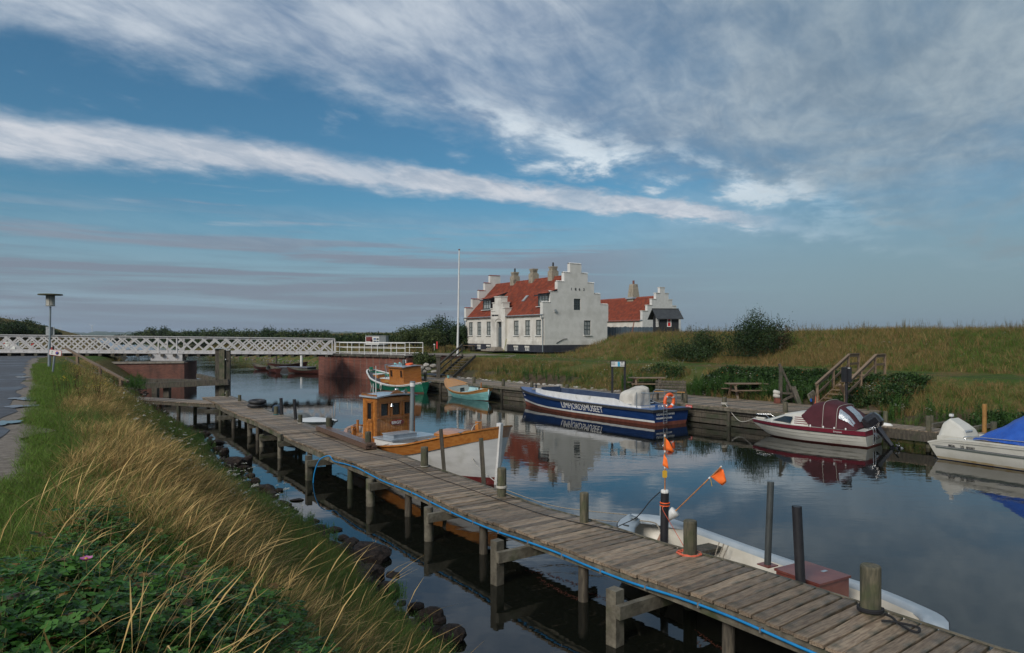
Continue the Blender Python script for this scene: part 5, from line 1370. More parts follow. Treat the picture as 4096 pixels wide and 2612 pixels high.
class Hull:
 """local frame: x towards the bow from -L/2, y port, z up from the water.
 beam(t) half beam at the sheer, sheer(t), keel(t), p(t) fullness exponent, rake(t) forward lean at the top"""
 def __init__(s,L,beam,sheer,keel,p,rake=None,n=36):
  s.L,s.beam,s.sheer,s.keel,s.p,s.rake,s.n = L,beam,sheer,keel,p,rake or [(0,0),(1,0)],n
 def pt(s,t,z,side=1,inset=0.0):
  zs,zk = sm_interp(t,s.sheer),sm_interp(t,s.keel)
  u = max(0.0,min(1.0,(z - zk) / (zs - zk))); b = max(0.0,sm_interp(t,s.beam) - inset)
  x = -s.L / 2 + s.L * t + interp(t,s.rake) * (z - 0.0)
  return Vector((x,side * b * u ** interp(t,s.p),z))
 def strip(s,mb,zlo,zhi,mi=0,out=0.0,t0=0.0,t1=1.0,rows=4,inset=0.0,n=None,sm=True):
  "a band of the hull between two height functions, both sides"
  n = n or s.n
  for side in (1,-1):
   R_ = []
   for j in range(rows + 1):
    r = []
    for i in range(n + 1):
     t = t0 + (t1 - t0) * i / n; a,b = zlo(t),zhi(t); z = a + (b - a) * j / rows
     q = s.pt(t,z,side,inset); q.y += side * out * min(1,8 * t,8 * (1 - t) + .3); r.append(q)
    R_.append(r if side < 0 else list(reversed(r)))
   mb.grid(R_,mi,sm)
  return mb
 def deck(s,mb,zf,mi=0,t0=0.0,t1=1.0,inset=0.03,n=None,camber=0.0,cols=4):
  n = n or s.n; R_ = []
  for i in range(n + 1):
   t = t0 + (t1 - t0) * i / n; z = zf(t); q = s.pt(t,min(z,sm_interp(t,s.sheer) - .001),1,0); b = max(.0,q.y - inset)
   R_.append([Vector((q.x,b * (1 - 2 * j / cols),z + camber * (1 - (1 - 2 * j / cols) ** 2))) for j in range(cols + 1)])
  mb.grid(R_,mi,True); return mb
 def rail(s,mb,w,h,mi=0,t0=0.0,t1=1.0,dz=0.0,out=0.0,zf=None):
  "rectangular moulding following the sheer"
  for side in (1,-1):
   R_ = []
   for i in range(s.n + 1):
    t = t0 + (t1 - t0) * i / s.n; zs = (zf(t) if zf else sm_interp(t,s.sheer)) + dz; q = s.pt(t,zs,side); y = abs(q.y) + out
    yi = max(0.0,y - w)
    R_.append([Vector((q.x,side * y,zs - h)),Vector((q.x,side * y,zs)),Vector((q.x,side * yi,zs)),Vector((q.x,side * yi,zs - h))])
   mb.grid(R_,mi,False,True)
  return mb
 def transom(s,mb,zlo,zhi,t=0.0,mi=0):
  zs = [zlo + (zhi - zlo) * j / 6 for j in range(7)]
  P = [s.pt(t,z,1) for z in zs] + [s.pt(t,z,-1) for z in reversed(zs)]
  mb.add(P,[tuple(range(len(P)))],mi); return mb
def boat(name,loc,bow,label,cat='boat',group=None):
 "bow: world direction of the bow"
 return thing(name,loc,label,cat,rz=math.atan2(bow[1],bow[0]),group=group)
def ltext(parent,name,txt,size,o,x,up,m,**k): return text_mesh(name,txt,size,frame4(o,x,up),m,parent,**k)
def cabin_wall(mb,O,U,W_,H_,N,holes,depth=.03,mi=0): wall(mb,O,U,H_,W_,holes,depth,N,mi=mi)
# ---------------- BIRGIT: white hull, varnished rail
bg = boat('wooden_cutter',(-2.83,21.27,0),(.70,-.714),'white wooden cutter with varnished rail and small wheelhouse, moored beside the jetty')
HB = Hull(6.9,[(0,0.0),(.03,.42),(.10,.85),(.25,1.17),(.5,1.30),(.72,1.27),(.88,1.08),(.95,.80),(.985,.45),(1,.05)],
          [(0,.98),(.15,.80),(.35,.72),(.6,.90),(.8,1.20),(1,1.58)],[(0,-.1),(.12,-.5),(1,-.55)],[(0,.9),(.15,.7),(.5,.38),(.8,.55),(1,.9)],[(0,-.15),(.2,0),(.85,0),(1,.10)],n=44)
shB = lambda t: sm_interp(t,HB.sheer)
mb = MB(); HB.strip(mb,lambda t: sm_interp(t,HB.keel),lambda t: .20,rows=4); mb.build('bottom_paint',m_darkred,bg)
mb = MB(); HB.strip(mb,lambda t: .20,lambda t: shB(t) - .27,rows=6); mb.build('hull',m_whitehull,bg)
mb = MB(); HB.strip(mb,lambda t: shB(t) - .29,lambda t: shB(t) - .02,rows=2,out=.022); mb.build('sheer_strake',m_varnish_h,bg)
mb = MB(); HB.strip(mb,lambda t: shB(t) - .32,lambda t: shB(t) - .275,rows=1,out=.04); mb.build('rubbing_strake',m_varnish_h,bg)
mb = MB(); HB.rail(mb,.13,.045,out=.045); mb.build('gunwale',m_varnish_h,bg)
mb = MB(); HB.strip(mb,lambda t: shB(t) - .30,lambda t: shB(t) - .045,rows=1,inset=.06); mb.build('bulwark_inside',m_whitehull,bg)
dkB = lambda t: shB(t) - .26
mb = MB(); HB.deck(mb,dkB,t0=.02,t1=.46,inset=.05,camber=.02); mb.build('aft_deck',mat('varnished_deck_planks',(.40,.16,.05),.25,(.50,.24,.09),3,(1,14,1),.3,4,coat=.6),bg)
mb = MB(); HB.deck(mb,lambda t: dkB(t) - (.18 if .44 < t < .70 else 0),t0=.46,t1=.99,inset=.05,camber=.02); mb.build('fore_deck',m_whitehull,bg)
# stem post
P = []
for z in (-.4,.2,.8,1.4,1.66): P.append((HB.L / 2 + .10 * z + .0,z))
mb = MB(); rows = [[(x - .10,-.06,z),(x + .05,-.05,z),(x + .05,.05,z),(x - .10,.06,z)] for x,z in P]; mb.grid(rows,sm=False,closed=True); mb.add(rows[-1],[(0,1,2,3)]); mb.build('stem',m_whitehull,bg)
# stern post / rudder head
MB().box((-3.42,0,.60),(.07,.06,1.1)).build('rudder',m_varnish_h,bg)
# wheelhouse
cx_,zb_,zt_ = -1.57,.66,2.06
wx0,wx1,wy = cx_ - .42,cx_ + .38,.70
mb = MB()
Hh = zt_ - zb_
fr_h = [(.10,.42,.82,1.24),(.53,.86,.82,1.24),(.98,1.30,.82,1.24)]
cabin_wall(mb,(wx1,-wy,zb_),(0,1,0),2 * wy,Hh,(1,0,0),fr_h,.03)
cabin_wall(mb,(wx0,-wy,zb_),(0,1,0),2 * wy,Hh,(-1,0,0),[(.12,.42,.85,1.25),(.98,1.28,.85,1.25)],.03)
for s_ in (1,-1): cabin_wall(mb,(wx0,s_ * wy,zb_),(1,0,0),wx1 - wx0,Hh,(0,s_,0),[(.26,.52,.72,1.22)],.03)
# tongue and groove boards are real strips on the walls
wh = mb.build('wheelhouse',m_varnish,bg)
for k in range(15):
 y = -wy + .05 + k * .094; MB().box((wx1 + .006,y,zb_ + .39),(.012,.084,.72)).build('board',m_varnish,wh)
for s_ in (1,-1):
 for k in range(9):
  x = wx0 + .05 + k * .088
  if .2 < x - wx0 < .58: continue
  MB().box((x,s_ * (wy + .006),zb_ + Hh / 2),(.078,.012,Hh - .04)).build('board',m_varnish,wh)
 d_ = MB().box((wx0 + .40,s_ * (wy + .012),zb_ + .36),(.36,.024,.66)).build('door',m_varnish_d,bg)
 for xx in (.30,.50): MB().box((wx0 + xx,s_ * (wy + .026),zb_ + .36),(.13,.02,.5)).build('door_panel',m_varnish,d_)
 for a,b,c_,e in ((.24,.28,.68,1.26),(.50,.54,.68,1.26)): MB().box((wx0 + (a + b) / 2,s_ * (wy + .014),zb_ + (c_ + e) / 2),(b - a,.028,e - c_)).build('door_stile',m_varnish_d,d_)
 MB().box((wx0 + .39,s_ * (wy + .014),zb_ + 1.25),(.30,.028,.05)).build('door_rail',m_varnish_d,d_)
 MB().box((wx0 + .39,s_ * (wy - .02),zb_ + .97),(.26,.006,.5)).build('pane',m_glass,d_)
for a,b,c_,e in fr_h:
 f_ = MB()
 y0,y1 = -wy + a,-wy + b
 for yy in (y0,y1): f_.box((wx1 + .012,yy,zb_ + (c_ + e) / 2),(.03,.05,e - c_ + .05))
 for zz in (c_,e): f_.box((wx1 + .014,(y0 + y1) / 2,zb_ + zz),(.03,y1 - y0 + .05,.045))
 f_ = f_.build('window',m_varnish_d,bg); MB().box((wx1 - .02,(y0 + y1) / 2,zb_ + (c_ + e) / 2),(.006,y1 - y0,e - c_)).build('pane',m_glass,f_)
for a,b in ((.12,.42),(.98,1.28)): MB().box((wx0 + .02,-wy + (a + b) / 2,zb_ + 1.05),(.006,b - a,.4)).build('pane',m_glass,wh)
MB().box((wx1 + .03,0,zb_ + .775),(.06,2 * wy + .04,.035)).build('window_ledge',m_varnish_d,bg)
for s_ in (1,-1): MB().box((wx1 - .03,s_ * (wy - .02),zb_ + Hh / 2),(.10,.09,Hh)).build('corner_post',m_varnish_d,bg)
R_ = []
for i in range(9):
 y = -wy - .08 + (2 * wy + .16) * i / 8; cz = .07 * (1 - (y / (wy + .08)) ** 2)
 R_.append([(wx0 - .10,y,zt_ + cz),(wx0 - .12,y,zt_ + .045 + cz),(wx1 + .13 + .05 * (1 - (y / wy) ** 2),y,zt_ + .045 + cz),(wx1 + .11 + .05 * (1 - (y / wy) ** 2),y,zt_ + cz)])
mb = MB(); mb.grid(R_,sm=False,closed=True); mb.add(R_[0],[(0,1,2,3)]); mb.add(R_[-1],[(3,2,1,0)]); rf = mb.build('roof',m_greyroof,bg)
for s_ in (1,-1): MB().bar((wx0 - .06,s_ * (wy + .02),zt_ + .075),(wx1 + .0,s_ * (wy + .02),zt_ + .075),.03,.05).build('roof_rail',m_varnish_d,rf)
MB().bar((wx0 - .06,-wy,zt_ + .10),(wx0 - .06,wy,zt_ + .10),.03,.05).build('roof_rail',m_varnish_d,rf)
mb = MB(); mb.prism([(wx1 + .05,-.02 + dy,zt_ + .09 + dz) for dy,dz in ((-.28,0),(.28,0),(.2,.05),(.08,.12),(-.08,.12),(-.2,.05))],(.03,0,0)); mb.build('light_board',m_varnish_d,bg)
MB().lathe((wx1 + .02,-.0,zt_ + .20),[(.06,-.05),(.045,.02),(.07,.03),(.07,.06),(.03,.07),(0,.08)],14).build('masthead_light',m_chrome,bg)
MB().lathe((wx1 + .02,.30,zt_ + .16),[(.02,-.12),(.03,0),(.085,.06),(.09,.065)],14,axis=(1,.4,.1)).build('horn',m_chrome,bg)
for y,h in ((-.42,.98),(-.52,.42)): MB().tube([(wx0 + .3,y,zt_ + .05),(wx0 + .3,y,zt_ + .12),(wx0 + .3,y,zt_ + h)],[.02,.014,.009] if h > .5 else .012,n=6).build('aerial',m_white,bg)
MB().lathe((wx1 + .07,-.21,zb_ + 1.22),[(.055,-.10),(.05,-.085),(.025,-.03),(.02,0),(0,.01)],12).build('ship_bell',m_chrome,bg)
# name board
mb = MB(); nb = [(wx1 + .022,.02 + .26 * math.cos(g) * (1 if abs(math.cos(g)) < .99 else 1.04),zb_ + .60 + .085 * math.sin(g)) for g in [2 * math.pi * k / 24 for k in range(24)]]
mb.prism(nb,(.022,0,0)); n_ = mb.build('name_board',m_darkred,bg)
ltext(n_,'name','BIRGIT',.135,(wx1 + .047,-.20,zb_ + .555),(0,1,0),(0,0,1),m_text_w,depth=.003,sx=.92)
MB().bar((wx1 + .047,-.15,zb_ + .675),(wx1 + .047,.17,zb_ + .675),.01,.012).build('red_trim',m_signred,n_)
# exhaust funnel
fx,fy = wx1 + .18,.46
MB().tube([(fx,fy,.80),(fx + .01,fy,1.2),(fx + .05,fy + .01,2.42)],.068,n=14).build('funnel',m_pipegrey,bg)
MB().tube([(fx,fy,.78),(fx,fy,.90)],.078,n=14).build('funnel_collar',m_pipegrey,bg)
MB().tube([(fx + .05,fy + .01,2.38),(fx + .053,fy + .01,2.50)],.085,n=14).build('funnel_band',m_white,bg); MB().tube([(fx + .053,fy + .01,2.50),(fx + .055,fy + .01,2.54)],.085,n=14).build('funnel_cap',m_pipegrey,bg)
# engine casing
ex0,ex1 = wx1 + .02,wx1 + .98
mb = MB(); mb.box(((ex0 + ex1) / 2,0,.62),(ex1 - ex0,1.62,.46)); mb.build('engine_casing',m_whitehull,bg)
mb = MB(); mb.box(((ex0 + ex1) / 2 + .02,0,.87),(ex1 - ex0 + .06,1.72,.045)); mb.build('casing_top',m_greyroof,bg)
mb = MB(); mb.box(((ex0 + ex1) / 2 + .02,-.22,.945),(.56,.86,.10)); h_ = mb.build('hatch',m_greyroof,bg); MB().box(((ex0 + ex1) / 2 + .02,-.22,1.0),(.60,.92,.02)).build('hatch_lid',m_greyroof,h_)
for y in (-.48,.48): MB().torus((ex1 + .01,y,.66),.062,.014,18,6,axis=(1,0,0)).build('porthole',m_darksteel,bg); MB().lathe((ex1 + .004,y,.66),[(0,0),(.06,0),(.06,.006),(0,.006)],16,axis=(1,0,0)).build('porthole_glass',m_glass,bg)
w_ = MB().torus((ex1 + .06,.02,.66),.115,.013,24,6,axis=(1,0,0)).build('hand_wheel',m_darksteel,bg)
for k in range(4):
 g = k * 1.571 + .4; MB().tube([(ex1 + .06,.02,.66),(ex1 + .06,.02 + .115 * math.cos(g),.66 + .115 * math.sin(g))],.010,n=5).build('spoke',m_darksteel,w_)
MB().tube([(ex1,.02,.66),(ex1 + .07,.02,.66)],.02,n=8).build('hub',m_darksteel,w_)
MB().box((ex1 + .006,-.735,.74),(.01,.14,.09)).build('green_sticker',m_green,bg); ltext(bg,'sticker_text','2019',.055,(ex1 + .014,-.79,.72),(0,1,0),(0,0,1),m_text_w,depth=.001)
MB().box((ex1 + .006,-.735,.58),(.01,.11,.045)).build('red_sticker',m_signred,bg)
# coaming, cross thwart, companion hatch
for s_ in (1,-1): MB().bar((ex1 + .02,s_ * .86,.72),(ex1 + 1.7,s_ * .80,.90),.04,.16).build('coaming',m_whitehull,bg)
MB().bar((ex1 + .30,-.95,.66),(ex1 + .30,.95,.68),.16,.05).build('thwart',m_varnish_h,bg)
MB().bar((ex1 + 1.2,-.95,.80),(ex1 + 1.2,.95,.80),.12,.06).build('thwart',m_varnish_h,bg)
hx0 = 1.46
mb = MB(); mb.box((hx0 + .35,0,1.03),(.66,.86,.34)); mb.build('companionway',m_greyroof,bg)
mb = MB(); mb.box((hx0 + .42,0,.93),(.98,1.3,.06)); mb.build('fore_hatch_base',m_palegrey,bg)
R_ = []
for i in range(9):
 y = -.52 + 1.04 * i / 8; z = 1.22 + .10 * (1 - (y / .52) ** 2); R_.append([(hx0 - .06,y,z - .07),(hx0 - .06,y,z),(hx0 + .80,y,z + .02),(hx0 + .80,y,z - .05)])
mb = MB(); mb.grid(R_,sm=False,closed=True); mb.add(R_[0],[(0,1,2,3)]); mb.add(R_[-1],[(3,2,1,0)]); mb.build('companion_roof',m_varnish_h,bg)
MB().box((hx0 + .95,.05,.98),(.5,.6,.18)).build('chain_locker',m_palegrey,bg)
MB().box((2.72,0,1.42),(.13,.13,.42)).build('samson_post',m_varnish_h,bg)
MB().box((-2.95,-.45,.82),(.12,.12,.40)).build('mooring_bitt',m_varnish_h,bg)
MB().tube([(-3.05,-.45,.93),(-2.85,-.45,.93)],.03,n=6).build('bitt_pin',m_varnish_d,bg)
for t in (.80,.93):
 q = HB.pt(t,shB(t),-1); MB().box((q.x,q.y + .02,q.z + .002),(.09,.17,.012)).build('rail_plate',m_chrome,bg)
# rigging ropes around it
c5,c4,c7 = POSTS[5][0],POSTS[4][0],POSTS[7][0]
def l2w(b,p):
 M = Matrix.Rotation(b.rotation_euler[2],4,'Z'); return Vector(b.location) + M @ Vector(p)
bt = l2w(bg,(-2.95,-.45,1.0))
line('mooring_rope',[(c5.x,c5.y - .1,DECK + .1),l2w(bg,(-1.6,-1.32,.74)),l2w(bg,(-.9,-1.36,.60)),l2w(bg,(.2,-1.22,.86))],.012,m_rope,'grey mooring rope drooping over the varnished rail of the white cutter')
line('mooring_rope',[bt,l2w(bg,(-2.6,-.8,.74)),l2w(bg,(-2.2,-1.0,.72))],.012,m_rope,'rope hanging from the stern bitt of the white cutter')
line('mooring_rope',[(c4.x,c4.y,DECK + .12),(c4.x * .5 + bt.x * .5,c4.y * .5 + bt.y * .5,.88),bt],.010,m_rope,'upper mooring rope from the stout post to the cutter stern')
line('mooring_rope',[(c4.x,c4.y,DECK + .02),(c4.x * .5 + bt.x * .5,c4.y * .5 + bt.y * .5,.60),l2w(bg,(-3.2,-.35,.82))],.010,m_rope,'lower slack mooring rope at the cutter stern')
sp_ = l2w(bg,(2.75,0,1.6))
line('mooring_rope',[sp_,l2w(bg,(2.95,-.45,1.45)),l2w(bg,(3.2,-.62,.7)),(c7.x,c7.y + .05,DECK + .14)],.011,m_whiterope,'white bow rope hanging down from the cutter to the mossy post')
# two leaning square stakes by the cutter
for (px0,y0,px1,y1,wx,Yb,lab) in ((1763,1716,1777,1888,14,17.1,'left of two leaning brown stakes between jetty and white hull'),(1924,1753,1936,1946,17,15.75,'right leaning brown stake close to the white stem')):
 a_,b_ = WD(px0,y0,Yb + .05),WD(px1,y1,Yb); e = b_ + (b_ - a_) * 1.1
 o = MB().bar(a_,e,wx / F * Yb,wx / F * Yb,up=(0,1,0)).build('mooring_stake',m_stairwood if False else m_oldwood,world=True); tag(o,lab,'stake','leaning stakes by the white cutter')
# ---------------- blue museum boat
bl = boat('passenger_barge',(3.99,35.85,0),(-.577,.817),'long dark blue open passenger boat of the museum with white coaming and lifebuoy')
Lb = 10.9
HD = Hull(Lb,[(0,1.18),(.3,1.27),(.6,1.27),(.8,1.08),(.92,.66),(1,.10)],[(0,.74),(.3,.74),(.6,.78),(.85,.92),(1,1.05)],[(0,-.3),(.8,-.3),(1,-.1)],[(0,.16),(.5,.16),(.8,.34),(1,.8)],[(0,0),(.7,0),(1,.42)],n=40)
shD = lambda t: sm_interp(t,HD.sheer)
mb = MB(); HD.strip(mb,lambda t: sm_interp(t,HD.keel),lambda t: .16 + .06 * max(0,t - .75) / .25,rows=4); HD.transom(mb,-.3,.16); mb.build('bottom_paint',m_rustred,bl)
mb = MB(); HD.strip(mb,lambda t: .16 + .06 * max(0,t - .75) / .25,lambda t: shD(t) - .06,rows=6); HD.transom(mb,.16,.70); mb.build('hull',m_blue,bl)
mb = MB(); HD.strip(mb,lambda t: .15 + .10 * max(0,t - .7) / .3,lambda t: .24 + .15 * max(0,t - .7) / .3,rows=1,out=.02,t0=0.0,t1=.995); mb.build('white_stripe',m_white,bl)
mb = MB(); HD.rail(mb,.10,.10,out=.06,dz=-.03); mb.build('rubber_fender',m_rubber,bl)
q0,q1 = HD.pt(0,.70,1),HD.pt(0,.70,-1); MB().bar(q0 + Vector((-.03,.05,-.04)),q1 + Vector((-.03,-.05,-.04)),.10,.11).build('stern_fender',m_rubber,bl)
mb = MB(); HD.deck(mb,lambda t: shD(t) - .02,inset=.0,cols=6,camber=.0); mb.build('side_deck',m_bluedeck,bl)
# open hold: coaming box with inner well
zc = lambda x: (1.04 if x > -3.0 else (.80 if x < -3.6 else .80 + .24 * (x + 3.6) / .6))
def coam(side,inner):
 R_ = []
 for i in range(25):
  x = -4.55 + 8.35 * i / 24; t = (x + Lb / 2) / Lb; b = sm_interp(t,HD.beam) - .24
  if x > 2.6: b = min(b,.95 - .35 * (x - 2.6) / 1.2)
  b -= .05 if inner else 0
  top = zc(x) if x > -3.0 else zc(x); R_.append([(x,side * b,.40 if inner else shD(t) - .03),(x,side * b,top + .06 * max(0,x) / 4)])
 return R_
mb = MB()
for s_ in (1,-1):
 A_,B_ = coam(s_,False),coam(s_,True); mb.grid(A_,0,False); mb.grid([[a[1],b[1]] for a,b in zip(A_,B_)],0,False); mb.grid(B_,1 if True else 0,False)
A_,B_ = coam(1,False)[-1],coam(-1,False)[-1]; mb.add([A_[0],A_[1],B_[1],B_[0]],[(0,1,2,3)],0)
A_,B_ = coam(1,False)[0],coam(-1,False)[0]; mb.add([A_[0],A_[1],B_[1],B_[0]],[(3,2,1,0)],0)
mb.build('coaming',[m_white,m_navy],bl)
mb = MB(); mb.grid([[(r[0][0],r[0][1],.55),(r[0][0],-r[0][1],.55)] for r in coam(1,True)],0,False)
# inner well floor sits above the side deck cut; dark sides show inside
mb.build('hold_floor',m_navy,bl)
MB().box((3.2,0,1.02),(.05,1.3,.34)).build('fore_bulkhead',m_navy,bl)
MB().box((-3.05,0,.80),(1.1,1.7,.04)).build('stern_bench',m_white,bl)
# tarpaulined console
ns_ = 1 if (Matrix.Rotation(bl.rotation_euler[2],3,'Z') @ Vector((0,1,0))).dot(Vector((4.05,36.35,0))) < 0 else -1
def cover_ring(z,f,lean,peak=None):
 # corners of the tarpaulined console, seen from above, starting at the near aft corner
 c_ = [(-3.75,.62 * ns_),(-2.75,.66 * ns_),(-2.70,-.62 * ns_),(-3.70,-.60 * ns_)]
 out = []
 for k in range(4):
  (x0,y0),(x1,y1) = c_[k],c_[(k + 1) % 4]
  for j in range(6):
   t = j / 6; x = x0 + (x1 - x0) * t; y = y0 + (y1 - y0) * t
   x = -3.22 + (x + 3.22) * f + lean; y = y * f
   w_ = .028 * math.sin(j * 2.6 + k * 1.7 + z * 3) + .02 * math.sin(j * 5.1 + k)
   out.append((x + (w_ if k in (1,3) else 0),y + (w_ if k in (0,2) else 0),z + (peak(x,y) if peak else 0)))
 return out
pk = lambda x,y: .42 * (.35 - y * ns_ * .7) * (1 - .5 * abs(x + 3.22)) - .06
mb = MB(); R_ = [cover_ring(.58,1.03,0),cover_ring(.85,1.0,0),cover_ring(1.15,.97,0),cover_ring(1.32,.93,.0,pk),cover_ring(1.40,.80,.0,pk),cover_ring(1.44,.35,.0,pk)]
mb.grid(R_,closed=True); mb.add(R_[-1],[tuple(range(24))]); o = mb.build('console_cover',m_canvas,bl)
o.modifiers.new('s','SUBSURF').render_levels = 2
dt = bpy.data.textures.new('cloth_folds','CLOUDS'); dt.noise_scale = .30
dm = o.modifiers.new('d','DISPLACE'); dm.texture = dt; dm.strength = .03
# rail around the stern
Rz = 1.42
yr_ = .98
P = [(-3.35,-yr_,.78),(-3.42,-yr_,Rz - .06),(-3.52,-yr_,Rz),(-4.95,-yr_,Rz + .02),(-5.18,-yr_ + .2,Rz + .03),(-5.2,0,Rz + .03),(-5.18,yr_ - .2,Rz + .03),(-4.95,yr_,Rz + .02),(-3.6,yr_,Rz)]
P = [(-3.35,-1.0,.78),(-3.45,-1.0,Rz - .1),(-3.6,-1.0,Rz),(-4.6,-1.0,Rz),(-5.0,-.9,Rz),(-5.05,0,Rz),(-5.0,.9,Rz),(-4.6,1.0,Rz)]
MB().tube(smooth_path(P[2:],4),.024,n=8).tube(P[:3],.024,n=8).build('stern_rail',m_pipegrey,bl)
for x,y in ((-4.15,-1.0),(-4.95,-.9),(-5.05,-.05),(-5.0,.88),(-4.3,1.0)): MB().tube([(x,y,.74),(x,y,Rz)],.020,n=6).build('rail_stanchion',m_pipegrey,bl)
# lifebuoy hung on the stern rail
lbu = thing('lifebuoy',l2w(bl,(-5.12,-.25,1.02)),'orange lifebuoy with white bands and grab line hanging on the blue boat stern rail','lifebuoy',rz=bl.rotation_euler[2])
rg = MB().torus((0,0,0),.285,.075,36,10,axis=(1,0,.08)).build('ring',m_orange,lbu); rg.scale = (1,1,1.08)
Mx = Vector((1,0,.08)).to_track_quat('Z','Y').to_matrix()
for k in range(4):
 g = math.pi / 4 + k * math.pi / 2; cc = Mx @ Vector((.285 * math.cos(g),.285 * math.sin(g),0)); tn = Mx @ Vector((-math.sin(g),math.cos(g),0))
 MB().tube([cc - tn * .035,cc + tn * .035],.080,n=12).build('white_band',m_white,lbu)
gl = [Mx @ Vector(((.36 + .02 * math.cos(4 * a)) * math.cos(a + .785),(.36 + .02 * math.cos(4 * a)) * math.sin(a + .785),-.03)) for a in [2 * math.pi * k / 32 for k in range(33)]]
MB().tube(gl,.008,n=5).build('grab_line',m_whiterope,lbu)
# swim ladder
for y in (.38,.60): MB().tube(smooth_path([(-5.25,y,.76),(-5.42,y,.92),(-5.54,y,.80),(-5.55,y,.10)],5),.016,n=6).build('ladder_side',m_chrome,bl)
for z in (.62,.48,.36,.22,.12): MB().tube([(-5.55,.38,z),(-5.55,.60,z)],.013,n=6).build('ladder_rung',m_chrome,bl)
for x,y in ((-4.9,-.62),(-4.95,-.42),(-4.8,.2),(-5.0,.5)): MB().lathe((x,y,.72),[(.035,0),(.03,.12),(.055,.13),(.055,.15),(0,.15)],10).build('deck_fitting',m_bluedeck,bl)
for x in (-3.05,2.95):
 t = (x + Lb / 2) / Lb; b = sm_interp(t,HD.beam); MB().box((x,-b + .05,shD(t) + .06),(.16,.06,.18),rot=Matrix.Rotation(.5,3,'X')).build('fairlead_plate',m_bluedeck,bl)
MB().lathe((-3.0,-1.16,.20),[(.07,-.04),(.09,0),(.07,.03),(.05,.03)],12,axis=(0,-1,0)).build('exhaust_outlet',m_darksteel,bl)
MB().lathe((4.55,0,.98),[(.05,0),(.05,.22),(.07,.23),(.07,.26),(0,.27)],10).build('bow_bollard',m_darksteel,bl)
MB().torus((4.35,.15,1.0),.22,.03,20,6).build('rope_coil',m_rope,bl)
ps = HD.pt(.27,.42,-1); yl = -(sm_interp(.45,HD.beam)) * 0.985
def hull_text(txt,size,t_left,z,sx,name,bold=.002):
 "white letters along the near side; letters are laid on the hull surface"
 a = HD.pt(t_left,z,-1); b = HD.pt(t_left - .25,z,-1)
 # reading direction runs from the bow to the stern on this side
 return a,b
# near side (the one facing the camera) is port: normal +y after the heading rotation? find it
nside = 1 if (Matrix.Rotation(bl.rotation_euler[2],3,'Z') @ Vector((0,1,0))).dot(Vector((4.05,36.35,0))) < 0 else -1
def side_text(hull,par,txt,size,t_a,z,m,name,toward_bow,side,sx=.8,bold=.0,spacing=1.0,fit=None):
 a = hull.pt(t_a,z,side); dx_ = .02 if toward_bow else -.02
 b = hull.pt(t_a + dx_ * 8,z,side); up = hull.pt(t_a,z + .1,side) - hull.pt(t_a,z - .1,side)
 x = (b - a).normalized(); nrm = x.cross(up.normalized())
 o_ = a + Vector((0,side,0)) * .035
 return ltext(par,name,txt,size,o_,x,up,m,depth=.003,sx=sx,bold=bold,spacing=spacing,fit=fit)
side_text(HD,bl,'LIMFJORDSMUSEET',.46,.574,.33,m_text_w,'lettering',False,nside,fit=3.16)
side_text(HD,bl,'28 pas.',.13,.965,.72,m_text_w,'lettering',False,nside,sx=.8)
side_text(HD,bl,'1976',.13,.962,.56,m_text_w,'lettering',False,nside,sx=.8)
ty0 = 1.02 * nside
ltext(bl,'lettering','GREVINDE DANNER',.155,(-Lb / 2 - .02,ty0 - .05 * nside,.46),(0,-nside,0),(0,0,1),m_text_w,depth=.003,fit=1.18)
ltext(bl,'lettering',"FREDERIK VII'S KANAL",.115,(-Lb / 2 - .02,ty0 - .05 * nside,.29),(0,-nside,0),(0,0,1),m_text_w,depth=.003,fit=1.02)
# ---------------- green boat
gr = boat('green_fishing_boat',(-8.46,51.5,0),(-.63,.777),'green wooden boat with white rail and varnished cabin moored below the brick abutment')
HG = Hull(7.6,[(0,.30),(.05,.72),(.2,1.08),(.5,1.22),(.75,1.10),(.9,.68),(.97,.34),(1,.06)],[(0,.84),(.2,.62),(.45,.62),(.75,.92),(1,1.42)],[(0,-.2),(.15,-.5),(1,-.45)],[(0,.6),(.2,.45),(.5,.34),(.85,.6),(1,.9)],[(0,-.1),(.2,0),(.85,0),(1,.22)],n=36)
shG = lambda t: sm_interp(t,HG.sheer)
mb = MB(); HG.strip(mb,lambda t: sm_interp(t,HG.keel),lambda t: .10,rows=3); mb.build('bottom_paint',m_rustred,gr)
mb = MB(); HG.strip(mb,lambda t: .10,lambda t: shG(t) - .10,rows=5); HG.transom(mb,0,.8); mb.build('hull',m_green,gr)
mb = MB(); HG.strip(mb,lambda t: shG(t) * .62,lambda t: shG(t) * .62 + .03,rows=1,out=.02); mb.build('rubbing_strake',m_green,gr)
mb = MB(); HG.strip(mb,lambda t: shG(t) - .13,lambda t: shG(t) - .08,rows=1,out=.04); HG.rail(mb,.12,.05,out=.05); mb.build('white_rail',m_white,gr)
mb = MB()
for i in range(34):
 t = .02 + .94 * i / 33
 for s_ in (1,-1): q = HG.pt(t,shG(t) - .065,s_); mb.box((q.x,q.y,q.z),(.10,.05,.09),rz=0)
mb.build('rail_blocks',m_white,gr,kind='stuff')
mb = MB(); HG.strip(mb,lambda t: shG(t) - .30,lambda t: shG(t) - .10,rows=1,inset=.10); mb.build('bulwark_inside',m_green,gr)
mb = MB(); HG.deck(mb,lambda t: shG(t) - .22,inset=.06,camber=.03); mb.build('deck',mat('dark_grey_deck',(.04,.045,.055),.5,(.06,.065,.075),4),gr)
MB().box((3.72,0,1.48),(.30,.16,.22)).build('stem_head',m_green,gr)
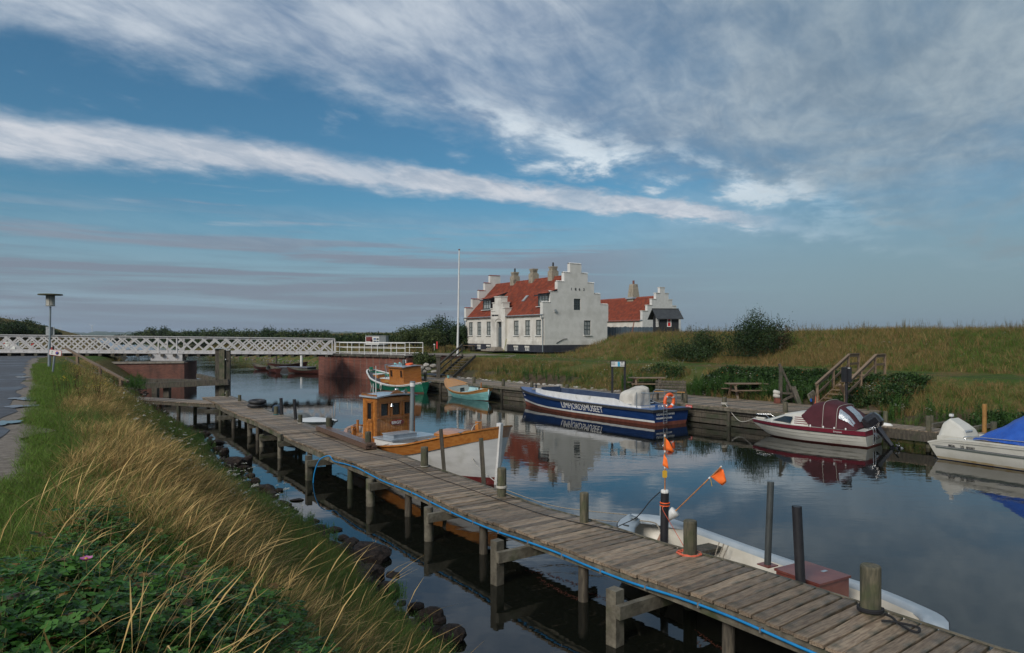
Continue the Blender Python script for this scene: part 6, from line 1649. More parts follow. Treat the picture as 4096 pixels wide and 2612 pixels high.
mb = MB(); R_ = [[(3.8 + .22 * z - .10,-.05,z),(3.8 + .22 * z + .03,-.04,z),(3.8 + .22 * z + .03,.04,z),(3.8 + .22 * z - .1,.05,z)] for z in (-.4,.4,1.0,1.42)]; mb.grid(R_,sm=False,closed=True); mb.build('stem',m_white,gr)
MB().box((-1.65,0,.55),(2.9,1.5,.34)).build('coaming',m_varnish,gr)
MB().box((.55,0,.70),(1.6,1.15,.32)).build('fore_casing',m_varnish,gr); MB().box((.55,0,.88),(1.66,1.22,.04)).build('casing_top',m_whitesign,gr)
MB().box((2.55,0,.92),(.7,.6,.30)).build('fore_hatch',m_varnish_h,gr); MB().box((2.55,0,1.09),(.76,.66,.04)).build('hatch_lid',m_whitesign,gr)
gx0,gx1,gy,gz0,gz1 = -2.25,-.30,.74,.62,1.80
mb = MB()
gfh = [(.12,.62,.50,1.02),(.86,1.36,.50,1.02)]
cabin_wall(mb,(gx1,-gy,gz0),(0,1,0),2 * gy,gz1 - gz0,(1,0,0),gfh)
cabin_wall(mb,(gx0,-gy,gz0),(0,1,0),2 * gy,gz1 - gz0,(-1,0,0),[])
gsh = [(1.48,1.78,.48,.98),(.12,.40,.50,1.0)]
for s_ in (1,-1): cabin_wall(mb,(gx0,s_ * gy,gz0),(1,0,0),gx1 - gx0,gz1 - gz0,(0,s_,0),gsh)
cb_ = mb.build('cabin',m_varnish,gr)
for k in range(22):
 for s_ in (1,-1):
  x = gx0 + .045 + k * .089
  if any(h[0] - .03 < x - gx0 < h[1] + .03 for h in gsh): MB().box((x,s_ * (gy + .006),gz0 + .23),(.080,.012,.44)).build('board',m_varnish,cb_); continue
  MB().box((x,s_ * (gy + .006),gz0 + (gz1 - gz0) / 2),(.080,.012,gz1 - gz0 - .03)).build('board',m_varnish if k % 3 else m_varnish_h,cb_)
for h in gfh:
 for i_,(a,b) in enumerate(((h[0],(h[0] + h[1]) / 2),((h[0] + h[1]) / 2,h[1]))) if False else ((0,(h[0],h[1])),):
  f_ = MB()
  for yy in (a,b): f_.box((gx1 + .01,-gy + yy,gz0 + (h[2] + h[3]) / 2),(.04,.05,h[3] - h[2] + .06))
  for zz in (h[2],h[3]): f_.box((gx1 + .012,-gy + (a + b) / 2,gz0 + zz),(.04,b - a + .05,.05))
  f_ = f_.build('window',m_varnish_d,gr); MB().box((gx1 - .02,-gy + (a + b) / 2,gz0 + (h[2] + h[3]) / 2),(.006,b - a,h[3] - h[2])).build('pane',m_glass,f_)
for s_ in (1,-1):
 for h in gsh:
  f_ = MB()
  for xx in (h[0],h[1]): f_.box((gx0 + xx,s_ * (gy + .012),gz0 + (h[2] + h[3]) / 2),(.045,.04,h[3] - h[2] + .05))
  for zz in (h[2],h[3]): f_.box((gx0 + (h[0] + h[1]) / 2,s_ * (gy + .014),gz0 + zz),(h[1] - h[0] + .04,.04,.045))
  f_ = f_.build('window',m_varnish_d,gr); MB().box((gx0 + (h[0] + h[1]) / 2,s_ * (gy - .02),gz0 + (h[2] + h[3]) / 2),(h[1] - h[0],.006,h[3] - h[2])).build('pane',m_glass,f_)
mb = MB(); R_ = []
for i in range(9):
 y = -gy - .12 + (2 * gy + .24) * i / 8; cz = .07 * (1 - (y / (gy + .12)) ** 2); R_.append([(gx0 - .1,y,gz1 + cz),(gx0 - .1,y,gz1 + .05 + cz),(gx1 + .18,y,gz1 + .05 + cz),(gx1 + .18,y,gz1 + cz)])
mb.grid(R_,sm=False,closed=True); mb.add(R_[0],[(0,1,2,3)]); mb.add(R_[-1],[(3,2,1,0)]); rf = mb.build('roof',m_greyroof,gr)
for s_ in (1,-1): MB().bar((gx0 - .1,s_ * (gy + .12),gz1 + .03),(gx1 + .2,s_ * (gy + .12),gz1 + .03),.03,.10).build('roof_edge',m_varnish_d,rf)
for s_ in (1,-1):
 MB().tube([(gx1 + .1,s_ * .6,gz1 + .10),(gx1 + 1.0,s_ * .5,gz1 + .12),(gx1 + 1.0,s_ * .5,.75)],.022,n=6).build('windscreen_frame',m_pipegrey,gr)
 MB().tube([(gx1 + .95,s_ * .5,gz1 + .1),(gx1 + .55,s_ * .55,.85)],.018,n=6).build('frame_brace',m_pipegrey,gr)
MB().tube([(gx1 + 1.0,-.5,gz1 + .12),(gx1 + 1.0,.5,gz1 + .12)],.022,n=6).build('windscreen_frame',m_pipegrey,gr)
MB().torus((-1.5,-.25,gz1 + .17),.24,.07,24,8).build('roof_lifebuoy',m_orange,gr)
MB().lathe((-1.35,.1,gz1 + .12),[(.14,0),(.16,.1),(.1,.2),(.12,.3),(.05,.42),(0,.44)],10).build('roof_vent',m_frame,gr)
MB().tube([(-.95,-.3,gz1 + .1),(-.95,-.3,gz1 + .46)],.05,n=8).build('roof_post',m_white,gr)
MB().lathe((-.2,-.3,gz1 + .18),[(.03,-.15),(.03,0),(.09,.10)],10,axis=(1,0,0)).build('horn',m_teal,gr); MB().lathe((-.2,.1,gz1 + .18),[(.03,-.15),(.03,0),(.09,.10)],10,axis=(1,0,0)).build('horn',m_teal,gr)
gs = 1 if (Matrix.Rotation(gr.rotation_euler[2],3,'Z') @ Vector((0,1,0))).dot(Vector((-9.75,55.3,0))) < 0 else -1
ltext(gr,'name','LOUISEN',.15,(gx1 + .0 - .05 if False else gx1 + 1.0,gs * .60,.64),(-1,0,0) if gs > 0 else (1,0,0),(0,0,1),mat('gold_lettering',(.5,.33,.10),.4),depth=.004,bold=.004)
q = HG.pt(.52,.55,gs); MB().box((q.x,q.y + gs * .05,.58),(.22,.05,.22)).build('fender_board',m_whitesign,gr); MB().tube(smooth_path([(q.x - .1,q.y + gs * .09,.5),(q.x - .08,q.y + gs * .09,.22),(q.x,q.y + gs * .09,.12),(q.x + .08,q.y + gs * .09,.22),(q.x + .1,q.y + gs * .09,.5)],4),.02,n=6).build('rope_loop',m_whiterope,gr)
q = l2w(gr,(-3.75,0,.8)); line('mooring_rope',[q,q + Vector((.15,-.1,-.35)),q + Vector((.05,-.05,-.6)),q + Vector((-.1,-.05,-.3))],.03,m_whiterope,'white rope loop hanging over the stern of the green boat')
# ---------------- turquoise clinker boat
tq = boat('clinker_dinghy',(-2.82,45.1,0),(-.50,.866),'turquoise clinker-built open boat with varnished top strake and small cuddy')
HT = Hull(5.7,[(0,.05),(.04,.40),(.10,.66),(.2,.86),(.5,1.02),(.78,.84),(.93,.45),(1,.05)],[(0,.84),(.2,.60),(.5,.56),(.8,.80),(1,1.16)],[(0,-.1),(.2,-.35),(.9,-.3),(1,-.05)],[(0,.9),(.2,.6),(.5,.42),(.8,.6),(1,.9)],[(0,-.18),(.15,0),(.85,0),(1,.30)],n=30)
shT = lambda t: sm_interp(t,HT.sheer)
mb = MB(); HT.strip(mb,lambda t: sm_interp(t,HT.keel),lambda t: .06,rows=2); mb.build('bottom_paint',m_darkred,tq)
for k in range(5):
 f0,f1 = k / 5,(k + 1) / 5
 mb = MB(); HT.strip(mb,lambda t: .06 + (shT(t) * .74 - .06) * f0,lambda t: .06 + (shT(t) * .74 - .06) * f1,rows=1,out=.0 + .014);
 for side in (1,-1):   # lap edge
  mb.grid([[HT.pt(i / 30,.06 + (shT(i / 30) * .74 - .06) * f0,side) for i in range(31)],[HT.pt(i / 30,.06 + (shT(i / 30) * .74 - .06) * f0,side) + Vector((0,side * .030,0)) for i in range(31)]],0,False)
 mb.build('strake',m_teal,tq)
mb = MB(); HT.strip(mb,lambda t: shT(t) * .74,lambda t: shT(t),rows=2,out=.022); mb.build('top_strake',mat('golden_varnish',(.36,.17,.05),.5,(.44,.22,.07),3,(1,6,6),.1,coat=.1),tq)
mb = MB(); HT.rail(mb,.11,.04,out=.03); mb.build('gunwale',MATS['golden_varnish'],tq)
mb = MB(); HT.strip(mb,lambda t: .12,lambda t: shT(t) - .03,rows=2,inset=.06,t0=.03,t1=.72); mb.build('lining',m_tealin,tq)
mb = MB(); HT.deck(mb,lambda t: .14,t0=.05,t1=.7,inset=.3); mb.build('floor',m_tealin,tq)
mb = MB(); HT.deck(mb,lambda t: shT(t) - .03,t0=.72,t1=.995,inset=.02,camber=.06); mb.build('fore_deck',MATS['golden_varnish'],tq)
mb = MB(); HT.deck(mb,lambda t: shT(t) - .05,t0=.01,t1=.13,inset=.02); mb.build('stern_deck',MATS['golden_varnish'],tq)
xb = -2.85 + 5.7 * .72; zb2 = shT(.72)
mb = MB(); b_ = HT.pt(.72,zb2,1).y - .04; wall(mb,(xb,-b_,0),(0,1,0),zb2,2 * b_,[(b_ * .55,b_ * .95,.28,zb2 - .16)],.03,(-1,0,0),z0=.1); mb.build('cuddy_bulkhead',mat('pale_grey_bulkhead',(.38,.40,.38),.5),tq)
MB().box((xb + .06,-b_ * .25,.42),(.01,b_ * .45,.34)).build('cuddy_opening',m_glass,tq)
for x in (-.9,-.05): MB().box((x,0,.42),(.22,1.6,.035)).build('thwart',m_tealin,tq)
for x in (-1.3,-.45,.4):
 for s_ in (1,-1): b_ = HT.pt((x + 2.85) / 5.7,.45,s_).y; MB().bar((x,b_ * .55,.15),(x,b_ * .9,.5),.05,.04).build('rib',m_tealin,tq)
MB().box((-1.75,0,.40),(.5,.4,.25)).build('engine_box',MATS['golden_varnish'],tq)
MB().box((2.92,0,1.24),(.10,.10,.18)).build('stem_head',m_teal,tq)
MB().bar((-2.35,.2,.80),(-2.45,.2,1.18),.05,.05).build('tiller_post',m_varnish,tq)
ts = 1 if (Matrix.Rotation(tq.rotation_euler[2],3,'Z') @ Vector((0,1,0))).dot(Vector((-2.95,47.2,0))) < 0 else -1
side_text(HT,tq,'16',.12,.36,.30,m_text_w,'hull_number',False,ts)
tq.rotation_euler[0] = -ts * R(5); gr.rotation_euler[0] = -gs * R(4); gr.scale = (1.03,.98,.98); tq.scale = (.97,) * 3
# ---------------- outboard engine helper
def outboard(parent,x,y,z,s,m_cowl,tilt=0.0,name='outboard_engine'):
 Rt = Matrix.Rotation(tilt,3,'Y'); o = Vector((x,y,z)); P = lambda a,b,c_: o + Rt @ (Vector((a,b,c_)) * s)
 mb = MB(); R_ = []
 for zz,fx,bx,w_ in ((.10,.14,-.30,.15),(.20,.20,-.40,.19),(.42,.20,-.40,.19),(.58,.14,-.34,.16),(.64,.04,-.24,.10)):
  R_.append([P(fx,-w_,zz),P(fx + .03,0,zz),P(fx,w_,zz),P(bx + .06,w_,zz),P(bx,w_ * .5,zz),P(bx,-w_ * .5,zz),P(bx + .06,-w_,zz)])
 mb.grid(R_,sm=False,closed=True); mb.add(R_[-1],[tuple(range(7))]); mb.add(R_[0],[tuple(reversed(range(7)))])
 e = mb.build(name,m_cowl,parent); bv = e.modifiers.new('b','BEVEL'); bv.width = .02; bv.segments = 2
 mb = MB(); R_ = []
 for zz,fx,bx,w_ in ((.12,.02,-.22,.08),(-.3,.0,-.18,.055),(-.62,-.02,-.17,.04)): R_.append([P(fx,0,zz),P((fx + bx) / 2,w_,zz),P(bx,0,zz),P((fx + bx) / 2,-w_,zz)])
 mb.grid(R_,sm=False,closed=True); mb.build('leg',m_engine,e)
 mb = MB(); mb.add([P(.0,0,-.62),P(-.42,.11,-.56),P(-.42,-.11,-.56)],[(0,1,2),(2,1,0)]); mb.tube([P(.10,0,-.80),P(.0,0,-.78),P(-.22,0,-.76),P(-.30,0,-.76)],[.02 * s,.055 * s,.05 * s,.03 * s],n=8); mb.add([P(.06,0,-.62),P(-.16,0,-.62),P(-.10,0,-1.0),P(.0,0,-.98)],[(0,1,2,3),(3,2,1,0)]); mb.build('lower_unit',m_engine,e)
 mb = MB()
 for k in range(3):
  g = k * 2.094 + .3; c_ = P(-.31,0,-.76); d_ = Rt @ Vector((0,math.cos(g),math.sin(g))); e_ = Rt @ Vector((.35,-math.sin(g),math.cos(g)))
  q = [c_ + d_ * .03 * s,c_ + (d_ * .10 + e_ * .07) * s,c_ + (d_ * .19 + e_ * .05) * s,c_ + (d_ * .20 - e_ * .02) * s,c_ + (d_ * .10 - e_ * .06) * s]; mb.prism(q,Rt @ Vector((.012,0,0)))
 mb.build('propeller',m_chrome,e); MB().box(P(.16,0,.0),(.14 * s,.28 * s,.40 * s),rot=Rt).build('bracket',m_engine,e)
 return e
# ---------------- maroon cabin boat
mr_ = boat('cabin_cruiser',(11.55,26.95,0),(-.705,.709),'cream and maroon small cabin boat under a maroon canvas hood, black outboard at its stern')
HM = Hull(4.5,[(0,.98),(.4,1.02),(.65,.90),(.85,.50),(.95,.20),(1,.03)],[(0,.60),(.5,.60),(.85,.60),(1,.60)],[(0,-.15),(.7,-.12),(.88,.05),(1,.45)],[(0,.20),(.5,.24),(.8,.45),(1,.8)],[(0,0),(.6,0),(1,.25)],n=30)
mb = MB(); HM.strip(mb,lambda t: sm_interp(t,HM.keel),lambda t: max(.05,sm_interp(t,HM.keel) + .01),rows=2); HM.transom(mb,-.15,.05); mb.build('bottom_paint',m_darkred,mr_)
mb = MB(); HM.strip(mb,lambda t: max(.05,sm_interp(t,HM.keel) + .01),lambda t: .42 + .06 * t,rows=5); HM.transom(mb,.05,.42); mb.build('hull',m_offwhite,mr_)
for z in (.20,.33):
 mb = MB(); HM.strip(mb,lambda t: max(z + .14 * max(0,t - .6),sm_interp(t,HM.keel) + .01),lambda t: max(z + .14 * max(0,t - .6),sm_interp(t,HM.keel) + .01) + .022,rows=1,out=.016,t1=.93); mb.build('spray_rail',m_offwhite,mr_)
mb = MB(); HM.strip(mb,lambda t: .42 + .06 * t,lambda t: .60,rows=2,out=.012); HM.transom(mb,.42,.60,t=-.0); mb.build('maroon_band',m_maroonpaint,mr_)
mb = MB(); HM.strip(mb,lambda t: .415 + .055 * t,lambda t: .44 + .055 * t,rows=1,out=.022); mb.build('rub_rail',m_rubber,mr_)
mb = MB(); HM.deck(mb,lambda t: .605,inset=0,cols=4,camber=.02); mb.build('deck',m_offwhite,mr_)
# cuddy cabin
R_ = []
for x,b,z in ((-.15,.84,.61),(-.15,.70,.98),(-.15,0,1.06)): pass
sec = [(-.20,.86,.72,1.06,1.12),(.35,.80,.66,1.02,1.08),(.95,.60,.46,.86,.92),(1.45,.34,.24,.70,.74),(1.75,.14,.08,.63,.65)]
for x,b0_,b1_,z1,z2 in sec: R_.append([(x,-b0_,.60),(x,-b1_,z1),(x,-b1_ * .5,z2),(x,0,z2 + .01),(x,b1_ * .5,z2),(x,b1_,z1),(x,b0_,.60)])
mb = MB(); mb.grid(R_,sm=True); mb.add(R_[0],[tuple(range(7))]); mb.build('cabin',m_offwhite,mr_)
for s_ in (1,-1):
 mb = MB(); q = [(1.40,s_ * .372,.655),(.50,s_ * .80,.66),(.42,s_ * .745,.90),(.80,s_ * .61,.89)]
 q = [Vector(p) + Vector((.0,s_ * .012,.004)) for p in q]; mb.add(q,[(0,1,2,3) if s_ < 0 else (3,2,1,0)]); mb.build('side_window',m_glass,mr_)
 for k in range(4): z = .68 + k * .075; y = .875 - (z - .6) * .33; MB().bar((-.18,s_ * y,z),(.36,s_ * (y - .055),z - .005),.012,.022).build('stripe',m_maroonpaint,mr_)
MB().box((.75,0,.97),(.45,.45,.04),rot=Matrix.Rotation(.22,3,'Y')).build('hatch',m_offwhite,mr_)
for s_ in (1,-1): MB().tube([(1.55,s_ * .25,.68),(1.75,s_ * .2,.82),(2.25,s_ * .03,.80)],.012,n=6).build('bow_rail',m_chrome,mr_)
MB().box((2.05,0,.66),(.35,.12,.05)).build('anchor_roller',m_offwhite,mr_)
# hood
hood = [(.08,.80,1.02,.99,1.12),(-.25,.86,.62,1.30,1.44),(-.75,.93,.62,1.40,1.56),(-1.25,.96,.62,1.30,1.42),(-1.62,.97,.62,1.06,1.12),(-1.95,.97,.61,.66,.68)]
R_ = []
for x,b,zl_,zs_,zt2 in hood: R_.append([(x,-b,zl_ if x < .05 else zl_ - .06),(x,-b * .93,(zl_ + zs_) / 2),(x,-b * .84,zs_),(x,-b * .55,zt2 - .02),(x,0,zt2),(x,b * .55,zt2 - .02),(x,b * .84,zs_),(x,b * .93,(zl_ + zs_) / 2),(x,b,zl_ if x < .05 else zl_ - .06)])
mb = MB(); mb.grid(R_); hd = mb.build('canvas_hood',m_maroon,mr_)
for i in (2,3): MB().tube([Vector(p) * 1.0 + Vector((0,0,.012)) for p in smooth_path([Vector((p[0],p[1] * 1.015,p[2])) for p in R_[i]],2)],.009,n=5).build('piping',m_whiterope,hd)
G_ = [[Vector(R_[i][j]) for j in (3,4,5)] for i in (3,4,5)]
vn = []
for u in (.22,.5,.78,1.0,1.3,1.62):
 i = min(1,int(u)); f = u - i; row = []
 for v in (-.55,0,.55): j = 0 if v < 0 else 1; q = v + 1 - j; a_ = G_[i][j].lerp(G_[i][j + 1],q); b_ = G_[i + 1][j].lerp(G_[i + 1][j + 1],q); row.append(a_.lerp(b_,f) + Vector((-.02,0,.016)))
 vn.append(row)
mb = MB(); mb.grid(vn); mb.build('rear_vinyl',m_vinyl,hd)
nsm = nside
vn = []
for u in (.15,.45,.75,1.0,1.35,1.6):
 i = min(1,int(u)); f = u - i; row = []
 for j0 in ((1,2) if nsm < 0 else (7,6)):
  pass
 jj = (0,1,2,3) if nsm < 0 else (8,7,6,5)
 for v in (1.15,1.6,2.1,2.5):
  j = int(v); q = v - j; a_ = Vector(R_[3 + i][jj[j]]).lerp(Vector(R_[3 + i][jj[j + 1]]),q) if j < 3 else Vector(R_[3 + i][jj[3]]); b_ = Vector(R_[4 + i][jj[j]]).lerp(Vector(R_[4 + i][jj[j + 1]]),q)
  row.append(a_.lerp(b_,f) + Vector((-.012,nsm * .016,.010)))
 vn.append(row)
mb = MB(); mb.grid(vn); mb.build('side_vinyl',m_vinyl,hd)
for x,b in ((-.3,.9),(-.8,.97),(-1.2,1.0),(-1.6,1.0)):
 for s_ in (1,-1): MB().lathe((x,s_ * b,.63),[(.028,-.02),(.03,.03),(.015,.05),(0,.05)],8).build('hood_clip',m_white,mr_)
outboard(mr_,-2.34,.0,.52,1.05,m_engine,tilt=R(38),name='outboard_engine')
for y in (.30,.55): MB().tube(smooth_path([(-2.2,y * nside,.62),(-2.3,y * nside,.72),(-2.38,y * nside,.62),(-2.38,y * nside,.12)],4),.014,n=6).build('ladder_side',m_chrome,mr_)
for z in (.40,.18): MB().tube([(-2.38,.30 * nside,z),(-2.38,.55 * nside,z)],.011,n=6).build('ladder_rung',m_chrome,mr_)
ms = nside
side_text(HM,mr_,'Skibsplast',.085,.24,.49,m_text_w,'lettering',False,ms,sx=.9)
fe = MB().lathe(l2w(mr_,(-2.15,-1.35,.62)),[(0,-.32),(.06,-.3),(.10,-.24),(.10,.2),(.06,.27),(0,.3)],14,axis=(.75,-.55,-.1)).build('fender',m_white,world=True); tag(fe,'white cylindrical fender floating between the maroon boat and the low walkway','fender')
q = l2w(mr_,(2.2,0,.70)); line('mooring_rope',[(QPO[-1.05].x,QPO[-1.05].y - .1,.95),(QPO[-1.05] * .5 + q * .5) - Vector((0,0,.02)),q],.015,m_whiterope,'white mooring rope from the knotted quay post to the cream boat bow')
for k in range(3): pass
o = MB()
for k in range(3): o.torus(QPO[-1.05] + Vector((0,0,.93 + .03 * k)),.125,.016,18,6)
o = o.build('rope',m_whiterope,world=True); tag(o,'white rope turns round the knotted quay post above the red notice','rope')
# ---------------- white sports boat with blue tarpaulin
wb = boat('sports_boat',(13.65 + .51 * 3.05 + .86 * 1.1,22.6 - .86 * 3.05 + .51 * 1.1,0),(.51,-.86),'white sports boat at the right edge, half covered by a bright blue tarpaulin')
HW_ = Hull(6.1,[(0,1.08),(.4,1.14),(.7,1.0),(.9,.55),(1,.03)],[(0,.56),(.08,.72),(.5,.78),(1,.95)],[(0,-.2),(.7,-.15),(1,.4)],[(0,.16),(.5,.2),(.8,.4),(1,.8)],[(0,.0),(.02,0),(.6,0),(1,.4)],n=30)
shW = lambda t: sm_interp(t,HW_.sheer)
HW_.rake = [(0,-.42),(.10,0),(.6,0),(1,.4)]
mb = MB(); HW_.strip(mb,lambda t: sm_interp(t,HW_.keel),lambda t: .03,rows=2); mb.build('bottom_paint',m_blue,wb)
mb = MB(); HW_.strip(mb,lambda t: .03,lambda t: shW(t) - .02,rows=6); HW_.transom(mb,-.2,.54); mb.build('hull',m_offwhite,wb)
mb = MB(); HW_.strip(mb,lambda t: .02,lambda t: .10 - .04 * t,rows=1,out=.004); mb.build('rust_stain',mat('stained_gelcoat',(.34,.25,.12),.4,(.44,.38,.27),3,(1,1,1)),wb)
mb = MB(); HW_.strip(mb,lambda t: .37,lambda t: .43,rows=1,out=.008,t0=.02); mb.build('grey_stripe',mat('grey_stripe_print',(.11,.13,.12),.4),wb)
mb = MB(); HW_.strip(mb,lambda t: .445,lambda t: .462,rows=1,out=.010,t0=.01); mb.build('navy_stripe',m_navy,wb)
mb = MB(); HW_.strip(mb,lambda t: shW(t) - .12,lambda t: shW(t) - .09,rows=1,out=.03,t0=.03); mb.build('rub_rail',m_offwhite,wb)
mb = MB(); HW_.rail(mb,.30,.05); mb.build('gunwale',m_offwhite,wb)
mb = MB(); HW_.deck(mb,lambda t: .48,inset=.1,t0=.02,t1=.9); mb.build('cockpit_floor',m_offwhite,wb)
mb = MB(); R_ = []
for x,z0_,z1_,w_,w2_ in ((-3.32,.50,.70,.46,.42),(-3.20,.50,1.12,.46,.34),(-3.02,.50,1.27,.46,.32),(-2.72,.50,1.10,.46,.36),(-2.54,.50,.96,.46,.40),(-2.44,.50,.74,.46,.44)):
 R_.append([(x,-w_,z0_),(x,-w_,min(z1_,.72)),(x,-w2_,z1_ - .05),(x,-w2_ * .8,z1_),(x,w2_ * .8,z1_),(x,w2_,z1_ - .05),(x,w_,min(z1_,.72)),(x,w_,z0_)])
mb.grid(R_,sm=False); mb.add(R_[0],[tuple(range(8))]); mb.add(R_[-1],[tuple(reversed(range(8)))]); e = mb.build('engine_cover',m_offwhite,wb)
for k in range(3): MB().box((-2.50,-.28 + .14 * k,.90),(.05,.10,.07),rot=Matrix.Rotation(.5,3,'Y')).build('vent',m_greyroof,e)
MB().tube([(-3.05,-.1,1.26),(-3.05,-.1,1.34)],.02,n=6).build('light_stem',m_chrome,wb); MB().box((-3.05,-.1,1.37),(.10,.10,.08)).build('stern_light',m_white,wb)
mb = MB(); R_ = []
nsx = -nside
for i,(x,zc_,zs_) in enumerate(((-1.95,.84,.76),(-1.86,1.0,.77),(-1.5,1.16,.78),(-1.1,1.45,.79),(-.8,1.66,.80),(-.2,1.86,.80),(.6,1.84,.82),(1.5,1.5,.84),(2.8,1.0,.9))):
 b = sm_interp((x + 3.05) / 6.1,HW_.beam) - .06
 R_.append([(x + .03 * math.sin(5 * k),-b + 2 * b * k / 12,zs_ + (zc_ - zs_) * max(0,(1 - abs((k - 6) / 6) ** 2.2)) + .03 * math.sin(k * 1.9 + i)) for k in range(13)])
mb.grid(R_); o = mb.build('tarpaulin',m_bluetarp,wb); o.modifiers.new('s','SUBSURF').render_levels = 2
dm = o.modifiers.new('d','DISPLACE'); dm.texture = dt; dm.strength = .08
for s_ in (1,-1): MB().tube(smooth_path([(-2.15,s_ * 1.05,.76),(-2.0,s_ * 1.05,.86),(0,s_ * 1.05,.90),(1.4,s_ * .95,.95)],4),.014,n=6).build('grab_rail',m_chrome,wb)
ws = 1 if (Matrix.Rotation(wb.rotation_euler[2],3,'Z') @ Vector((0,1,0))).dot(Vector((15,20,0))) < 0 else -1
side_text(HW_,wb,'IBIZA',.085,.075,.485,m_text_b,'lettering',True,ws,sx=1.0,bold=.002)
side_text(HW_,wb,'20',.12,.125,.475,m_text_b,'lettering',True,ws,sx=1.0)
side_text(HW_,wb,'SPORT',.085,.155,.485,m_text_b,'lettering',True,ws,sx=1.0,bold=.002)
MB().tube([(-2.9,ws * .55,.62),(-3.2,ws * .5,.52)],.012,n=6).build('ladder_side',m_chrome,wb); MB().tube([(-2.9,ws * .3,.62),(-3.2,ws * .3,.52)],.012,n=6).build('ladder_side',m_chrome,wb)
sdv = MB(); sdv.box((-3.25,0,.22),(.30,.22,.60),rot=Matrix.Rotation(R(35),3,'Y')); sdv.tube([(-3.55,.0,.18),(-3.25,0,.22)],[.03,.08],n=8); sdv.build('stern_drive',m_darksteel,wb)
mb = MB()
for k in range(4):
 g = k * 1.57 + .4; c_ = Vector((-3.60,0,.18)); d_ = Vector((0,math.cos(g),math.sin(g))); e_ = Vector((.4,-math.sin(g),math.cos(g)))
 mb.prism([c_ + d_ * .03,c_ + d_ * .10 + e_ * .08,c_ + d_ * .18 + e_ * .05,c_ + d_ * .18 - e_ * .03],(.012,0,0))
mb.build('propeller',m_chrome,wb)
# ---------------- small white motorboat behind the jetty
sm_ = boat('small_motorboat',(-8.75,29.3,0),(.72,-.69),'small white motorboat with grey windscreen cover behind the jetty, dark blue outboard')
HS = Hull(4.3,[(0,.80),(.5,.88),(.8,.70),(.95,.36),(1,.04)],[(0,.46),(.5,.50),(1,.60)],[(0,-.12),(.7,-.1),(1,.3)],[(0,.2),(.5,.25),(1,.8)],[(0,0),(.6,0),(1,.25)],n=24)
mb = MB(); HS.strip(mb,lambda t: sm_interp(t,HS.keel),lambda t: sm_interp(t,HS.sheer),rows=5); HS.transom(mb,-.12,.42); mb.build('hull',m_offwhite,sm_)
mb = MB(); HS.rail(mb,.06,.05,out=.02); mb.build('rub_rail',m_frame,sm_)
mb = MB(); HS.deck(mb,lambda t: sm_interp(t,HS.sheer) - .005,t0=.40,t1=.99,inset=.0,camber=.06); mb.build('fore_deck',m_whitesign,sm_)
mb = MB(); HS.deck(mb,lambda t: .12,t0=.0,t1=.42,inset=.05); mb.build('floor',m_palegrey,sm_)
R_ = []
for x,z in ((.15,.50),(-.15,.74),(-.9,.68),(-1.35,.52)): R_.append([(x - .25 * abs(k - 4) / 4,-.66 + 1.32 * k / 8,z - (z - .47) * (abs(k - 4) / 4) ** 3) for k in range(9)])
mb = MB(); mb.grid(R_); mb.build('windscreen_cover',mat('grey_tent_cloth',(.12,.125,.125),.8,(.17,.175,.17),4),sm_)
MB().lathe((1.1,0,.56),[(.04,0),(.04,.03),(0,.03)],10).build('deck_cleat',m_rubber,sm_)
outboard(sm_,-2.1,0,.40,.85,mat('dark_blue_cowl',(.025,.04,.065),.35),tilt=0)
# ---------------- long open white dinghy at the near jetty
dg_ = boat('open_skiff',(3.65,10.6,0),(-.50,.866),'long open white skiff with pale blue-white gunwale moored at the near end of the jetty')
HO = Hull(5.65,[(0,.05),(.03,.34),(.08,.52),(.25,.80),(.5,.88),(.75,.84),(.9,.70),(.965,.46),(1,.08)],[(0,.56),(.5,.46),(.85,.54),(1,.66)],[(0,.0),(.1,-.2),(.9,-.2),(1,-.05)],[(0,.6),(.3,.35),(.7,.35),(1,.7)],[(0,0),(1,.05)],n=44)
shO = lambda t: sm_interp(t,HO.sheer)
mb = MB(); HO.strip(mb,lambda t: sm_interp(t,HO.keel),lambda t: shO(t) - .03,rows=6); mb.build('hull',m_cream,dg_)
mb = MB(); HO.rail(mb,.03,.05,out=.028,dz=-.005); mb.build('rubber_edge',m_rubber,dg_)
mb = MB()
for s_ in (1,-1):
 R_ = []
 for i in range(45):
  t = i / 44; q = HO.pt(t,shO(t),s_); w_ = .17
  yi = max(0.0,abs(q.y) - w_)
  if t > .86 or t < .10: yi = max(0.0,abs(q.y) - w_ - (max(0,t - .86) * 3.2 + max(0,.10 - t) * 4))
  if t > .94 or t < .06: yi = 0
  R_.append([Vector((q.x,q.y,q.z)),Vector((q.x,s_ * (abs(q.y) * .5 + yi * .5),q.z + .008)),Vector((q.x,s_ * yi,q.z + .004)),Vector((q.x,s_ * max(0,yi - .012),q.z - .07))])
 mb.grid(R_ if s_ > 0 else [list(reversed(r)) for r in R_])
mb.build('gunwale',m_palegrey,dg_)
mb = MB(); HO.strip(mb,lambda t: .02,lambda t: shO(t) - .06,rows=3,inset=.17,t0=.07,t1=.93); mb.build('lining',m_cream,dg_)
mb = MB(); HO.deck(mb,lambda t: .03,t0=.06,t1=.94,inset=.2); mb.build('floor',mat('scuffed_grey_floor',(.12,.11,.10),.8,(.2,.19,.17),3),dg_)
MB().box((1.35,0,.36),(.30,1.35,.05)).build('thwart',m_oldwood,dg_)
for x in (2.2,): MB().bar((x - .3,.2,.42),(x + .15,-.35,.46),.04,.03).build('tiller_stick',m_varnish_h,dg_)
MB().lathe((2.62,.12,shO(.93) + .03),[(.05,0),(.05,.03),(.065,.035),(.065,.05),(0,.055)],14).build('deck_socket',m_pipegrey,dg_)
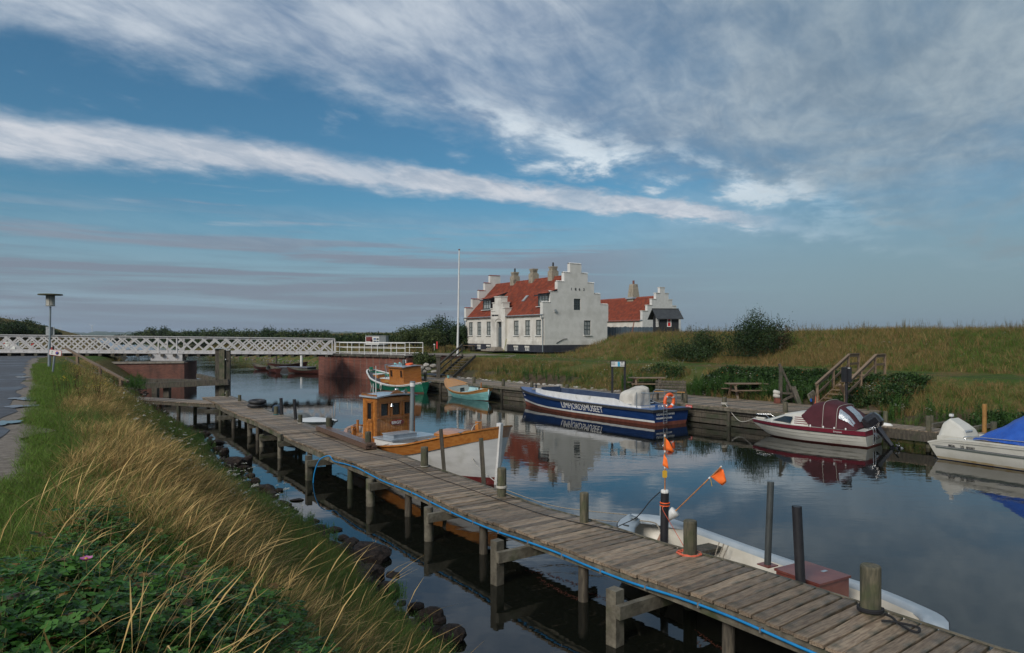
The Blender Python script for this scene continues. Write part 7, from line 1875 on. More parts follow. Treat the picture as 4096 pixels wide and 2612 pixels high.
for (x,y) in ((2.35,-.40),(2.45,.45),(2.2,.0)): MB().box((x,y,shO(.9) + .035),(.10,.03,.03),rz=.5).build('cleat',m_darksteel,dg_)
bxm = MB().box((-1.10,.10,.42),(.68,.62,.62)).build('engine_box',m_boxred,dg_)
mb = MB(); mb.box((-1.10,.10,.745),(.72,.66,.03)); mb.build('box_lid',m_boxred,bxm)
MB().box((-.86,.44 * 1,.60),(.01,.01,.01)).build('lid_hinge',m_chrome,bxm)
MB().box((-1.18,-.05,.765),(.05,.10,.012)).build('lid_hinge',m_chrome,bxm)
# standpipe on the box
pw0,pw1 = WP(3070,2262,.77),WD(3083,1927,9.9)
inv = Matrix.Rotation(-dg_.rotation_euler[2],3,'Z')
l0,l1 = inv @ (pw0 - Vector(dg_.location)),inv @ (pw1 - Vector(dg_.location))
MB().tube([l0,l1],.047,n=14).build('exhaust_pipe',m_darksteel,bxm); MB().box(l0 + Vector((0,0,.01)),(.2,.2,.015)).build('pipe_flange',m_boxred,bxm)
# near face sticker
jn = -1 if (Matrix.Rotation(dg_.rotation_euler[2],3,'Z') @ Vector((0,1,0))).dot(Vector((3.5,10.8,0))) > 0 else 1
MB().box((-1.10,.10 + jn * .312,.62),(.13,.006,.07)).build('green_sticker',m_green,bxm)
ltext(bxm,'sticker_text','2015',.05,(-1.08 if jn > 0 else -1.12,.10 + jn * .318,.60),(-jn,0,0),(0,0,1),m_text_w,depth=.001)
MB().box((-1.05 - .09 * 0 + .0,.10 + jn * .316,.62),(.035,.006,.05)).build('white_sticker',m_whitesign,bxm)
ln = MB().tube(smooth_path([(2.55,.05,.62),(2.3,-.05,.63),(2.1,.0,.60),(1.95,-.1,.25),(1.8,-.2,.2)],5),.012,n=6).build('rope',m_rope,dg_)
for k in range(3): MB().tube(smooth_path([(.95 + .1 * k,-.5,.50),(.9 + .08 * k,-.3,.22),(.5 + .1 * k,-.2,.10),(.4,.1,.08)],5),.010,n=5).build('rope',m_rope,dg_)
o = MB().lathe((0,0,0),[(0,-.17),(.10,-.15),(.16,-.05),(.17,.05),(.12,.14),(0,.17)],16).build('orange_buoy',m_orange,loc=l2w(dg_,(1.05,.28,.22))); tag(o,'orange buoy lying in the bottom of the white skiff','buoy')
o = MB().lathe((0,0,0),[(0,-.10),(.09,-.07),(.11,0),(.08,.07),(0,.10)],12).build('orange_buoy',m_orange,loc=l2w(dg_,(.55,.35,.14))); tag(o,'smaller orange float behind the black post in the skiff','buoy')
bw = l2w(dg_,(3.0,.0,.62)); c7 = POSTS[7][0]
line('mooring_rope',[(c7.x,c7.y,DECK + .12),(c7.x * .6 + bw.x * .4,c7.y * .6 + bw.y * .4,.66),(c7.x * .25 + bw.x * .75,c7.y * .25 + bw.y * .75,.62),bw,l2w(dg_,(2.6,.05,.64))],.009,m_rope,'upper thin rope from the mossy post to the skiff bow')
line('mooring_rope',[(c7.x,c7.y,DECK + .05),(c7.x * .5 + bw.x * .5,c7.y * .5 + bw.y * .5,.50),l2w(dg_,(3.07,0,.46))],.009,m_rope,'lower thin rope with a chain link to the skiff bow')
# black posts between jetty and skiff, flags
bp = thing('black_post',(2.42,11.15,-1.2),'black plastic post with white cap, orange cord and a flagged stick at the top','post')
MB().tube([(2.40,11.15,-1.2),(2.43,11.13,1.50)],.065,n=16).build('pipe',m_blackpaint,bp,world=True)
mb = MB()
for k in range(7): g = k * .9; mb.lathe((2.43 + .035 * math.cos(g),11.13 + .035 * math.sin(g),1.50),[(.028,0),(.03,.03),(.015,.05),(0,.052)],8)
mb.build('white_cap',m_white,bp,world=True)
for k in range(3): MB().torus((2.43,11.13,1.30 + .022 * k),.072,.010,16,6).build('cord',m_orange if k != 1 else m_rubber,bp,world=True)
fs = thing('flag_stick',(2.43,11.13,1.5),'upright bamboo stick with two orange flags and a yellow tag','flag')
zt0 = EYE - (1735 - CY) / F * 11.13; zf_ = lambda y: EYE - (y - CY) / F * 11.13
MB().tube([(2.425,11.10,1.45),(2.425,11.10,zt0)],.010,n=8).build('stick',m_stick,fs,world=True)
xf_ = lambda px: (px - CX) / F * 11.10
def flag(P,name,parent):
 mb = MB(); n = 7; R_ = []
 a,b,c_,d_ = [Vector(p) for p in P]
 for i in range(n + 1):
  u = i / n; R_.append([(a.lerp(d_,v)).lerp(b.lerp(c_,v),u) + Vector((0,.02 * math.sin(u * 5 + v * 2) * u,0)) for v in (0,.25,.5,.75,1)])
 mb.grid(R_); o = mb.build(name,m_flag,parent,world=True); so = o.modifiers.new('s','SOLIDIFY'); so.thickness = .002; return o
flag([(xf_(2658),11.1,zf_(1745)),(xf_(2675),11.1,zf_(1765)),(xf_(2699),11.1,zf_(1808)),(xf_(2658),11.1,zf_(1798))],'flag',fs)
flag([(xf_(2656),11.1,zf_(1815)),(xf_(2664),11.05,zf_(1832)),(xf_(2673),11.05,zf_(1873)),(xf_(2650),11.1,zf_(1860))],'flag',fs)
for y in (1741,1804,1868): MB().tube([(2.425,11.10,zf_(y) - .015),(2.425,11.10,zf_(y) + .015)],.014,n=8).build('tape',m_white,fs,world=True)
rounded(Vector((xf_(2658),11.08,zf_(1894))),Vector((1,0,0)),Vector((0,0,1)),.075,.115,.02,.006,m_yellow,fs,'yellow_tag')
b_,t_ = WD(2694,2052,12.3),WD(2884,1868,12.0)
f2 = thing('leaning_flag',b_,'leaning bamboo stick with one orange flag rising from a white float in the skiff','flag')
MB().tube([b_,t_],.011,n=8).build('stick',m_stick,f2,world=True)
MB().lathe(b_,[(0,-.16),(.05,-.155),(.09,.0),(.095,.05),(0,.055)],14,axis=(t_ - b_)).build('float',m_white,f2,world=True)
MB().box(WD(2650,2040,12.4),(.08,.08,.22)).build('float_block',m_white,f2,world=True)
X_ = lambda px,py: WD(px,py,12.05)
flag([X_(2882,1873),X_(2892,1878),X_(2907,1925),X_(2890,1943)],'flag',f2); flag([X_(2882,1873),X_(2905,1925),X_(2888,1942),X_(2845,1908)],'flag',f2)
for py,px in ((1868,2884),(1912,2838)): MB().tube([WD(px - 3,py + 3,12.04),WD(px + 3,py - 3,12.04)],.016,n=8).build('tape',m_white,f2,world=True)
MB().tube([WD(2842,1914,12.04),WD(2848,1945,12.04)],.006,n=5).build('ribbon',m_yellow,f2,world=True)
line('cord',[(2.43,11.06,1.30),WD(2650,2035,11.0),WD(2680,2090,11.0),WD(2715,2150,11.0),WP(2735,2185,DECK + .05)],.005,m_pinkrope,'salmon cord hanging from the flagged black post to the green post')
bp2 = thing('black_post',(3.76,9.15,-1.2),'plain thick black pipe post standing beside the red-brown box','post')
a_ = WD(3187,2026,9.18); mb = MB(); b2 = WD(3204,2370,9.12); e_ = b2 + (b2 - a_) * .9
mb.tube([e_,a_],.062,n=16,caps=False); mb.lathe(a_,[(.062,0),(.05,0),(.05,-.25),(0,-.25)],16); mb.build('pipe',m_blackpaint,bp2,world=True)
for (x0,y0,x1,y1,wx,Y_,lab) in ((1124,1592,1128,1664,13,28.4,'left of two black pipe stakes behind the jetty tyres'),(1177,1597,1184,1690,13,26.6,'right of two black pipe stakes, leaning, before the small motorboat')):
 a_,b_ = WD(x0,y0,Y_),WD(x1,y1,Y_); o = MB().tube([b_ + (b_ - a_) * .9,a_],wx / F * Y_ / 2,n=12).build('black_stake',m_blackpaint,world=True); tag(o,lab,'post','black pipe stakes by the small motorboat')
# ---------------- rowing boats and pontoon beyond the bridge
def rowboat(loc,hd,L,lab):
 b = boat('rowing_boat',loc,hd,lab,group='dark rowing boats beyond the bridge')
 h = Hull(L,[(0,.35),(.3,.68),(.6,.7),(.9,.3),(1,.03)],[(0,.55),(.5,.38),(1,.68)],[(0,-.1),(.5,-.12),(1,.1)],[(0,.5),(.5,.45),(1,.8)],[(0,-.2),(.5,0),(1,.3)],n=16)
 mb = MB(); h.strip(mb,lambda t: sm_interp(t,h.keel),lambda t: sm_interp(t,h.sheer),rows=4); h.transom(mb,0,.5); mb.build('hull',m_oldred,b)
 mb = MB(); h.rail(mb,.06,.04,out=.02); mb.build('gunwale',m_oldwood,b); mb = MB(); h.strip(mb,lambda t: .05,lambda t: sm_interp(t,h.sheer) - .02,rows=1,inset=.04,t0=.02); mb.build('lining',m_oldwood,b)
 mb = MB(); h.deck(mb,lambda t: .06,t0=.02,t1=.95,inset=.1); mb.build('floor',m_oldwood,b)
 for x in (-.6,.5): MB().box((x,0,.30),(.2,1.2,.03)).build('thwart',m_oldwood,b)
m_oldred = mat('brown_red_clinker',(.07,.022,.018),.5,(.11,.035,.028),2,(1,1,9),.5,5)
rowboat(WP(1095,1489,0),(-.5,.86),4.6,'second dark rowing boat from the left, bow towards the camera side')
rowboat(WP(1060,1479,0),(-.8,.6),4.4,'leftmost dark rowing boat, partly behind the next one')
rowboat(WP(1222,1494,0),(-.9,.42),4.6,'rowing boat nearest the brick abutment')
rowboat(WP(1150,1468,0),(.95,.3),4.6,'far rowing boat behind the black pontoon')
pn = thing('pontoon',WP(1180,1482,0),'low black floating pontoon between the dark rowing boats','pontoon',rz=-.30)
MB().box((0,0,.18),(4.4,1.8,.36)).build('float',m_rubber,pn); MB().box((0,0,.40),(4.5,1.9,.06)).build('deck',mat('grey_pontoon_deck',(.10,.10,.115),.5),pn)
MB().tube([WP(1206,1475,0) - Vector((0,0,1)),WP(1206,1475,0) + Vector((0,0,2.0))],.16,n=10).build('pontoon_pile',m_white,world=True)['label'] = 'white mooring pile standing behind the black pontoon'
bpy.data.objects['pontoon_pile']['category'] = 'pile'
o = MB().tube([WP(1105,1462,0) - Vector((0,0,1)),WP(1105,1462,0) + Vector((0,0,2.2))],.14,n=10).build('timber_pile',m_oldwood,world=True); tag(o,'dark timber pile behind the leftmost rowing boats','pile')
# ================================================================ things on the quay and bank
def plank_table(loc,rz,label,s=1.0):
 t = thing('picnic_table',loc,label,'picnic table',rz=rz,group='picnic tables on the quay')
 for k in range(5): MB().box((0,-.30 + .15 * k,.74),(2.0,.14,.04)).build('table_board',m_stairwood,t)
 for s_ in (1,-1):
  for k in range(2): MB().box((0,s_ * (.66 + .14 * k),.44),(2.0,.13,.04)).build('seat_board',m_stairwood,t)
 for x in (-.68,.68):
  for s_ in (1,-1): MB().bar((x,s_ * .66,0),(x,s_ * .22,.72),.05,.11,up=(1,0,0)).build('leg',m_stairwood,t)
  MB().box((x + .05,0,.39),(.045,1.6,.10)).build('seat_bearer',m_stairwood,t); MB().box((x + .05,0,.68),(.045,.68,.08)).build('top_bearer',m_stairwood,t)
 return t
c = WP(2985,1592,.80); plank_table((c.x,c.y,.80),.06,'picnic table standing alone on the wide quay deck, right of the blue boat')
c = WP(2620,1572,.80); plank_table((c.x - .3,c.y + .8,.86),.0,'picnic table mostly hidden behind the tarpaulined console of the blue boat')
bn = thing('slatted_bench',(0,0,0),'slatted wooden bench seen behind the lifebuoy on the quay','bench',rz=-.35)
c = WP(2680,1600,.80); bn.location = (c.x,c.y,.80)
for k in range(4): MB().box((0,.18 + .04 * k,.50 + .13 * k),(1.5,.03,.10)).build('back_slat',m_oldwood,bn)
for k in range(3): MB().box((0,-.20 + .14 * k,.42),(1.5,.12,.035)).build('seat_slat',MATS['golden_varnish'] if k == 0 else m_oldwood,bn)
for x in (-.6,.6):
 MB().box((x,-.12,.2),(.06,.5,.4)).build('leg',m_oldwood,bn); MB().bar((x,.16,.35),(x,.34,1.0),.05,.05,up=(1,0,0)).build('back_post',m_oldwood,bn)
# information board with two black legs
ib = thing('information_board',WD(2471,1555,38.5),'map sign on two tall black legs standing on the bank behind the blue boat','sign')
Yi = 38.5; g_ = zr1(WD(2471,1555,Yi).x,Yi)
for px in (2446,2496): a_,b_ = WD(px + 2,1445,Yi),WD(px + 4,1560,Yi); MB().box(((a_.x + b_.x) / 2,Yi,(a_.z + g_ - .1) / 2),(.11,.09,a_.z - g_ + .1)).build('leg',m_blackpaint,ib,world=True)
a_,b_ = WD(2441,1442,Yi - .06),WD(2501,1469,Yi - .06); MB().box(((a_.x + b_.x) / 2,Yi - .06,(a_.z + b_.z) / 2),(b_.x - a_.x,.05,a_.z - b_.z)).build('frame',m_blackpaint,ib,world=True)
fw_,fh_ = b_.x - a_.x,a_.z - b_.z; cx_,cz_ = (a_.x + b_.x) / 2,(a_.z + b_.z) / 2
MB().box((cx_,Yi - .09,cz_ - .01),(fw_ * .88,.02,fh_ * .72)).build('panel',m_whitesign,ib,world=True)
MB().box((cx_ - .0 + .05,Yi - .105,cz_ - .01),(.12,.012,fh_ * .66)).build('blue_map',mat('blue_map_print',(.02,.25,.45),.5,(.05,.4,.6),8),ib,world=True)
text_mesh('lettering','28',.13,frame4((cx_ + .16,Yi - .105,cz_ + .03),(1,0,0),(0,0,1)),m_text_b,depth=.003).data.transform(Matrix.Translation(-Vector(ib.location)))
bpy.data.objects['lettering' if False else [o.name for o in bpy.data.objects if o.name.startswith('lettering') and o.parent is None][-1]].parent = ib
t = text_mesh('lettering','BANK',.09,frame4((cx_ + .15,Yi - .105,cz_ - .10),(1,0,0),(0,0,1)),m_text_b,depth=.003); t.data.transform(Matrix.Translation(-Vector(ib.location))); t.parent = ib
for k in range(5): MB().box((cx_ - .26 + .0,Yi - .104,cz_ + .08 - k * .035),(.22,.008,.012)).build('text_line',m_pipegrey,ib,world=True)
# stair builder
def stair(name,foot,head,width,n,label,rails=(1,-1),top_flat=.0,m=m_stairwood,rail_h=.95):
 foot,head = Vector(foot),Vector(head); d_ = head - foot; h_ = Vector((d_.x,d_.y,0)); L = h_.length; u = h_ / L; w_ = Vector((-u.y,u.x,0))
 th = thing(name,foot,label,'stairs')
 for s_ in (1,-1): MB().bar(foot + w_ * s_ * width / 2 - Vector((0,0,.05)),head + w_ * s_ * width / 2 - Vector((0,0,.05)),.05,.22).build('stringer',m,th,world=True)
 ang = math.atan2(w_.y,w_.x)
 for i in range(n):
  p = foot + d_ * ((i + .5) / n); MB().box((p.x,p.y,p.z + .02),(width - .06,.28,.04),rz=ang).build('tread',m,th,world=True)
 for s_ in rails:
  o_ = w_ * s_ * (width / 2 + .05); a_,b_ = foot + o_ + Vector((0,0,rail_h)),head + o_ + Vector((0,0,rail_h))
  MB().bar(a_,b_,.12,.04).build('hand_rail',m,th,world=True); MB().bar(a_ - Vector((0,0,.09)),b_ - Vector((0,0,.09)),.04,.13).build('rail_board',m,th,world=True)
  MB().bar(a_ - Vector((0,0,.5)),b_ - Vector((0,0,.5)),.04,.11).build('mid_rail',m,th,world=True)
  for t_ in (.03,.5,.97): p = foot + d_ * t_ + o_; MB().box((p.x,p.y,p.z + rail_h / 2 - .12),(.09,.09,rail_h + .2)).build('post',m,th,world=True)
  if top_flat:
   e = b_ + u * top_flat; MB().bar(b_,e,.12,.04).build('hand_rail',m,th,world=True); MB().bar(b_ - Vector((0,0,.09)),e - Vector((0,0,.09)),.04,.13).build('rail_board',m,th,world=True)
   MB().bar(b_ - Vector((0,0,.5)),e - Vector((0,0,.5)),.04,.11).build('mid_rail',m,th,world=True)
   MB().box((e.x,e.y,e.z - rail_h / 2 - .1),(.09,.09,rail_h + .15)).build('post',m,th,world=True)
 return th
foot = WP(3325,1624,.80); head = AB(-5.4,8.7,2.1)
k_ = (3450 - CX) / F
# head: on the bank edge along the ray of the upper landing
b_t = 8.6
Yh = (b_t + 6.75 + 19.84 - .0) / (.785 * k_ + .62); head = Vector((k_ * Yh,Yh,2.12))
foot2 = WP(3320,1622,.82)
stair('wooden_stairs',foot2,head,1.15,8,'brown wooden stairs with two handrails climbing the bank behind the maroon boat',top_flat=1.3)
# diagonal prop and box-topped black post
a_,b_ = WP(3408,1620,.75),None
o = MB().bar(WD(3358,1538,foot2.y - .3),WP(3408,1626,.75),.11,.11).build('timber_prop',m_stairwood,world=True); tag(o,'slanting timber prop beside the foot of the wooden stairs','prop')
b = WP(3386,1640,.75); Yp = b.y
ps = thing('box_post',(b.x,Yp,.7),'black post carrying a tall black box, in front of the wooden stairs','post')  # plain post with a panel box, carries no lamp
t0_,t1_ = WD(3386,1528,Yp),WD(3386,1469,Yp); MB().tube([(b.x,Yp,.4),(b.x,Yp,t0_.z + .1)],.055,n=10).build('pole',m_blackpaint,ps,world=True)
for sx in (-1,1): MB().box((b.x + sx * .082,Yp - .02 * sx,(t0_.z + t1_.z) / 2),(.155,.26,t1_.z - t0_.z)).build('box',m_blackpaint,ps,world=True)
MB().box((b.x + .03,Yp - .16,t1_.z - .03),(.10,.01,.03)).build('plate',m_whitesign,ps,world=True)
# landing platform at the stair foot
lp_ = thing('landing_platform',WP(3440,1640,.8),'small raised plank landing right of the stair foot','platform')
for k in range(7): p = WP(3425,1646,.80) + A_DIR * (-.15 * k) ; MB().box((p.x,p.y + .3,.80),(1.3,.14,.04),rz=qa).build('plank',m_deckwood,lp_,world=True)
for k in (0,1): p = WP(3405 + 70 * k,1662,.6); MB().box((p.x,p.y,.35),(.14,.14,.9)).build('support_post',m_oldwood,lp_,world=True)
# old timber frame (derrick) with white fenders
df = thing('timber_derrick',WP(3160,1612,.8),'old weathered timber frame with a long slanting pole on the quay','frame')
Yd = WP(3160,1612,.8).y; X2 = lambda px,py,dy=0.0: WD(px,py,Yd + dy)
for a_,b_,w_ in ((X2(3123,1468),X2(3121,1612),.13),(X2(3117,1455),X2(3166,1560),.10),(X2(3171,1548),X2(3197,1618,-.3),.20),(X2(3166,1545,.4),X2(3166,1616,.4),.12),(X2(3121,1608),X2(3175,1580),.10),(X2(3126,1572),X2(3172,1574),.09),(X2(3110,1614),X2(3175,1618),.12),(X2(3150,1538,.3),X2(3150,1590,.3),.1)):
 MB().bar(a_,b_,w_,w_,up=(0,1,0)).build('timber',m_oldwood,df,world=True)
for y in (1567,1581): MB().tube([X2(3093,y,-.3),X2(3096,y,-.3),X2(3116,y + 5,-.3),X2(3119,y + 5,-.3)],[.04,.10,.10,.05],n=12).build('white_fender',m_canvas,df,world=True)
MB().box(X2(3108,1600,-.2),(.22,.25,.36)).build('rusty_box',m_rustred,df,world=True)
# service post with orange hose
sv = thing('service_post',WP(3258,1616,.8),'slanted-roof service post with orange hose left of the wooden stairs','post')
Ys = WP(3258,1616,.8).y; X3 = lambda px,py,dy=0.0: WD(px,py,Ys + dy)
MB().bar(X3(3250,1580),X3(3252,1616),.16,.16,up=(0,1,0)).build('post',m_oldwood,sv,world=True)
MB().bar(X3(3236,1590,-.2),X3(3258,1572,.2),.3,.08,up=(0,1,0)).build('slanted_roof',m_beamwood,sv,world=True)
MB().bar(X3(3272,1578,-.1),X3(3272,1616,-.1),.10,.10,up=(0,1,0)).build('hose_post',MATS['orange_stained_wood'],sv,world=True)
for k in range(4): MB().tube(smooth_path([X3(3262 - k,1616,-.25),X3(3263 + k * 2,1590,-.25),X3(3267 + k * 1.5,1579,-.25),X3(3272 + k,1592,-.25),X3(3270 + k * 2.3,1616,-.25)],4),.022,n=5).build('hose',m_pinkrope,sv,world=True)
MB().tube([X3(3243,1594,-.2),X3(3245,1606,-.2)],.05,n=8).build('blue_tap',m_signblue,sv,world=True)
# stairs by the green boat
a_ = WD(1770,1497,53.2); stair('bank_stairs',(-5.05,53.6,.86),(-3.55,58.2,2.35),1.1,8,'weathered wooden steps with a single handrail climbing from the quay to the lawn',rails=(1,),m=m_oldwood)
p = AB(25.4,1.8); o = MB().box((0,0,.9),(.28,.28,1.8)).box((0,0,1.83),(.42,.42,.12)).build('capped_post',m_oldwood,loc=(p.x + .2,p.y - .4,.6)); tag(o,'square dark timber post with a flat cap at the foot of the weathered steps','post')
o = MB().box((0,0,0),(2.6,.7,.10)).build('gangplank',mat('dark_blue_grey_ramp',(.03,.035,.045),.5),loc=AB(26.4,2.2,.98)); o.rotation_euler = (0,0,math.atan2(A_DIR.y,A_DIR.x) - .1); tag(o,'dark flat ramp lying on the quay behind the green boat','ramp')
# ---------------------------------------------------------------- rocks
def rock_mesh(name,seed,m,sub=2,flat=.6):
 import bmesh
 bm = bmesh.new(); bmesh.ops.create_icosphere(bm,subdivisions=sub,radius=1.0); r = np.random.default_rng(seed)
 pl = [(Vector(r.normal(size=3)).normalized(),r.uniform(.62,.92)) for _ in range(9)]
 for v in bm.verts:
  for n_,dd in pl:
   e = v.co.dot(n_) - dd
   if e > 0: v.co -= n_ * e
  v.co *= 1 + .05 * r.standard_normal(); v.co.z *= flat
 me = bpy.data.meshes.new(name); bm.to_mesh(me); bm.free(); me.materials.append(m); return me
RK = [rock_mesh('shore_rock',40 + i,m_rock,2,.62) for i in range(6)]
RP = [rock_mesh('bank_stone',60 + i,m_rockpale,2,.6) for i in range(5)]
rocks = [(905,1858,40,30,'rounded dark boulder standing in the water, largest of the mid shore'),(950,1850,18,30,'upright angular rock against the rounded boulder'),(828,1772,30,12,'flat dark rock in the water furthest up the shore'),(838,1798,18,12,'small dark rock under the flat one'),(858,1812,16,22,'pointed dark rock at the water edge'),
         (880,1868,24,20,'dark rock at the grass edge left of the boulder'),(1015,1958,34,20,'wide dark rock at the bank below the boulder'),(1066,1964,16,8,'small wedge rock beside the wide dark one'),(1137,2001,25,4,'flat stone barely breaking the water surface'),(975,1930,18,18,'dark rock tucked under weeds at the bank'),(1075,2020,22,18,'rock at the bank above the aster plants'),
         (1420,2228,70,42,'large flat-topped dark boulder at the bend of the shore'),(1400,2300,55,36,'brown boulder half under grass below the flat-topped one'),(1480,2370,40,34,'dark boulder in tall grass near the lower shore'),(1640,2480,46,34,'rounded dark rock at the lower shore'),(1725,2555,55,36,'angular brown rock at the bottom of the shore'),(1660,2540,34,22,'brown rock beside the angular one at the bottom'),(1585,2440,30,20,'small rock between grass tufts on the lower shore'),(790,1735,16,12,'little dark stone at the far shore bend')]
for i,(px,py,hw,hh,lab) in enumerate(rocks):
 c = WP(px,py + hh * .3,0.02) - NL * .30; s_ = c.y / F * 1.3
 o = bpy.data.objects.new('shore_rock',RK[i % 6]); COL.objects.link(o); o.location = (c.x,c.y,.0 + hh * s_ * .25); o.rotation_euler = (random.uniform(-.2,.2),random.uniform(-.2,.2),random.uniform(0,6)); o.scale = (hw * s_,hw * s_ * 1.0,hh * s_ * 1.35); tag(o,lab,'rock','dark rocks along the left shore')
mbr = []
def stone_field(name,n,pts_fn,smin,smax,meshes,label):
 V,Fc = [],[]; off = 0; r = np.random.default_rng(n)
 base = [(np.array([v.co[:] for v in me.vertices]),[list(p.vertices) for p in me.polygons]) for me in meshes]
 for k in range(n):
  p = pts_fn(r); v0,f0 = base[k % len(base)]; s_ = r.uniform(smin,smax); g = r.uniform(0,6.28)
  M = np.array([[math.cos(g),-math.sin(g),0],[math.sin(g),math.cos(g),0],[0,0,1]]) @ np.diag([s_ * r.uniform(.8,1.5),s_,s_ * r.uniform(.7,1.2)])
  V.append(v0 @ M.T + np.array(p)); Fc += [[i + off for i in f] for f in f0]; off += len(v0)
 me = bpy.data.meshes.new(name); me.from_pydata(np.concatenate(V).tolist(),[],Fc); me.materials.append(meshes[0].materials[0]); me.update()
 o = bpy.data.objects.new(name,me); COL.objects.link(o); tag(o,label,'stones',kind='stuff'); return o
RKs = [rock_mesh('tiny_rock',80 + i,m_rock,1,.6) for i in range(4)]; RPs = [rock_mesh('tiny_stone',90 + i,m_rockpale,1,.55) for i in range(4)]
RPo = [rock_mesh('bank_rock',95 + i,mat('brown_bank_stone',(.10,.09,.07),.9,(.2,.18,.15),3),1,.55) for i in range(3)]
def left_shore_pts(r):
 s = r.uniform(3.0,17.0); x,y = lshore_at(s); d = r.uniform(-.40,.25); return (x + NL.x * d,y + NL.y * d,.0 + max(0,d) * .5)
stone_field('shore_rocks',210,left_shore_pts,.06,.19,RKs,'small dark stones lining the left shore')
def right_rub(r):
 a = r.uniform(8,27); b = r.uniform(2.75,4.0); p = AB(a,b); return (p.x,p.y,zr1(p.x,p.y) + .02)
stone_field('bank_rubble',420,right_rub,.08,.22,RPs,'flat grey rubble stones behind the quay deck')
def outer_r(r):
 a = r.uniform(60,130); b = float(bshore(np.array([a]))[0]) + r.uniform(-.2,.9); p = AB(a,b); return (p.x,p.y,zr1(p.x,p.y) + .03)
stone_field('outer_bank_stones',200,outer_r,.10,.24,RPo,'pale stones along the canal bank beyond the bridge')
pb = ((1686,1472,17,12,'broad pale boulder in the middle of the heap right of the green boat'),(1678,1482,15,9,'cracked pale boulder just under the broad one by the green boat cabin'),(1697,1485,13,9,'pale boulder low at the right of the heap near the quay'),(1657,1482,10,9,'pale boulder half hidden by the green boat cabin'),(1705,1461,12,8,'upright pale boulder under the small green bush'),
      (1734,1463,14,7,'lone grey boulder highest on the slope towards the wooden steps'),(1654,1466,8,7,'small pale boulder at the top left of the heap'),(1668,1491,9,6,'small pale stone at the foot of the heap beside the dark ramp'),(1738,1486,14,6,'flat grey slab lying by the foot of the weathered steps'),(1688,1492,10,5,'flat pale stone at the foot of the heap'),(1712,1474,12,7,'grey boulder between the broad one and the steps'))
for i,(px,py,hw,hh,lab) in enumerate(pb):
 c = WD(px,py,56.5); o = bpy.data.objects.new('pale_boulder',RP[i % 5]); COL.objects.link(o); o.location = c; o.rotation_euler = (random.uniform(-.3,.3),random.uniform(-.3,.3),random.uniform(0,6)); s_ = 56.5 / F; o.scale = (hw * s_ * 1.15,hw * s_,hh * s_ * 1.9); tag(o,lab,'boulder','pale boulders right of the green boat')
# ================================================================ vegetation
def leaf_mat(name,c1,c2,rough=.6,trans=.25,var=.35,spot=None):
 m = bpy.data.materials.new(name); m.use_nodes = True; nt = m.node_tree; N,K = nt.nodes,nt.links
 b = N['Principled BSDF']; b.inputs['Roughness'].default_value = rough; b.inputs['Specular IOR Level'].default_value = .25
 oi = N.new('ShaderNodeObjectInfo'); at = N.new('ShaderNodeAttribute'); at.attribute_name = 'var'
 ad = N.new('ShaderNodeMath'); ad.operation = 'ADD'; K.new(oi.outputs['Random'],ad.inputs[0]); K.new(at.outputs['Fac'],ad.inputs[1])
 fr = N.new('ShaderNodeMath'); fr.operation = 'FRACT'; K.new(ad.outputs[0],fr.inputs[0])
 mx = N.new('ShaderNodeMix'); mx.data_type = 'RGBA'; K.new(fr.outputs[0],mx.inputs[0]); mx.inputs[6].default_value = (*c1,1); mx.inputs[7].default_value = (*c2,1)
 cur = mx.outputs[2]
 if spot:
  gt = N.new('ShaderNodeMath'); gt.operation = 'GREATER_THAN'; K.new(fr.outputs[0],gt.inputs[0]); gt.inputs[1].default_value = spot[1]
  m2 = N.new('ShaderNodeMix'); m2.data_type = 'RGBA'; K.new(gt.outputs[0],m2.inputs[0]); K.new(cur,m2.inputs[6]); m2.inputs[7].default_value = (*spot[0],1); cur = m2.outputs[2]
 hv = N.new('ShaderNodeHueSaturation'); K.new(cur,hv.inputs['Color'])
 mr = N.new('ShaderNodeMapRange'); mr.inputs[3].default_value = 1 - var; mr.inputs[4].default_value = 1 + var
 f2 = N.new('ShaderNodeMath'); f2.operation = 'FRACT'; m7 = N.new('ShaderNodeMath'); m7.operation = 'MULTIPLY'; K.new(fr.outputs[0],m7.inputs[0]); m7.inputs[1].default_value = 7.3; K.new(m7.outputs[0],f2.inputs[0])
 K.new(f2.outputs[0],mr.inputs[0]); K.new(mr.outputs[0],hv.inputs['Value'])
 K.new(hv.outputs[0],b.inputs['Base Color'])
 tr = N.new('ShaderNodeBsdfTranslucent'); K.new(hv.outputs[0],tr.inputs[0]); ms = N.new('ShaderNodeMixShader'); ms.inputs[0].default_value = trans
 K.new(b.outputs[0],ms.inputs[1]); K.new(tr.outputs[0],ms.inputs[2]); K.new(ms.outputs[0],N['Material Output'].inputs[0])
 return m
m_dry = leaf_mat('dry_straw_grass',(.46,.30,.11),(.66,.46,.19),.7,.2,.3)
m_drybrown = leaf_mat('brown_grass',(.19,.115,.04),(.31,.20,.08),.75,.2,.3)
m_gr = leaf_mat('fresh_grass',(.06,.14,.015),(.12,.21,.03),.6,.3,.3)
m_gr2 = leaf_mat('olive_grass',(.075,.105,.022),(.15,.155,.05),.7,.25,.3)
m_weed = leaf_mat('weed_leaves',(.04,.10,.02),(.09,.18,.035),.55,.3,.3)
m_rose = leaf_mat('rose_leaves',(.022,.085,.016),(.075,.175,.028),.42,.25,.45,((.20,.12,.04),.93))
m_bush = leaf_mat('dark_bush_leaves',(.014,.032,.010),(.038,.066,.018),.55,.2,.5)
m_bush2 = leaf_mat('olive_bush_leaves',(.030,.050,.014),(.070,.092,.028),.6,.2,.45)
m_bushred = leaf_mat('reddish_bush_leaves',(.03,.05,.015),(.09,.055,.03),.6,.2,.45)
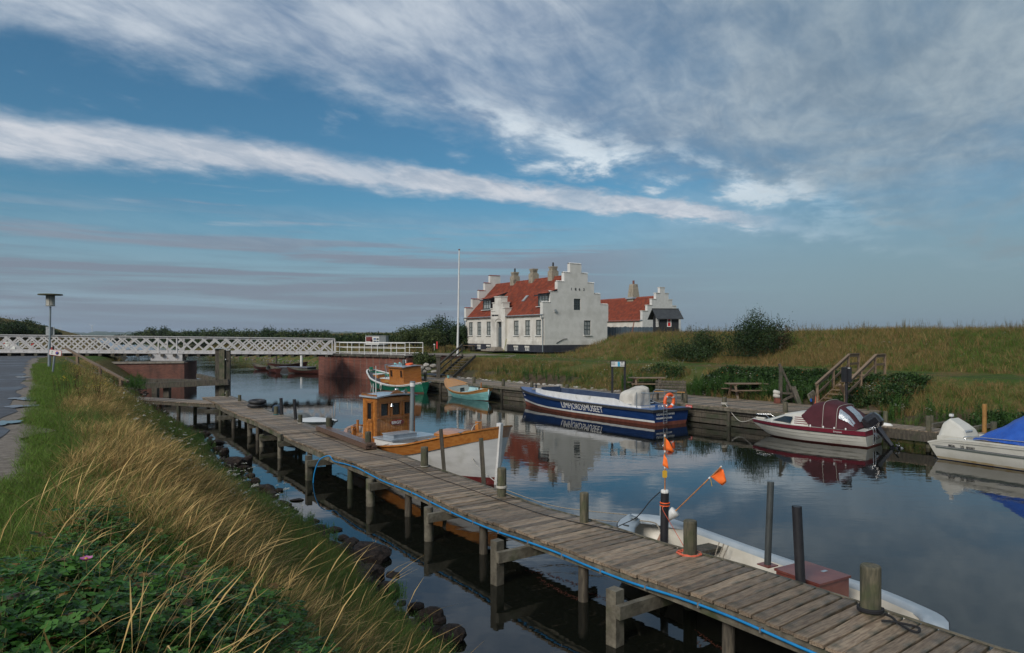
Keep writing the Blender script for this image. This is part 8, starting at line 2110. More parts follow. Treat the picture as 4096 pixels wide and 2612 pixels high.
m_dock = leaf_mat('rust_dock_seed',(.06,.018,.010),(.11,.035,.02),.8,.1,.3)
m_flower = leaf_mat('white_umbel',(.50,.50,.44),(.62,.62,.56),.8,.3,.1)
m_pink = leaf_mat('pink_petals',(.60,.18,.42),(.70,.28,.52),.6,.3,.1)
m_yellowf = leaf_mat('yellow_flowers',(.6,.42,.03),(.7,.5,.05),.6,.3,.1)
m_stem = leaf_mat('plant_stem',(.08,.09,.03),(.16,.14,.06),.8,.1,.2)
m_hip = leaf_mat('rose_hips',(.38,.07,.02),(.45,.13,.03),.5,.1,.2)
def raw_mesh(name,vs,fs,m,mis=None,var=None,smooth=False):
 me = bpy.data.meshes.new(name); me.from_pydata([tuple(map(float,v)) for v in vs],[],fs)
 for q in (m if isinstance(m,list) else [m]): me.materials.append(q)
 if mis is not None: me.polygons.foreach_set('material_index',mis)
 if var is not None: at = me.attributes.new('var','FLOAT','POINT'); at.data.foreach_set('value',np.asarray(var,np.float32))
 if smooth: me.polygons.foreach_set('use_smooth',[True] * len(fs))
 me.update(); return me
def tuft(name,seed,n,h,hv,w,spread,lean,mats_,seg=4,head=0.0,droop=.3,ldir=0.0,lspread=1.2,mi_fn=None):
 "grass tuft: n curved blades"
 r = np.random.default_rng(seed); V,Fc,Mi,Va = [],[],[],[]
 for k in range(n):
  g = r.uniform(0,6.28); q = spread * math.sqrt(r.random()); bx,by = q * math.cos(g),q * math.sin(g)
  H_ = h * (1 + hv * r.uniform(-1,1)); ld = ldir + r.normal(0,lspread); ln = lean * r.uniform(.3,1.5); dr = droop * r.uniform(.2,1.6)
  fc = r.uniform(0,6.28); wx,wy = math.cos(fc),math.sin(fc); o = len(V); va = r.random() * .35
  for i in range(seg + 1):
   t = i / seg; z = H_ * (t - .35 * dr * t ** 3); hx = H_ * (ln * t + dr * t * t * t * .8); ww = w * (1 - t) ** .7 if not head else w * (.55 if t < .7 else 1.0 + head * math.sin((t - .7) / .3 * math.pi))
   if i == seg: ww = w * .15
   x,y = bx + hx * math.cos(ld),by + hx * math.sin(ld)
   V.append((x - wx * ww / 2,y - wy * ww / 2,z)); V.append((x + wx * ww / 2,y + wy * ww / 2,z)); Va += [va,va]
  for i in range(seg): Fc.append((o + 2 * i,o + 2 * i + 1,o + 2 * i + 3,o + 2 * i + 2)); Mi.append(0 if mi_fn is None else mi_fn(r))
  if mi_fn is not None:
   m0 = Mi[-1]
   for i in range(seg): Mi[-1 - i] = m0
 return raw_mesh(name,V,Fc,mats_,Mi,Va)
def leaf_quad(c,d,up,L,W_):
 "pointed leaf of two folded quads: c base, d direction"
 d = d / (np.linalg.norm(d) + 1e-9); s_ = np.cross(d,up); s_ /= (np.linalg.norm(s_) + 1e-9); u = np.cross(s_,d)
 return [c,c + d * L * .35 + s_ * W_ / 2 + u * W_ * .12,c + d * L * .75 + s_ * W_ * .36 + u * W_ * .05,c + d * L,c + d * L * .75 - s_ * W_ * .36 + u * W_ * .05,c + d * L * .35 - s_ * W_ / 2 + u * W_ * .12]
def sprig(name,seed,n_st,per,L,H_,R_,mats_,leafm=0,stem=1,hips=0):
 r = np.random.default_rng(seed); V,Fc,Mi,Va = [],[],[],[]
 for s_ in range(n_st):
  g = r.uniform(0,6.28); tip = np.array([R_ * r.uniform(.3,1) * math.cos(g),R_ * r.uniform(.3,1) * math.sin(g),H_ * r.uniform(.55,1.1)])
  o = len(V); wv = .006
  V += [(0,0,0),(wv,0,0),tuple(tip + np.array([wv,0,0])),tuple(tip)]; Va += [0] * 4; Fc.append((o,o + 1,o + 2,o + 3)); Mi.append(stem)
  for k in range(per):
   t = r.uniform(.3,1.05); c = tip * np.array([t,t,1 - (1 - t) ** 1.3 if t < 1 else 1]); g2 = r.uniform(0,6.28)
   d = np.array([math.cos(g2),math.sin(g2),r.uniform(-.15,.45)]); va = r.random()
   sd = np.array([-math.sin(g2),math.cos(g2),0])
   for q in (0,1,-1,2,-2)[: 5]:
    cc = c + d * L * (.55 * abs(q)) if q else c + d * L * 1.1
    dd = d if q == 0 else (d * .45 + sd * np.sign(q)); o = len(V); lf = leaf_quad(cc,dd,np.array([0,0,1.0]) + r.normal(0,.25,3),L * r.uniform(.8,1.15),L * .62)
    V += [tuple(p) for p in lf]; Va += [va] * 6; Fc += [(o,o + 1,o + 2,o + 3),(o,o + 3,o + 4,o + 5)]; Mi += [leafm,leafm]
 return raw_mesh(name,V,Fc,mats_,Mi,Va)
def leafclump(name,seed,n,L,R_,m):
 r = np.random.default_rng(seed); V,Fc,Va = [],[],[]
 for k in range(n):
  c = r.normal(0,1,3); c = c / np.linalg.norm(c) * R_ * r.uniform(.3,1); c[2] = abs(c[2]) * .8
  d = c / R_ + r.normal(0,.5,3); o = len(V); V += [tuple(p) for p in leaf_quad(c,d,np.array([0,0,1.0]) + r.normal(0,.5,3),L * r.uniform(.7,1.3),L * .6)]; va = r.random(); Va += [va] * 6
  Fc += [(o,o + 1,o + 2,o + 3),(o,o + 3,o + 4,o + 5)]
 return raw_mesh(name,V,Fc,m,None,Va)
def forb(name,seed,H_,n,m_head,m_st,hs,leaves=8,m_lf=None,spike=False):
 "upright herb: stem, some narrow leaves, small head"
 r = np.random.default_rng(seed); V,Fc,Mi,Va = [],[],[],[]
 def quad(ps,mi,va=.3):
  o = len(V); V.extend([tuple(map(float,p)) for p in ps]); Fc.append(tuple(range(o,o + len(ps)))); Mi.append(mi); Va.extend([va] * len(ps))
 for k in range(n):
  bx,by = r.normal(0,.05,2); h = H_ * r.uniform(.75,1.2); tx,ty = bx + h * r.normal(.05,.08),by + h * r.normal(0,.08)
  for a in (0,1.57): wx,wy = .004 * math.cos(a),.004 * math.sin(a); quad([(bx - wx,by - wy,0),(bx + wx,by + wy,0),(tx + wx * .6,ty + wy * .6,h),(tx - wx * .6,ty - wy * .6,h)],1)
  for q in range(leaves):
   t = r.uniform(.1,.85); g = r.uniform(0,6.28); c = np.array([bx + (tx - bx) * t,by + (ty - by) * t,h * t]); d = np.array([math.cos(g),math.sin(g),.7])
   L = .11 * (1.2 - t) * H_ + .02; s_ = np.array([-math.sin(g),math.cos(g),0]); quad([c - s_ * .004,c + d * L * .5 - s_ * .009,c + d * L,c + d * L * .5 + s_ * .009],2,r.random())
  if spike:
   for q in range(16):
    t = r.uniform(.55,1.02); g = r.uniform(0,6.28); c = np.array([bx + (tx - bx) * t,by + (ty - by) * t,h * t]); s_ = hs * r.uniform(.6,1.2) * (1.25 - t); d = np.array([math.cos(g),math.sin(g),.6]); e = np.array([-math.sin(g),math.cos(g),.3])
    quad([c,c + d * s_ + e * s_ * .5,c + d * s_ * 1.5,c + d * s_ - e * s_ * .5],0,r.random())
  else:
   for q in range(10):
    g = r.uniform(0,6.28); rr = hs * math.sqrt(r.random()); c = np.array([tx + rr * math.cos(g),ty + rr * math.sin(g),h + r.uniform(-.01,.012)]); s_ = hs * .30
    quad([c + np.array([-s_,-s_,0]),c + np.array([s_,-s_,.003]),c + np.array([s_,s_,0]),c + np.array([-s_,s_,.003])],0,r.random())
 return raw_mesh(name,V,Fc,[m_head,m_st,m_lf or m_st],Mi,Va)
def scatter(name,label,cat,pts,meshes,scales,rots,kind='stuff',idx=None):
 "one object whose geometry nodes set a random tuft on every point"
 n = len(pts)
 if n == 0: return None
 me = bpy.data.meshes.new(name); me.from_pydata([tuple(map(float,p)) for p in pts],[],[])
 a = me.attributes.new('scl','FLOAT','POINT'); a.data.foreach_set('value',np.asarray(scales,np.float32))
 a = me.attributes.new('rot','FLOAT_VECTOR','POINT'); a.data.foreach_set('vector',np.asarray(rots,np.float32).reshape(-1))
 a = me.attributes.new('pick','INT','POINT'); a.data.foreach_set('value',np.asarray(idx if idx is not None else rng.integers(0,len(meshes),n),np.int32))
 o = bpy.data.objects.new(name,me); COL.objects.link(o)
 coll = bpy.data.collections.new(name + '_kinds')
 for k,q in enumerate(meshes):
  ob = bpy.data.objects.new('%s_kind_%02d' % (name,k),q); coll.objects.link(ob)
 ng = bpy.data.node_groups.new(name,'GeometryNodeTree')
 ng.interface.new_socket('Geometry',in_out='INPUT',socket_type='NodeSocketGeometry'); ng.interface.new_socket('Geometry',in_out='OUTPUT',socket_type='NodeSocketGeometry')
 N,K = ng.nodes,ng.links; gi,go = N.new('NodeGroupInput'),N.new('NodeGroupOutput')
 ip = N.new('GeometryNodeInstanceOnPoints'); ci = N.new('GeometryNodeCollectionInfo'); ci.inputs[0].default_value = coll; ci.inputs['Separate Children'].default_value = True; ci.inputs['Reset Children'].default_value = True
 ip.inputs['Pick Instance'].default_value = True
 def na(nm,ty):
  x = N.new('GeometryNodeInputNamedAttribute'); x.data_type = ty; x.inputs['Name'].default_value = nm; return x.outputs['Attribute']
 K.new(gi.outputs[0],ip.inputs['Points']); K.new(ci.outputs[0],ip.inputs['Instance']); K.new(na('pick','INT'),ip.inputs['Instance Index'])
 K.new(na('rot','FLOAT_VECTOR'),ip.inputs['Rotation']); K.new(na('scl','FLOAT'),ip.inputs['Scale']); K.new(ip.outputs[0],go.inputs[0])
 md = o.modifiers.new('scatter','NODES'); md.node_group = ng
 return tag(o,label,cat,kind=kind)
def rand_rots(n,yaw=3.14,tilt=.12,base=0.0): return np.stack([rng.normal(0,tilt,n),rng.normal(0,tilt,n),base + rng.uniform(-yaw,yaw,n)],-1)
# --- tuft kinds
dry_t = [tuft('dry_tuft',10 + i,13,.62,.35,.0042,.09,.28,[m_dry,m_drybrown,m_gr2],5,head=1.2,droop=.6,ldir=.25,lspread=1.15,mi_fn=lambda r: int(r.choice(3,p=[.5,.32,.18]))) for i in range(6)]
low_t = [tuft('low_tuft',30 + i,26,.34,.4,.0065,.12,.35,[m_gr,m_gr2,m_drybrown],3,droop=.6,mi_fn=lambda r: int(r.choice(3,p=[.45,.35,.2]))) for i in range(5)]
m_lawn = leaf_mat('lawn_grass',(.10,.20,.022),(.17,.27,.045),.65,.3,.3)
mow_t = [tuft('mown_tuft',50 + i,34,.10,.4,.0050,.13,.4,[m_lawn,m_gr2],2,droop=.5,mi_fn=lambda r: int(r.random() < .35)) for i in range(4)]
m_dryr = leaf_mat('dull_straw_grass',(.22,.15,.06),(.36,.25,.11),.7,.2,.3)
far_dry = [tuft('far_dry_tuft',70 + i,16,.55,.35,.022,.25,.22,[m_drybrown,m_gr2,m_dryr],3,droop=.35,mi_fn=lambda r: int(r.choice(3,p=[.42,.40,.18]))) for i in range(5)]
far_grn = [tuft('far_green_tuft',80 + i,18,.30,.35,.022,.25,.25,[m_gr,m_gr2],3,droop=.4,mi_fn=lambda r: int(r.random() < .5)) for i in range(4)]
weed_t = [forb('weed',90 + i,.42,7,m_weed,m_weed,.012,14,m_weed,spike=True) for i in range(4)]
rose_t = [sprig('rose_sprig',100 + i,8,8,.043,.46,.30,[m_rose,m_stem]) for i in range(5)]
clump_t = [leafclump('leaf_clump',110 + i,60,.055,.16,m_weed) for i in range(3)]
umb_t = [forb('umbel_flower',120 + i,.55,3,m_flower,m_stem,.030,5,m_weed) for i in range(3)]
daisy_t = [forb('daisy',130 + i,.32,7,m_flower,m_stem,.012,9,m_weed) for i in range(3)]
dock_t = [forb('dock_stalk',140 + i,.75,2,m_dock,m_dock,.022,4,m_dock,spike=True) for i in range(3)]
yel_t = [forb('ragwort',150 + i,.5,4,m_yellowf,m_stem,.025,8,m_weed) for i in range(2)]
# --- left bank
def lpts(n,ylo,yhi,dlo,dhi,power=1.0,maskfn=None,smp=None):
 "points on the left bank; density falls with distance by power"
 u = rng.random(n * 3); Y_ = (ylo ** (1 - power) + u * (yhi ** (1 - power) - ylo ** (1 - power))) ** (1 / (1 - power)) if abs(power - 1) > 1e-6 else ylo * (yhi / ylo) ** u
 sy = _LS[:,1]; sx = np.interp(Y_,sy,_LS[:,0]); d = rng.uniform(dlo,dhi,n * 3)
 X_ = sx + NL.x * d; Yq = Y_ + NL.y * d; ok = Yq > 1.6
 if maskfn is not None: ok &= maskfn(X_,Yq,shore_dist(X_,Yq))
 X_,Yq = X_[ok][:n],Yq[ok][:n]
 return np.stack([X_,Yq,zl(X_,Yq)],-1)
nz1 = lambda x,y,s=31,f=.8: vnoise(x * f,y * f,s,3)
def rose_zone(x,y):
 px = CX + x / y * F; py = CY + (EYE - zl(x,y)) / y * F; w_ = 90 * nz1(x,y,52,1.6)
 return (px > 400 - .62 * (py - 2060) + w_) & (py > 2080 + .92 * (px - 480) + w_)
P = lpts(13000,5.0,52,.9,4.1,1.15,lambda x,y,d: (nz1(x,y) > -.35) & ~(rose_zone(x,y) & (rng.random(len(x)) < .96)) & (rng.random(len(x)) < sst(d,1.1,2.6)) & (rng.random(len(x)) < .35 + .9 * sst(nz1(x,y,37,.9),-.5,.5)))
sc = (.45 + .5 * rng.random(len(P))) * (.85 + .3 * nz1(P[:,0],P[:,1],38,1.3)); _d = shore_dist(P[:,0],P[:,1]); sc *= np.interp(_d,[.6,1.6,3.2,4.1],[.42,.78,1.0,.62]); sc *= np.interp(P[:,1],[6,14,30],[1.05,.95,.8])
scatter('tall_dry_grass','tall golden dry grass leaning over the left bank slope','grass',P - [0,0,.03],dry_t,sc,rand_rots(len(P),1.1,.14))
P = lpts(15000,4.2,48,-.05,4.3,1.35,lambda x,y,d: (rng.random(len(x)) < 1.15 - .25 * d) & (d > .12 + .35 * (nz1(x,y,44,2.2) > .1)))
scatter('low_bank_grass','mixed green and olive grass low on the left bank by the water','grass',P - [0,0,.02],low_t,(.55 + .7 * rng.random(len(P))) * np.interp(shore_dist(P[:,0],P[:,1]),[0,1.2],[.42,1.0]),rand_rots(len(P)))
P = lpts(17000,2.4,44,3.7,8.4,1.35,lambda x,y,d: (x > np.interp(y,[-8,-2,4,8.4,16.2,25.2,35,46,52],[-8,-6.4,-5.9,-6.3,-11.6,-17.6,-24.4,-31.8,-35.6]) + .45))
scatter('mown_verge','short green mown grass strip between the path and the tall grass','grass',P - [0,0,.01],mow_t,.7 + .8 * rng.random(len(P)),rand_rots(len(P)))
P = lpts(1100,5.5,34,.02,2.0,1.2,lambda x,y,d: nz1(x,y,41,1.1) > .0)
scatter('bank_weeds','bright green leafy weeds along the water edge of the left bank','weeds',P,weed_t + clump_t,.45 + .45 * rng.random(len(P)),rand_rots(len(P)))
P = lpts(2600,2.2,8.8,1.5,4.7,.6,lambda x,y,d: (nz1(x,y,51,.9) > -.45 + .3 * sst(y,6,8.4)) & (d > 1.2) & rose_zone(x,y))
scatter('beach_rose_thicket','dark green beach rose leaves filling the lower left foreground','rose bush',P - [0,0,.05],rose_t,(.60 + .45 * rng.random(len(P))) * (1 + .38 * nz1(P[:,0],P[:,1],55,2.4)),rand_rots(len(P),3.14,.2))
P = lpts(130,3.2,9.5,1.2,4.4,.8)
thin_t = [tuft('thin_stalk',240 + i,5,.62,.35,.0026,.12,.30,[m_dry],6,head=1.5,droop=.5,ldir=.25,lspread=.9) for i in range(5)]
scatter('foreground_grass_stalks','long straw-coloured grass stalks rising through the rose leaves','grass',P,thin_t,1.0 + .35 * rng.random(len(P)),rand_rots(len(P),.6,.14))
P = lpts(200,9,40,.1,3.0,1.2,lambda x,y,d: nz1(x,y,61,.6) > -.1)
scatter('white_umbels','small white umbel flowers scattered on the left bank','flowers',P,umb_t + daisy_t,.75 + .5 * rng.random(len(P)),rand_rots(len(P)))
P = lpts(190,10,40,.8,4.3,1.1,lambda x,y,d: nz1(x,y,71,.5) > .15)
scatter('dock_stalks','rust-brown dock stalks standing among the dry grass','weeds',P,dock_t,.7 + .4 * rng.random(len(P)),rand_rots(len(P)))
P = lpts(40,22,42,3.2,4.6,1.0)
scatter('ragwort','yellow ragwort flowers near the leaning sign','flowers',P,yel_t,.6 + .4 * rng.random(len(P)),rand_rots(len(P)))
# the pink rose bloom
c = WP(345,2243,2.72); th = thing('rose_bloom',c,'single pink rose flower among the dark leaves in the lower left','flower')
for k in range(6):
 g = k * 1.047; d_ = np.array([math.cos(g),math.sin(g),.55]); lf = leaf_quad(np.zeros(3),d_,np.array([0,0,1.0]),.042,.044); mb = MB(); mb.add(lf,[(0,1,2,3),(0,3,4,5)]); mb.build('petal',m_pink,th)
MB().lathe((0,0,.006),[(0,0),(.009,.003),(.007,.012),(0,.014)],8).build('flower_centre',m_yellowf,th)
MB().tube([(0,0,0),(.01,.02,-.25)],.003,n=5).build('stem',m_stem,th)
# --- right bank
def rpts(n,a0,a1,b0,b1,fn=None):
 a = rng.uniform(a0,a1,n * 3); b = rng.uniform(b0,b1,n * 3); ok = np.ones(n * 3,bool)
 if fn is not None: ok &= fn(a,b)
 a,b = a[ok][:n],b[ok][:n]; x = QO.x + A_DIR.x * a + B_DIR.x * b; y = QO.y + A_DIR.y * a + B_DIR.y * b
 ok = (y > 8) & (np.abs(x / y) < .85)
 x,y = x[ok],y[ok]; return np.stack([x,y,zr(x,y)],-1)
nzb = lambda a,b,s,f: vnoise(a * f,b * f,s,3)
in_track = lambda a,b: ((b > 8.9) & (b < 13.0))
PICK = [None]
def pick_by(P,seed):
 "dry or green kinds in drifts"
 q = vnoise(P[:,0] * .28,P[:,1] * .28,seed,4) + .35 * rng.normal(size=len(P)); PICK[0] = np.where(q > -.12,rng.integers(0,5,len(P)),rng.integers(5,9,len(P))); return PICK[0]
P = rpts(17000,-26,27,13.0,25.5,lambda a,b: (b < 25.5) & ((a < 18 + .7 * (b - 13)) | (rng.random(len(a)) < .25)))
scatter('dike_grass','tall brown and olive grass covering the dike on the museum side','grass',P - [0,0,.05],far_dry + far_grn,(.42 + .5 * rng.random(len(P))) * np.where(pick_by(P,101) < 5,1.0,1.25),rand_rots(len(P)),idx=PICK[0])
P = rpts(8500,-26,34,3.4,9.0,lambda a,b: (b > np.where(a < -6,4.2,np.where((a > -6) & (a < 8),4.5,3.6))) & (nzb(a,b,81,.6) > -.45 + .5 * (b < 5.5)) & ~((a > -2.6) & (a < 4.8) & (b > 5.0)) & ~((a > -6.5) & (a < -3.5) & (b > 4.6) & (rng.random(len(a)) < .7)))
scatter('bank_grass','mixed grass and herbs on the bank behind the timber quay','grass',P - [0,0,.04],far_dry + far_grn,(.35 + .55 * rng.random(len(P))) * np.interp(ab_of(P[:,0],P[:,1])[1],[7,9],[1,.45]),rand_rots(len(P)),idx=pick_by(P,107))
P = rpts(9000,-24,50,8.8,13.2)
scatter('track_grass','short green grass along the track at the foot of the dike','grass',P - [0,0,.05],far_grn,.14 + .2 * rng.random(len(P)),rand_rots(len(P)))
P = rpts(5000,22,50,9,18)
scatter('museum_lawn','short lawn in front of the museum house','grass',P - [0,0,.06],far_grn,.20 + .15 * rng.random(len(P)),rand_rots(len(P)))
P = rpts(900,-24,20,19.0,23.5)
crest_t = [forb('crest_stalk',160 + i,1.0,3,m_drybrown,m_stem,.06,10,m_gr2,spike=True) for i in range(4)]
for q in crest_t: pass
scatter('crest_stalks','taller stalks making the ragged skyline of the dike','grass',P,crest_t,.35 + .55 * rng.random(len(P)) ** 2,rand_rots(len(P)))
big_flower = [forb('bank_umbel',170 + i,.5,3,m_flower,m_stem,.032,4,m_gr2) for i in range(3)]
P = rpts(260,-18,32,4.2,8.6,lambda a,b: nzb(a,b,91,.45) > .1)
scatter('bank_umbels','white flowering umbels on the bank behind the blue boat','flowers',P,big_flower,.6 + .6 * rng.random(len(P)),rand_rots(len(P)))
P = rpts(60,-22,10,14,23)
scatter('dike_umbels','sparse white umbels on the dike slope','flowers',P,big_flower,.7 + .5 * rng.random(len(P)),rand_rots(len(P)))
spike_t = [forb('green_spire',180 + i,.8,6,m_weed,m_weed,.05,22,m_weed,spike=True) for i in range(4)]
P = np.concatenate([rpts(150,-3.5,5,4.5,6.0),rpts(50,5.5,9,3.8,5.2),rpts(40,-11,-6,3.5,5.5),rpts(30,12,22,4.2,5.4)])
scatter('green_spires','pale green upright herbs in front of the rose hedge on the quay side','weeds',P,spike_t,.6 + .6 * rng.random(len(P)),rand_rots(len(P)))
P = rpts(70,-16,-5,1.8,4.6)
scatter('foreshore_tufts','grey-green tufts on the muddy foreshore behind the low walkway','weeds',P,spike_t + far_grn,.45 + .4 * rng.random(len(P)),rand_rots(len(P)))
P = rpts(2600,-20,-6,1.4,4.6,lambda a,b: nzb(a,b,96,.9) > -.1)
scatter('foreshore_moss','mossy low growth on the foreshore at the right','grass',P - [0,0,.05],far_grn,.18 + .2 * rng.random(len(P)),rand_rots(len(P)))
# --- outer bank and far field
def far_field(name,label,n,a0,a1,b0,b1,kinds,s0,s1):
 a = rng.uniform(a0,a1,n); b = bshore(a) + rng.uniform(b0,b1,n); x = QO.x + A_DIR.x * a + B_DIR.x * b; y = QO.y + A_DIR.y * a + B_DIR.y * b
 P = np.stack([x,y,zr(x,y)],-1); return scatter(name,label,'grass',P - [0,0,.05],kinds,rng.uniform(s0,s1,n),rand_rots(n))
far_field('outer_bank_grass','rough grass on the canal bank beyond the bridge',6000,44,160,1.5,26,far_dry + far_grn,.7,1.6)
# --- shrubs: crown of leaf faces spread through lobes
def shrub(name,label,c,rx,ry,rz,n,leaf,m,seed,group=None,cat='bush',lobes=14,zflat=.35,stems=5):
 r = np.random.default_rng(seed)
 th = thing(name,c,label,cat,group=group)
 cen = []
 for k in range(lobes):
  g = r.uniform(0,6.28); q = math.sqrt(r.random()) * .72; z = r.uniform(.15,.78) * (1 - .45 * q)
  cen.append((q * math.cos(g),q * math.sin(g),z,r.uniform(.24,.42)))
 cen.append((0,0,.45,.5)); cen = np.array(cen)
 k = r.integers(0,len(cen),n); u = r.normal(size=(n,3)); u /= np.linalg.norm(u,axis=1)[:,None]
 rad = cen[k,3] * (r.random(n) ** .28) * (1 + .12 * np.sin(u[:,0] * 7 + k) + .10 * np.sin(u[:,1] * 9 + 2 * k))
 stray = r.random(n) < .09; rad = rad * np.where(stray,1 + .55 * r.random(n) ** 1.5,1)
 p = cen[k,:3] + u * rad[:,None]; p[:,2] = np.maximum(p[:,2],.02)
 p = p * np.array([rx,ry,rz])
 L = leaf * r.uniform(.6,1.3,n); nn_ = u + r.normal(0,.55,(n,3)); nn_ /= np.linalg.norm(nn_,axis=1)[:,None]
 t1 = np.cross(nn_,r.normal(size=(n,3))); t1 /= np.linalg.norm(t1,axis=1)[:,None]; t2 = np.cross(nn_,t1)
 V = np.stack([p - t1 * L[:,None] * .5,p - t2 * L[:,None] * .32 + nn_ * L[:,None] * .06,p + t1 * L[:,None] * .5,p + t2 * L[:,None] * .32 + nn_ * L[:,None] * .06],1).reshape(-1,3)
 Fc = np.arange(4 * n).reshape(n,4); me = bpy.data.meshes.new('crown'); me.from_pydata(V.tolist(),[],Fc.tolist()); me.materials.append(m)
 va = np.repeat((r.random(n) * .5 + .5 * (k % 5) / 5).astype(np.float32),4); at = me.attributes.new('var','FLOAT','POINT'); at.data.foreach_set('value',va); me.update()
 o = bpy.data.objects.new('crown',me); COL.objects.link(o); o.parent = th
 for i in range(stems):
  q = cen[i % len(cen)]; MB().tube([(q[0] * rx * .15,q[1] * ry * .15,-.2),(q[0] * rx * .5,q[1] * ry * .5,q[2] * rz * .5),(q[0] * rx,q[1] * ry,q[2] * rz)],[leaf * .35,leaf * .25,leaf * .1],n=5).build('trunk' if i == 0 else 'limb',m_oldwood,th)
 if n > 9000:
  for i in range(16):           # bare shoots standing out of the crown
   g = r.uniform(0,6.28); q = r.uniform(.1,.6); x,y = q * rx * math.cos(g),q * ry * math.sin(g); z = rz * (.95 - .35 * q)
   MB().tube([(x,y,z - .3),(x + r.normal(0,.08),y,z + r.uniform(.15,.55))],[leaf * .09,leaf * .04],n=4).build('shoot',m_oldwood,th)
 return th
def shrub_px(name,label,px,ybase,hw,ytop,Y_,n,m,seed,group=None,cat='bush',depth=1.0,**k):
 s_ = Y_ / F; b = WD(px,ybase,Y_); top = EYE - (ytop - CY) * s_; w_ = hw * s_ * 1.16
 return shrub(name,label,(b.x,b.y,b.z),w_ * 1.0,w_ * depth,(top - b.z) * 1.08,n,max(.10,Y_ / 700 * 1.5),m,seed,group,cat,**k)
shrub_px('thicket_bush','tallest dark rounded bush left of the flagpole',1770,1380,95,1262,84,11000,m_bush,1,'bushes left of the museum')
shrub_px('thicket_bush','lower olive bush sloping down left of the tallest one',1665,1378,85,1300,82,7000,m_bush2,2,'bushes left of the museum')
shrub_px('thicket_bush','lighter green bush in front of the tall dark one left of the flagpole',1725,1385,55,1310,79,4500,m_bush2,3,'bushes left of the museum')
shrub_px('thicket_bush','dark bush touching the left corner of the museum house',1838,1385,36,1290,80,3500,m_bush,4,'bushes left of the museum')
shrub_px('round_bush','small green bush on the slope above the pale boulders',1700,1458,46,1402,60,4500,m_bush2,5)
shrub_px('hawthorn_bush','left and lower of the two dark bushes on the dike slope',2768,1444,118,1312,49.6,11000,m_bush,6,'two dark bushes on the dike')
shrub_px('hawthorn_bush','right and taller of the two bushes on the dike, reddish on one side',3026,1425,128,1240,47.0,15000,m_bush,7,'two dark bushes on the dike')
shrub_px('hawthorn_shoot','reddish twiggy growth on the right flank of the tall dike bush',3110,1420,52,1282,46.5,2600,m_bushred,8)
for i,(px,yb,hw,yt,Y_,m_,lab) in enumerate(((15,1350,80,1262,108,m_bush,'leftmost dark thicket high on the left hill'),(85,1352,70,1278,112,m_bush2,'second thicket from the left on the left hill'),(140,1352,50,1296,116,m_bush,'third thicket on the falling ridge of the left hill'),(190,1350,36,1310,120,m_bush2,'small thicket behind the lamp pole'),(222,1350,22,1322,122,m_bush,'last low bush where the left hill meets the fjord'),(40,1345,60,1290,96,m_bush,'lower dark bush at the foot of the left hill'),(110,1350,55,1305,98,m_bush2,'lower olive bush at the foot of the left hill'))):
 shrub_px('hill_thicket',lab,px,yb,hw,yt,Y_,4500,m_,20 + i,'thickets on the left hill')
hd_ = [(500,1362,55,1334,230,'low'),(560,1362,60,1326,220,'mid'),(615,1362,55,1312,210,'rounded'),(668,1362,42,1308,205,'dark'),(730,1364,70,1320,190,'wide'),(800,1364,60,1321,180,'low'),(868,1366,60,1309,170,'tall'),(940,1368,65,1316,158,'broad'),
       (1010,1370,65,1314,150,'flat'),(1080,1372,60,1312,144,'full'),(1150,1374,62,1316,138,'round'),(1220,1376,60,1315,130,'dense'),(1290,1378,58,1320,124,'long'),(1350,1380,50,1330,120,'thin'),(1410,1380,50,1334,116,'sparse'),(1512,1380,26,1329,104,'small')]
where = ['furthest left','second from the left','third from the left','below the hedge peak','left of the timber dolphin','just left above the dolphin','above the dolphin','right of the dolphin','above the middle of the bridge','above the right half of the bridge','above the bridge near its right end','over the end of the lattice','over the near railing start','over the white railing','left of the box trailer','behind the box trailer']
for i,(px,yb,hw,yt,Y_,w_) in enumerate(hd_):
 shrub_px('hedge_bush','%s dark green hedge bush, %s' % (w_,where[i]),px,yb + 4,hw,yt,Y_,3200,m_bush if i % 2 else m_bush2,40 + i,'hedge bushes beyond the bridge')
# low mass of scrub between the hedge bushes
P = []
for px in np.arange(470,1600,3.0):
 Y_ = float(np.interp(px,[470,800,1100,1600],[235,180,140,105])) + rng.uniform(-8,4); p = WD(px,1372 + rng.uniform(-2,6),Y_); P.append((p.x,p.y,p.z))
big_clump = [leafclump('scrub_clump',200 + i,160,.38,1.6,m_bush2 if i % 2 else m_bush) for i in range(4)]
scatter('hedge_scrub','low scrub between the hedge bushes beyond the bridge','scrub',P,big_clump,rng.uniform(.6,1.25,len(P)),rand_rots(len(P)))
# rose hedges on the quay side bank
hip_clump = []; m_hedge = leaf_mat('dark_hedge_leaves',(.016,.042,.012),(.045,.088,.022),.5,.2,.5)
for i in range(4):
 me = leafclump('rose_clump',220 + i,130,.10,.42,m_hedge); hip_clump.append(me)
hips = [leafclump('rose_hips',230,3,.07,.45,m_hip)]
P = np.concatenate([rpts(700,-2.4,4.6,5.2,8.7,lambda a,b: nzb(a,b,99,.8) > -.5),rpts(230,-6.4,-3.6,4.8,8.4,lambda a,b: nzb(a,b,98,.8) > -.6),rpts(50,6.5,10,6.6,8.2,lambda a,b: nzb(a,b,97,.8) > .1),rpts(30,-11.5,-9.5,4.0,5.6)])
idx = np.where(rng.random(len(P)) < .12,4,rng.integers(0,4,len(P)))
scatter('rose_hedge','dark rose hedge dotted with orange hips on the bank behind the picnic table','rose hedge',P,hip_clump + hips,rng.uniform(.6,1.2,len(P)),rand_rots(len(P)),idx=idx)
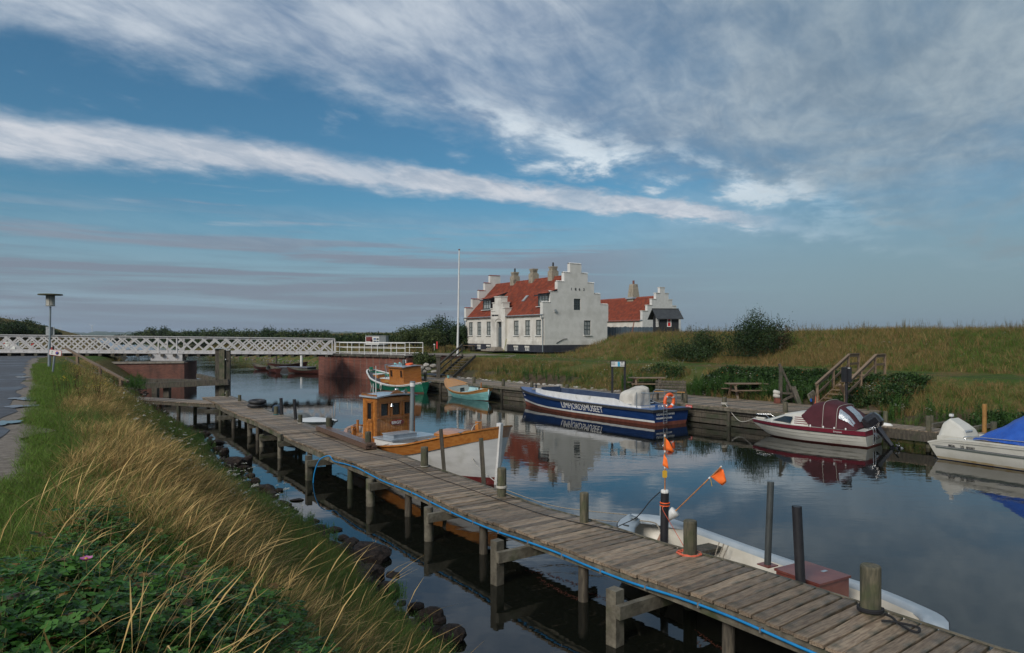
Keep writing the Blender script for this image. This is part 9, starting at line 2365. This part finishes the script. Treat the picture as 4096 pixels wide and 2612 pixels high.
# twigs at the foot of the brick pier and on the pier top
P = [tuple(WD(px,1452,57.5 + rng.uniform(0,3))) for px in rng.uniform(370,620,26)]
scatter('pier_scrub','twiggy weeds growing on top of the brick pier','weeds',P,far_dry + big_clump[:0] + crest_t,rng.uniform(.5,1.1,len(P)),rand_rots(len(P)))
P = [tuple(WD(rng.uniform(500,580),1532 + rng.uniform(-6,25),37 + rng.uniform(-1,1.5))) for _ in range(40)]
scatter('abutment_weeds','leafy weeds at the bottom of the handrail by the guide beams','weeds',P,weed_t + clump_t,rng.uniform(.8,1.4,len(P)),rand_rots(len(P)))
# weeds floating under the pier edge: asters on the shore
P = [tuple(WP(px,py,.25)) for px,py in ((1185,2075),(1172,2082),(1160,2070),(1130,2050),(1240,2110),(1262,2120),(1290,2135),(1310,2150),(1330,2160),(1345,2168),(1570,2390),(1560,2375),(1590,2400),(950,1900),(955,1912),(1600,2410))]
scatter('sea_asters','tufts of upright green asters at the water edge','weeds',P,weed_t,rng.uniform(.45,.75,len(P)),rand_rots(len(P)))
# fragments of weed drifting near the jetty
V,Fc = [],[]
for (x0,y0,x1,y1,bow,n) in ((2100,2282,2320,2345,-10,60),(2150,2312,2330,2400,8,70),(2360,2370,2440,2400,3,25),(1150,1640,1350,1668,2,20),(2780,2520,2900,2600,6,30)):
 for k in range(n):
  t = rng.random(); c = WP(x0 + (x1 - x0) * t + rng.normal(0,6),y0 + (y1 - y0) * t + bow * math.sin(t * 3.14) + rng.normal(0,3),.004); g = rng.uniform(0,3.14); L = rng.uniform(.012,.035); w_ = .006
  dx_,dy_ = math.cos(g) * L,math.sin(g) * L; nx,ny = -math.sin(g) * w_,math.cos(g) * w_; o_ = len(V)
  V += [(c.x - dx_ + nx,c.y - dy_ + ny,.004),(c.x - dx_ - nx,c.y - dy_ - ny,.004),(c.x + dx_ - nx,c.y + dy_ - ny,.005),(c.x + dx_ + nx,c.y + dy_ + ny,.005)]; Fc.append((o_,o_ + 1,o_ + 2,o_ + 3))
o = bpy.data.objects.new('floating_weed',raw_mesh('floating_weed',V,Fc,m_dock)); COL.objects.link(o); tag(o,'thin lines of weed fragments floating beside the jetty','floating weed',kind='stuff')
bpy.context.view_layer.update()
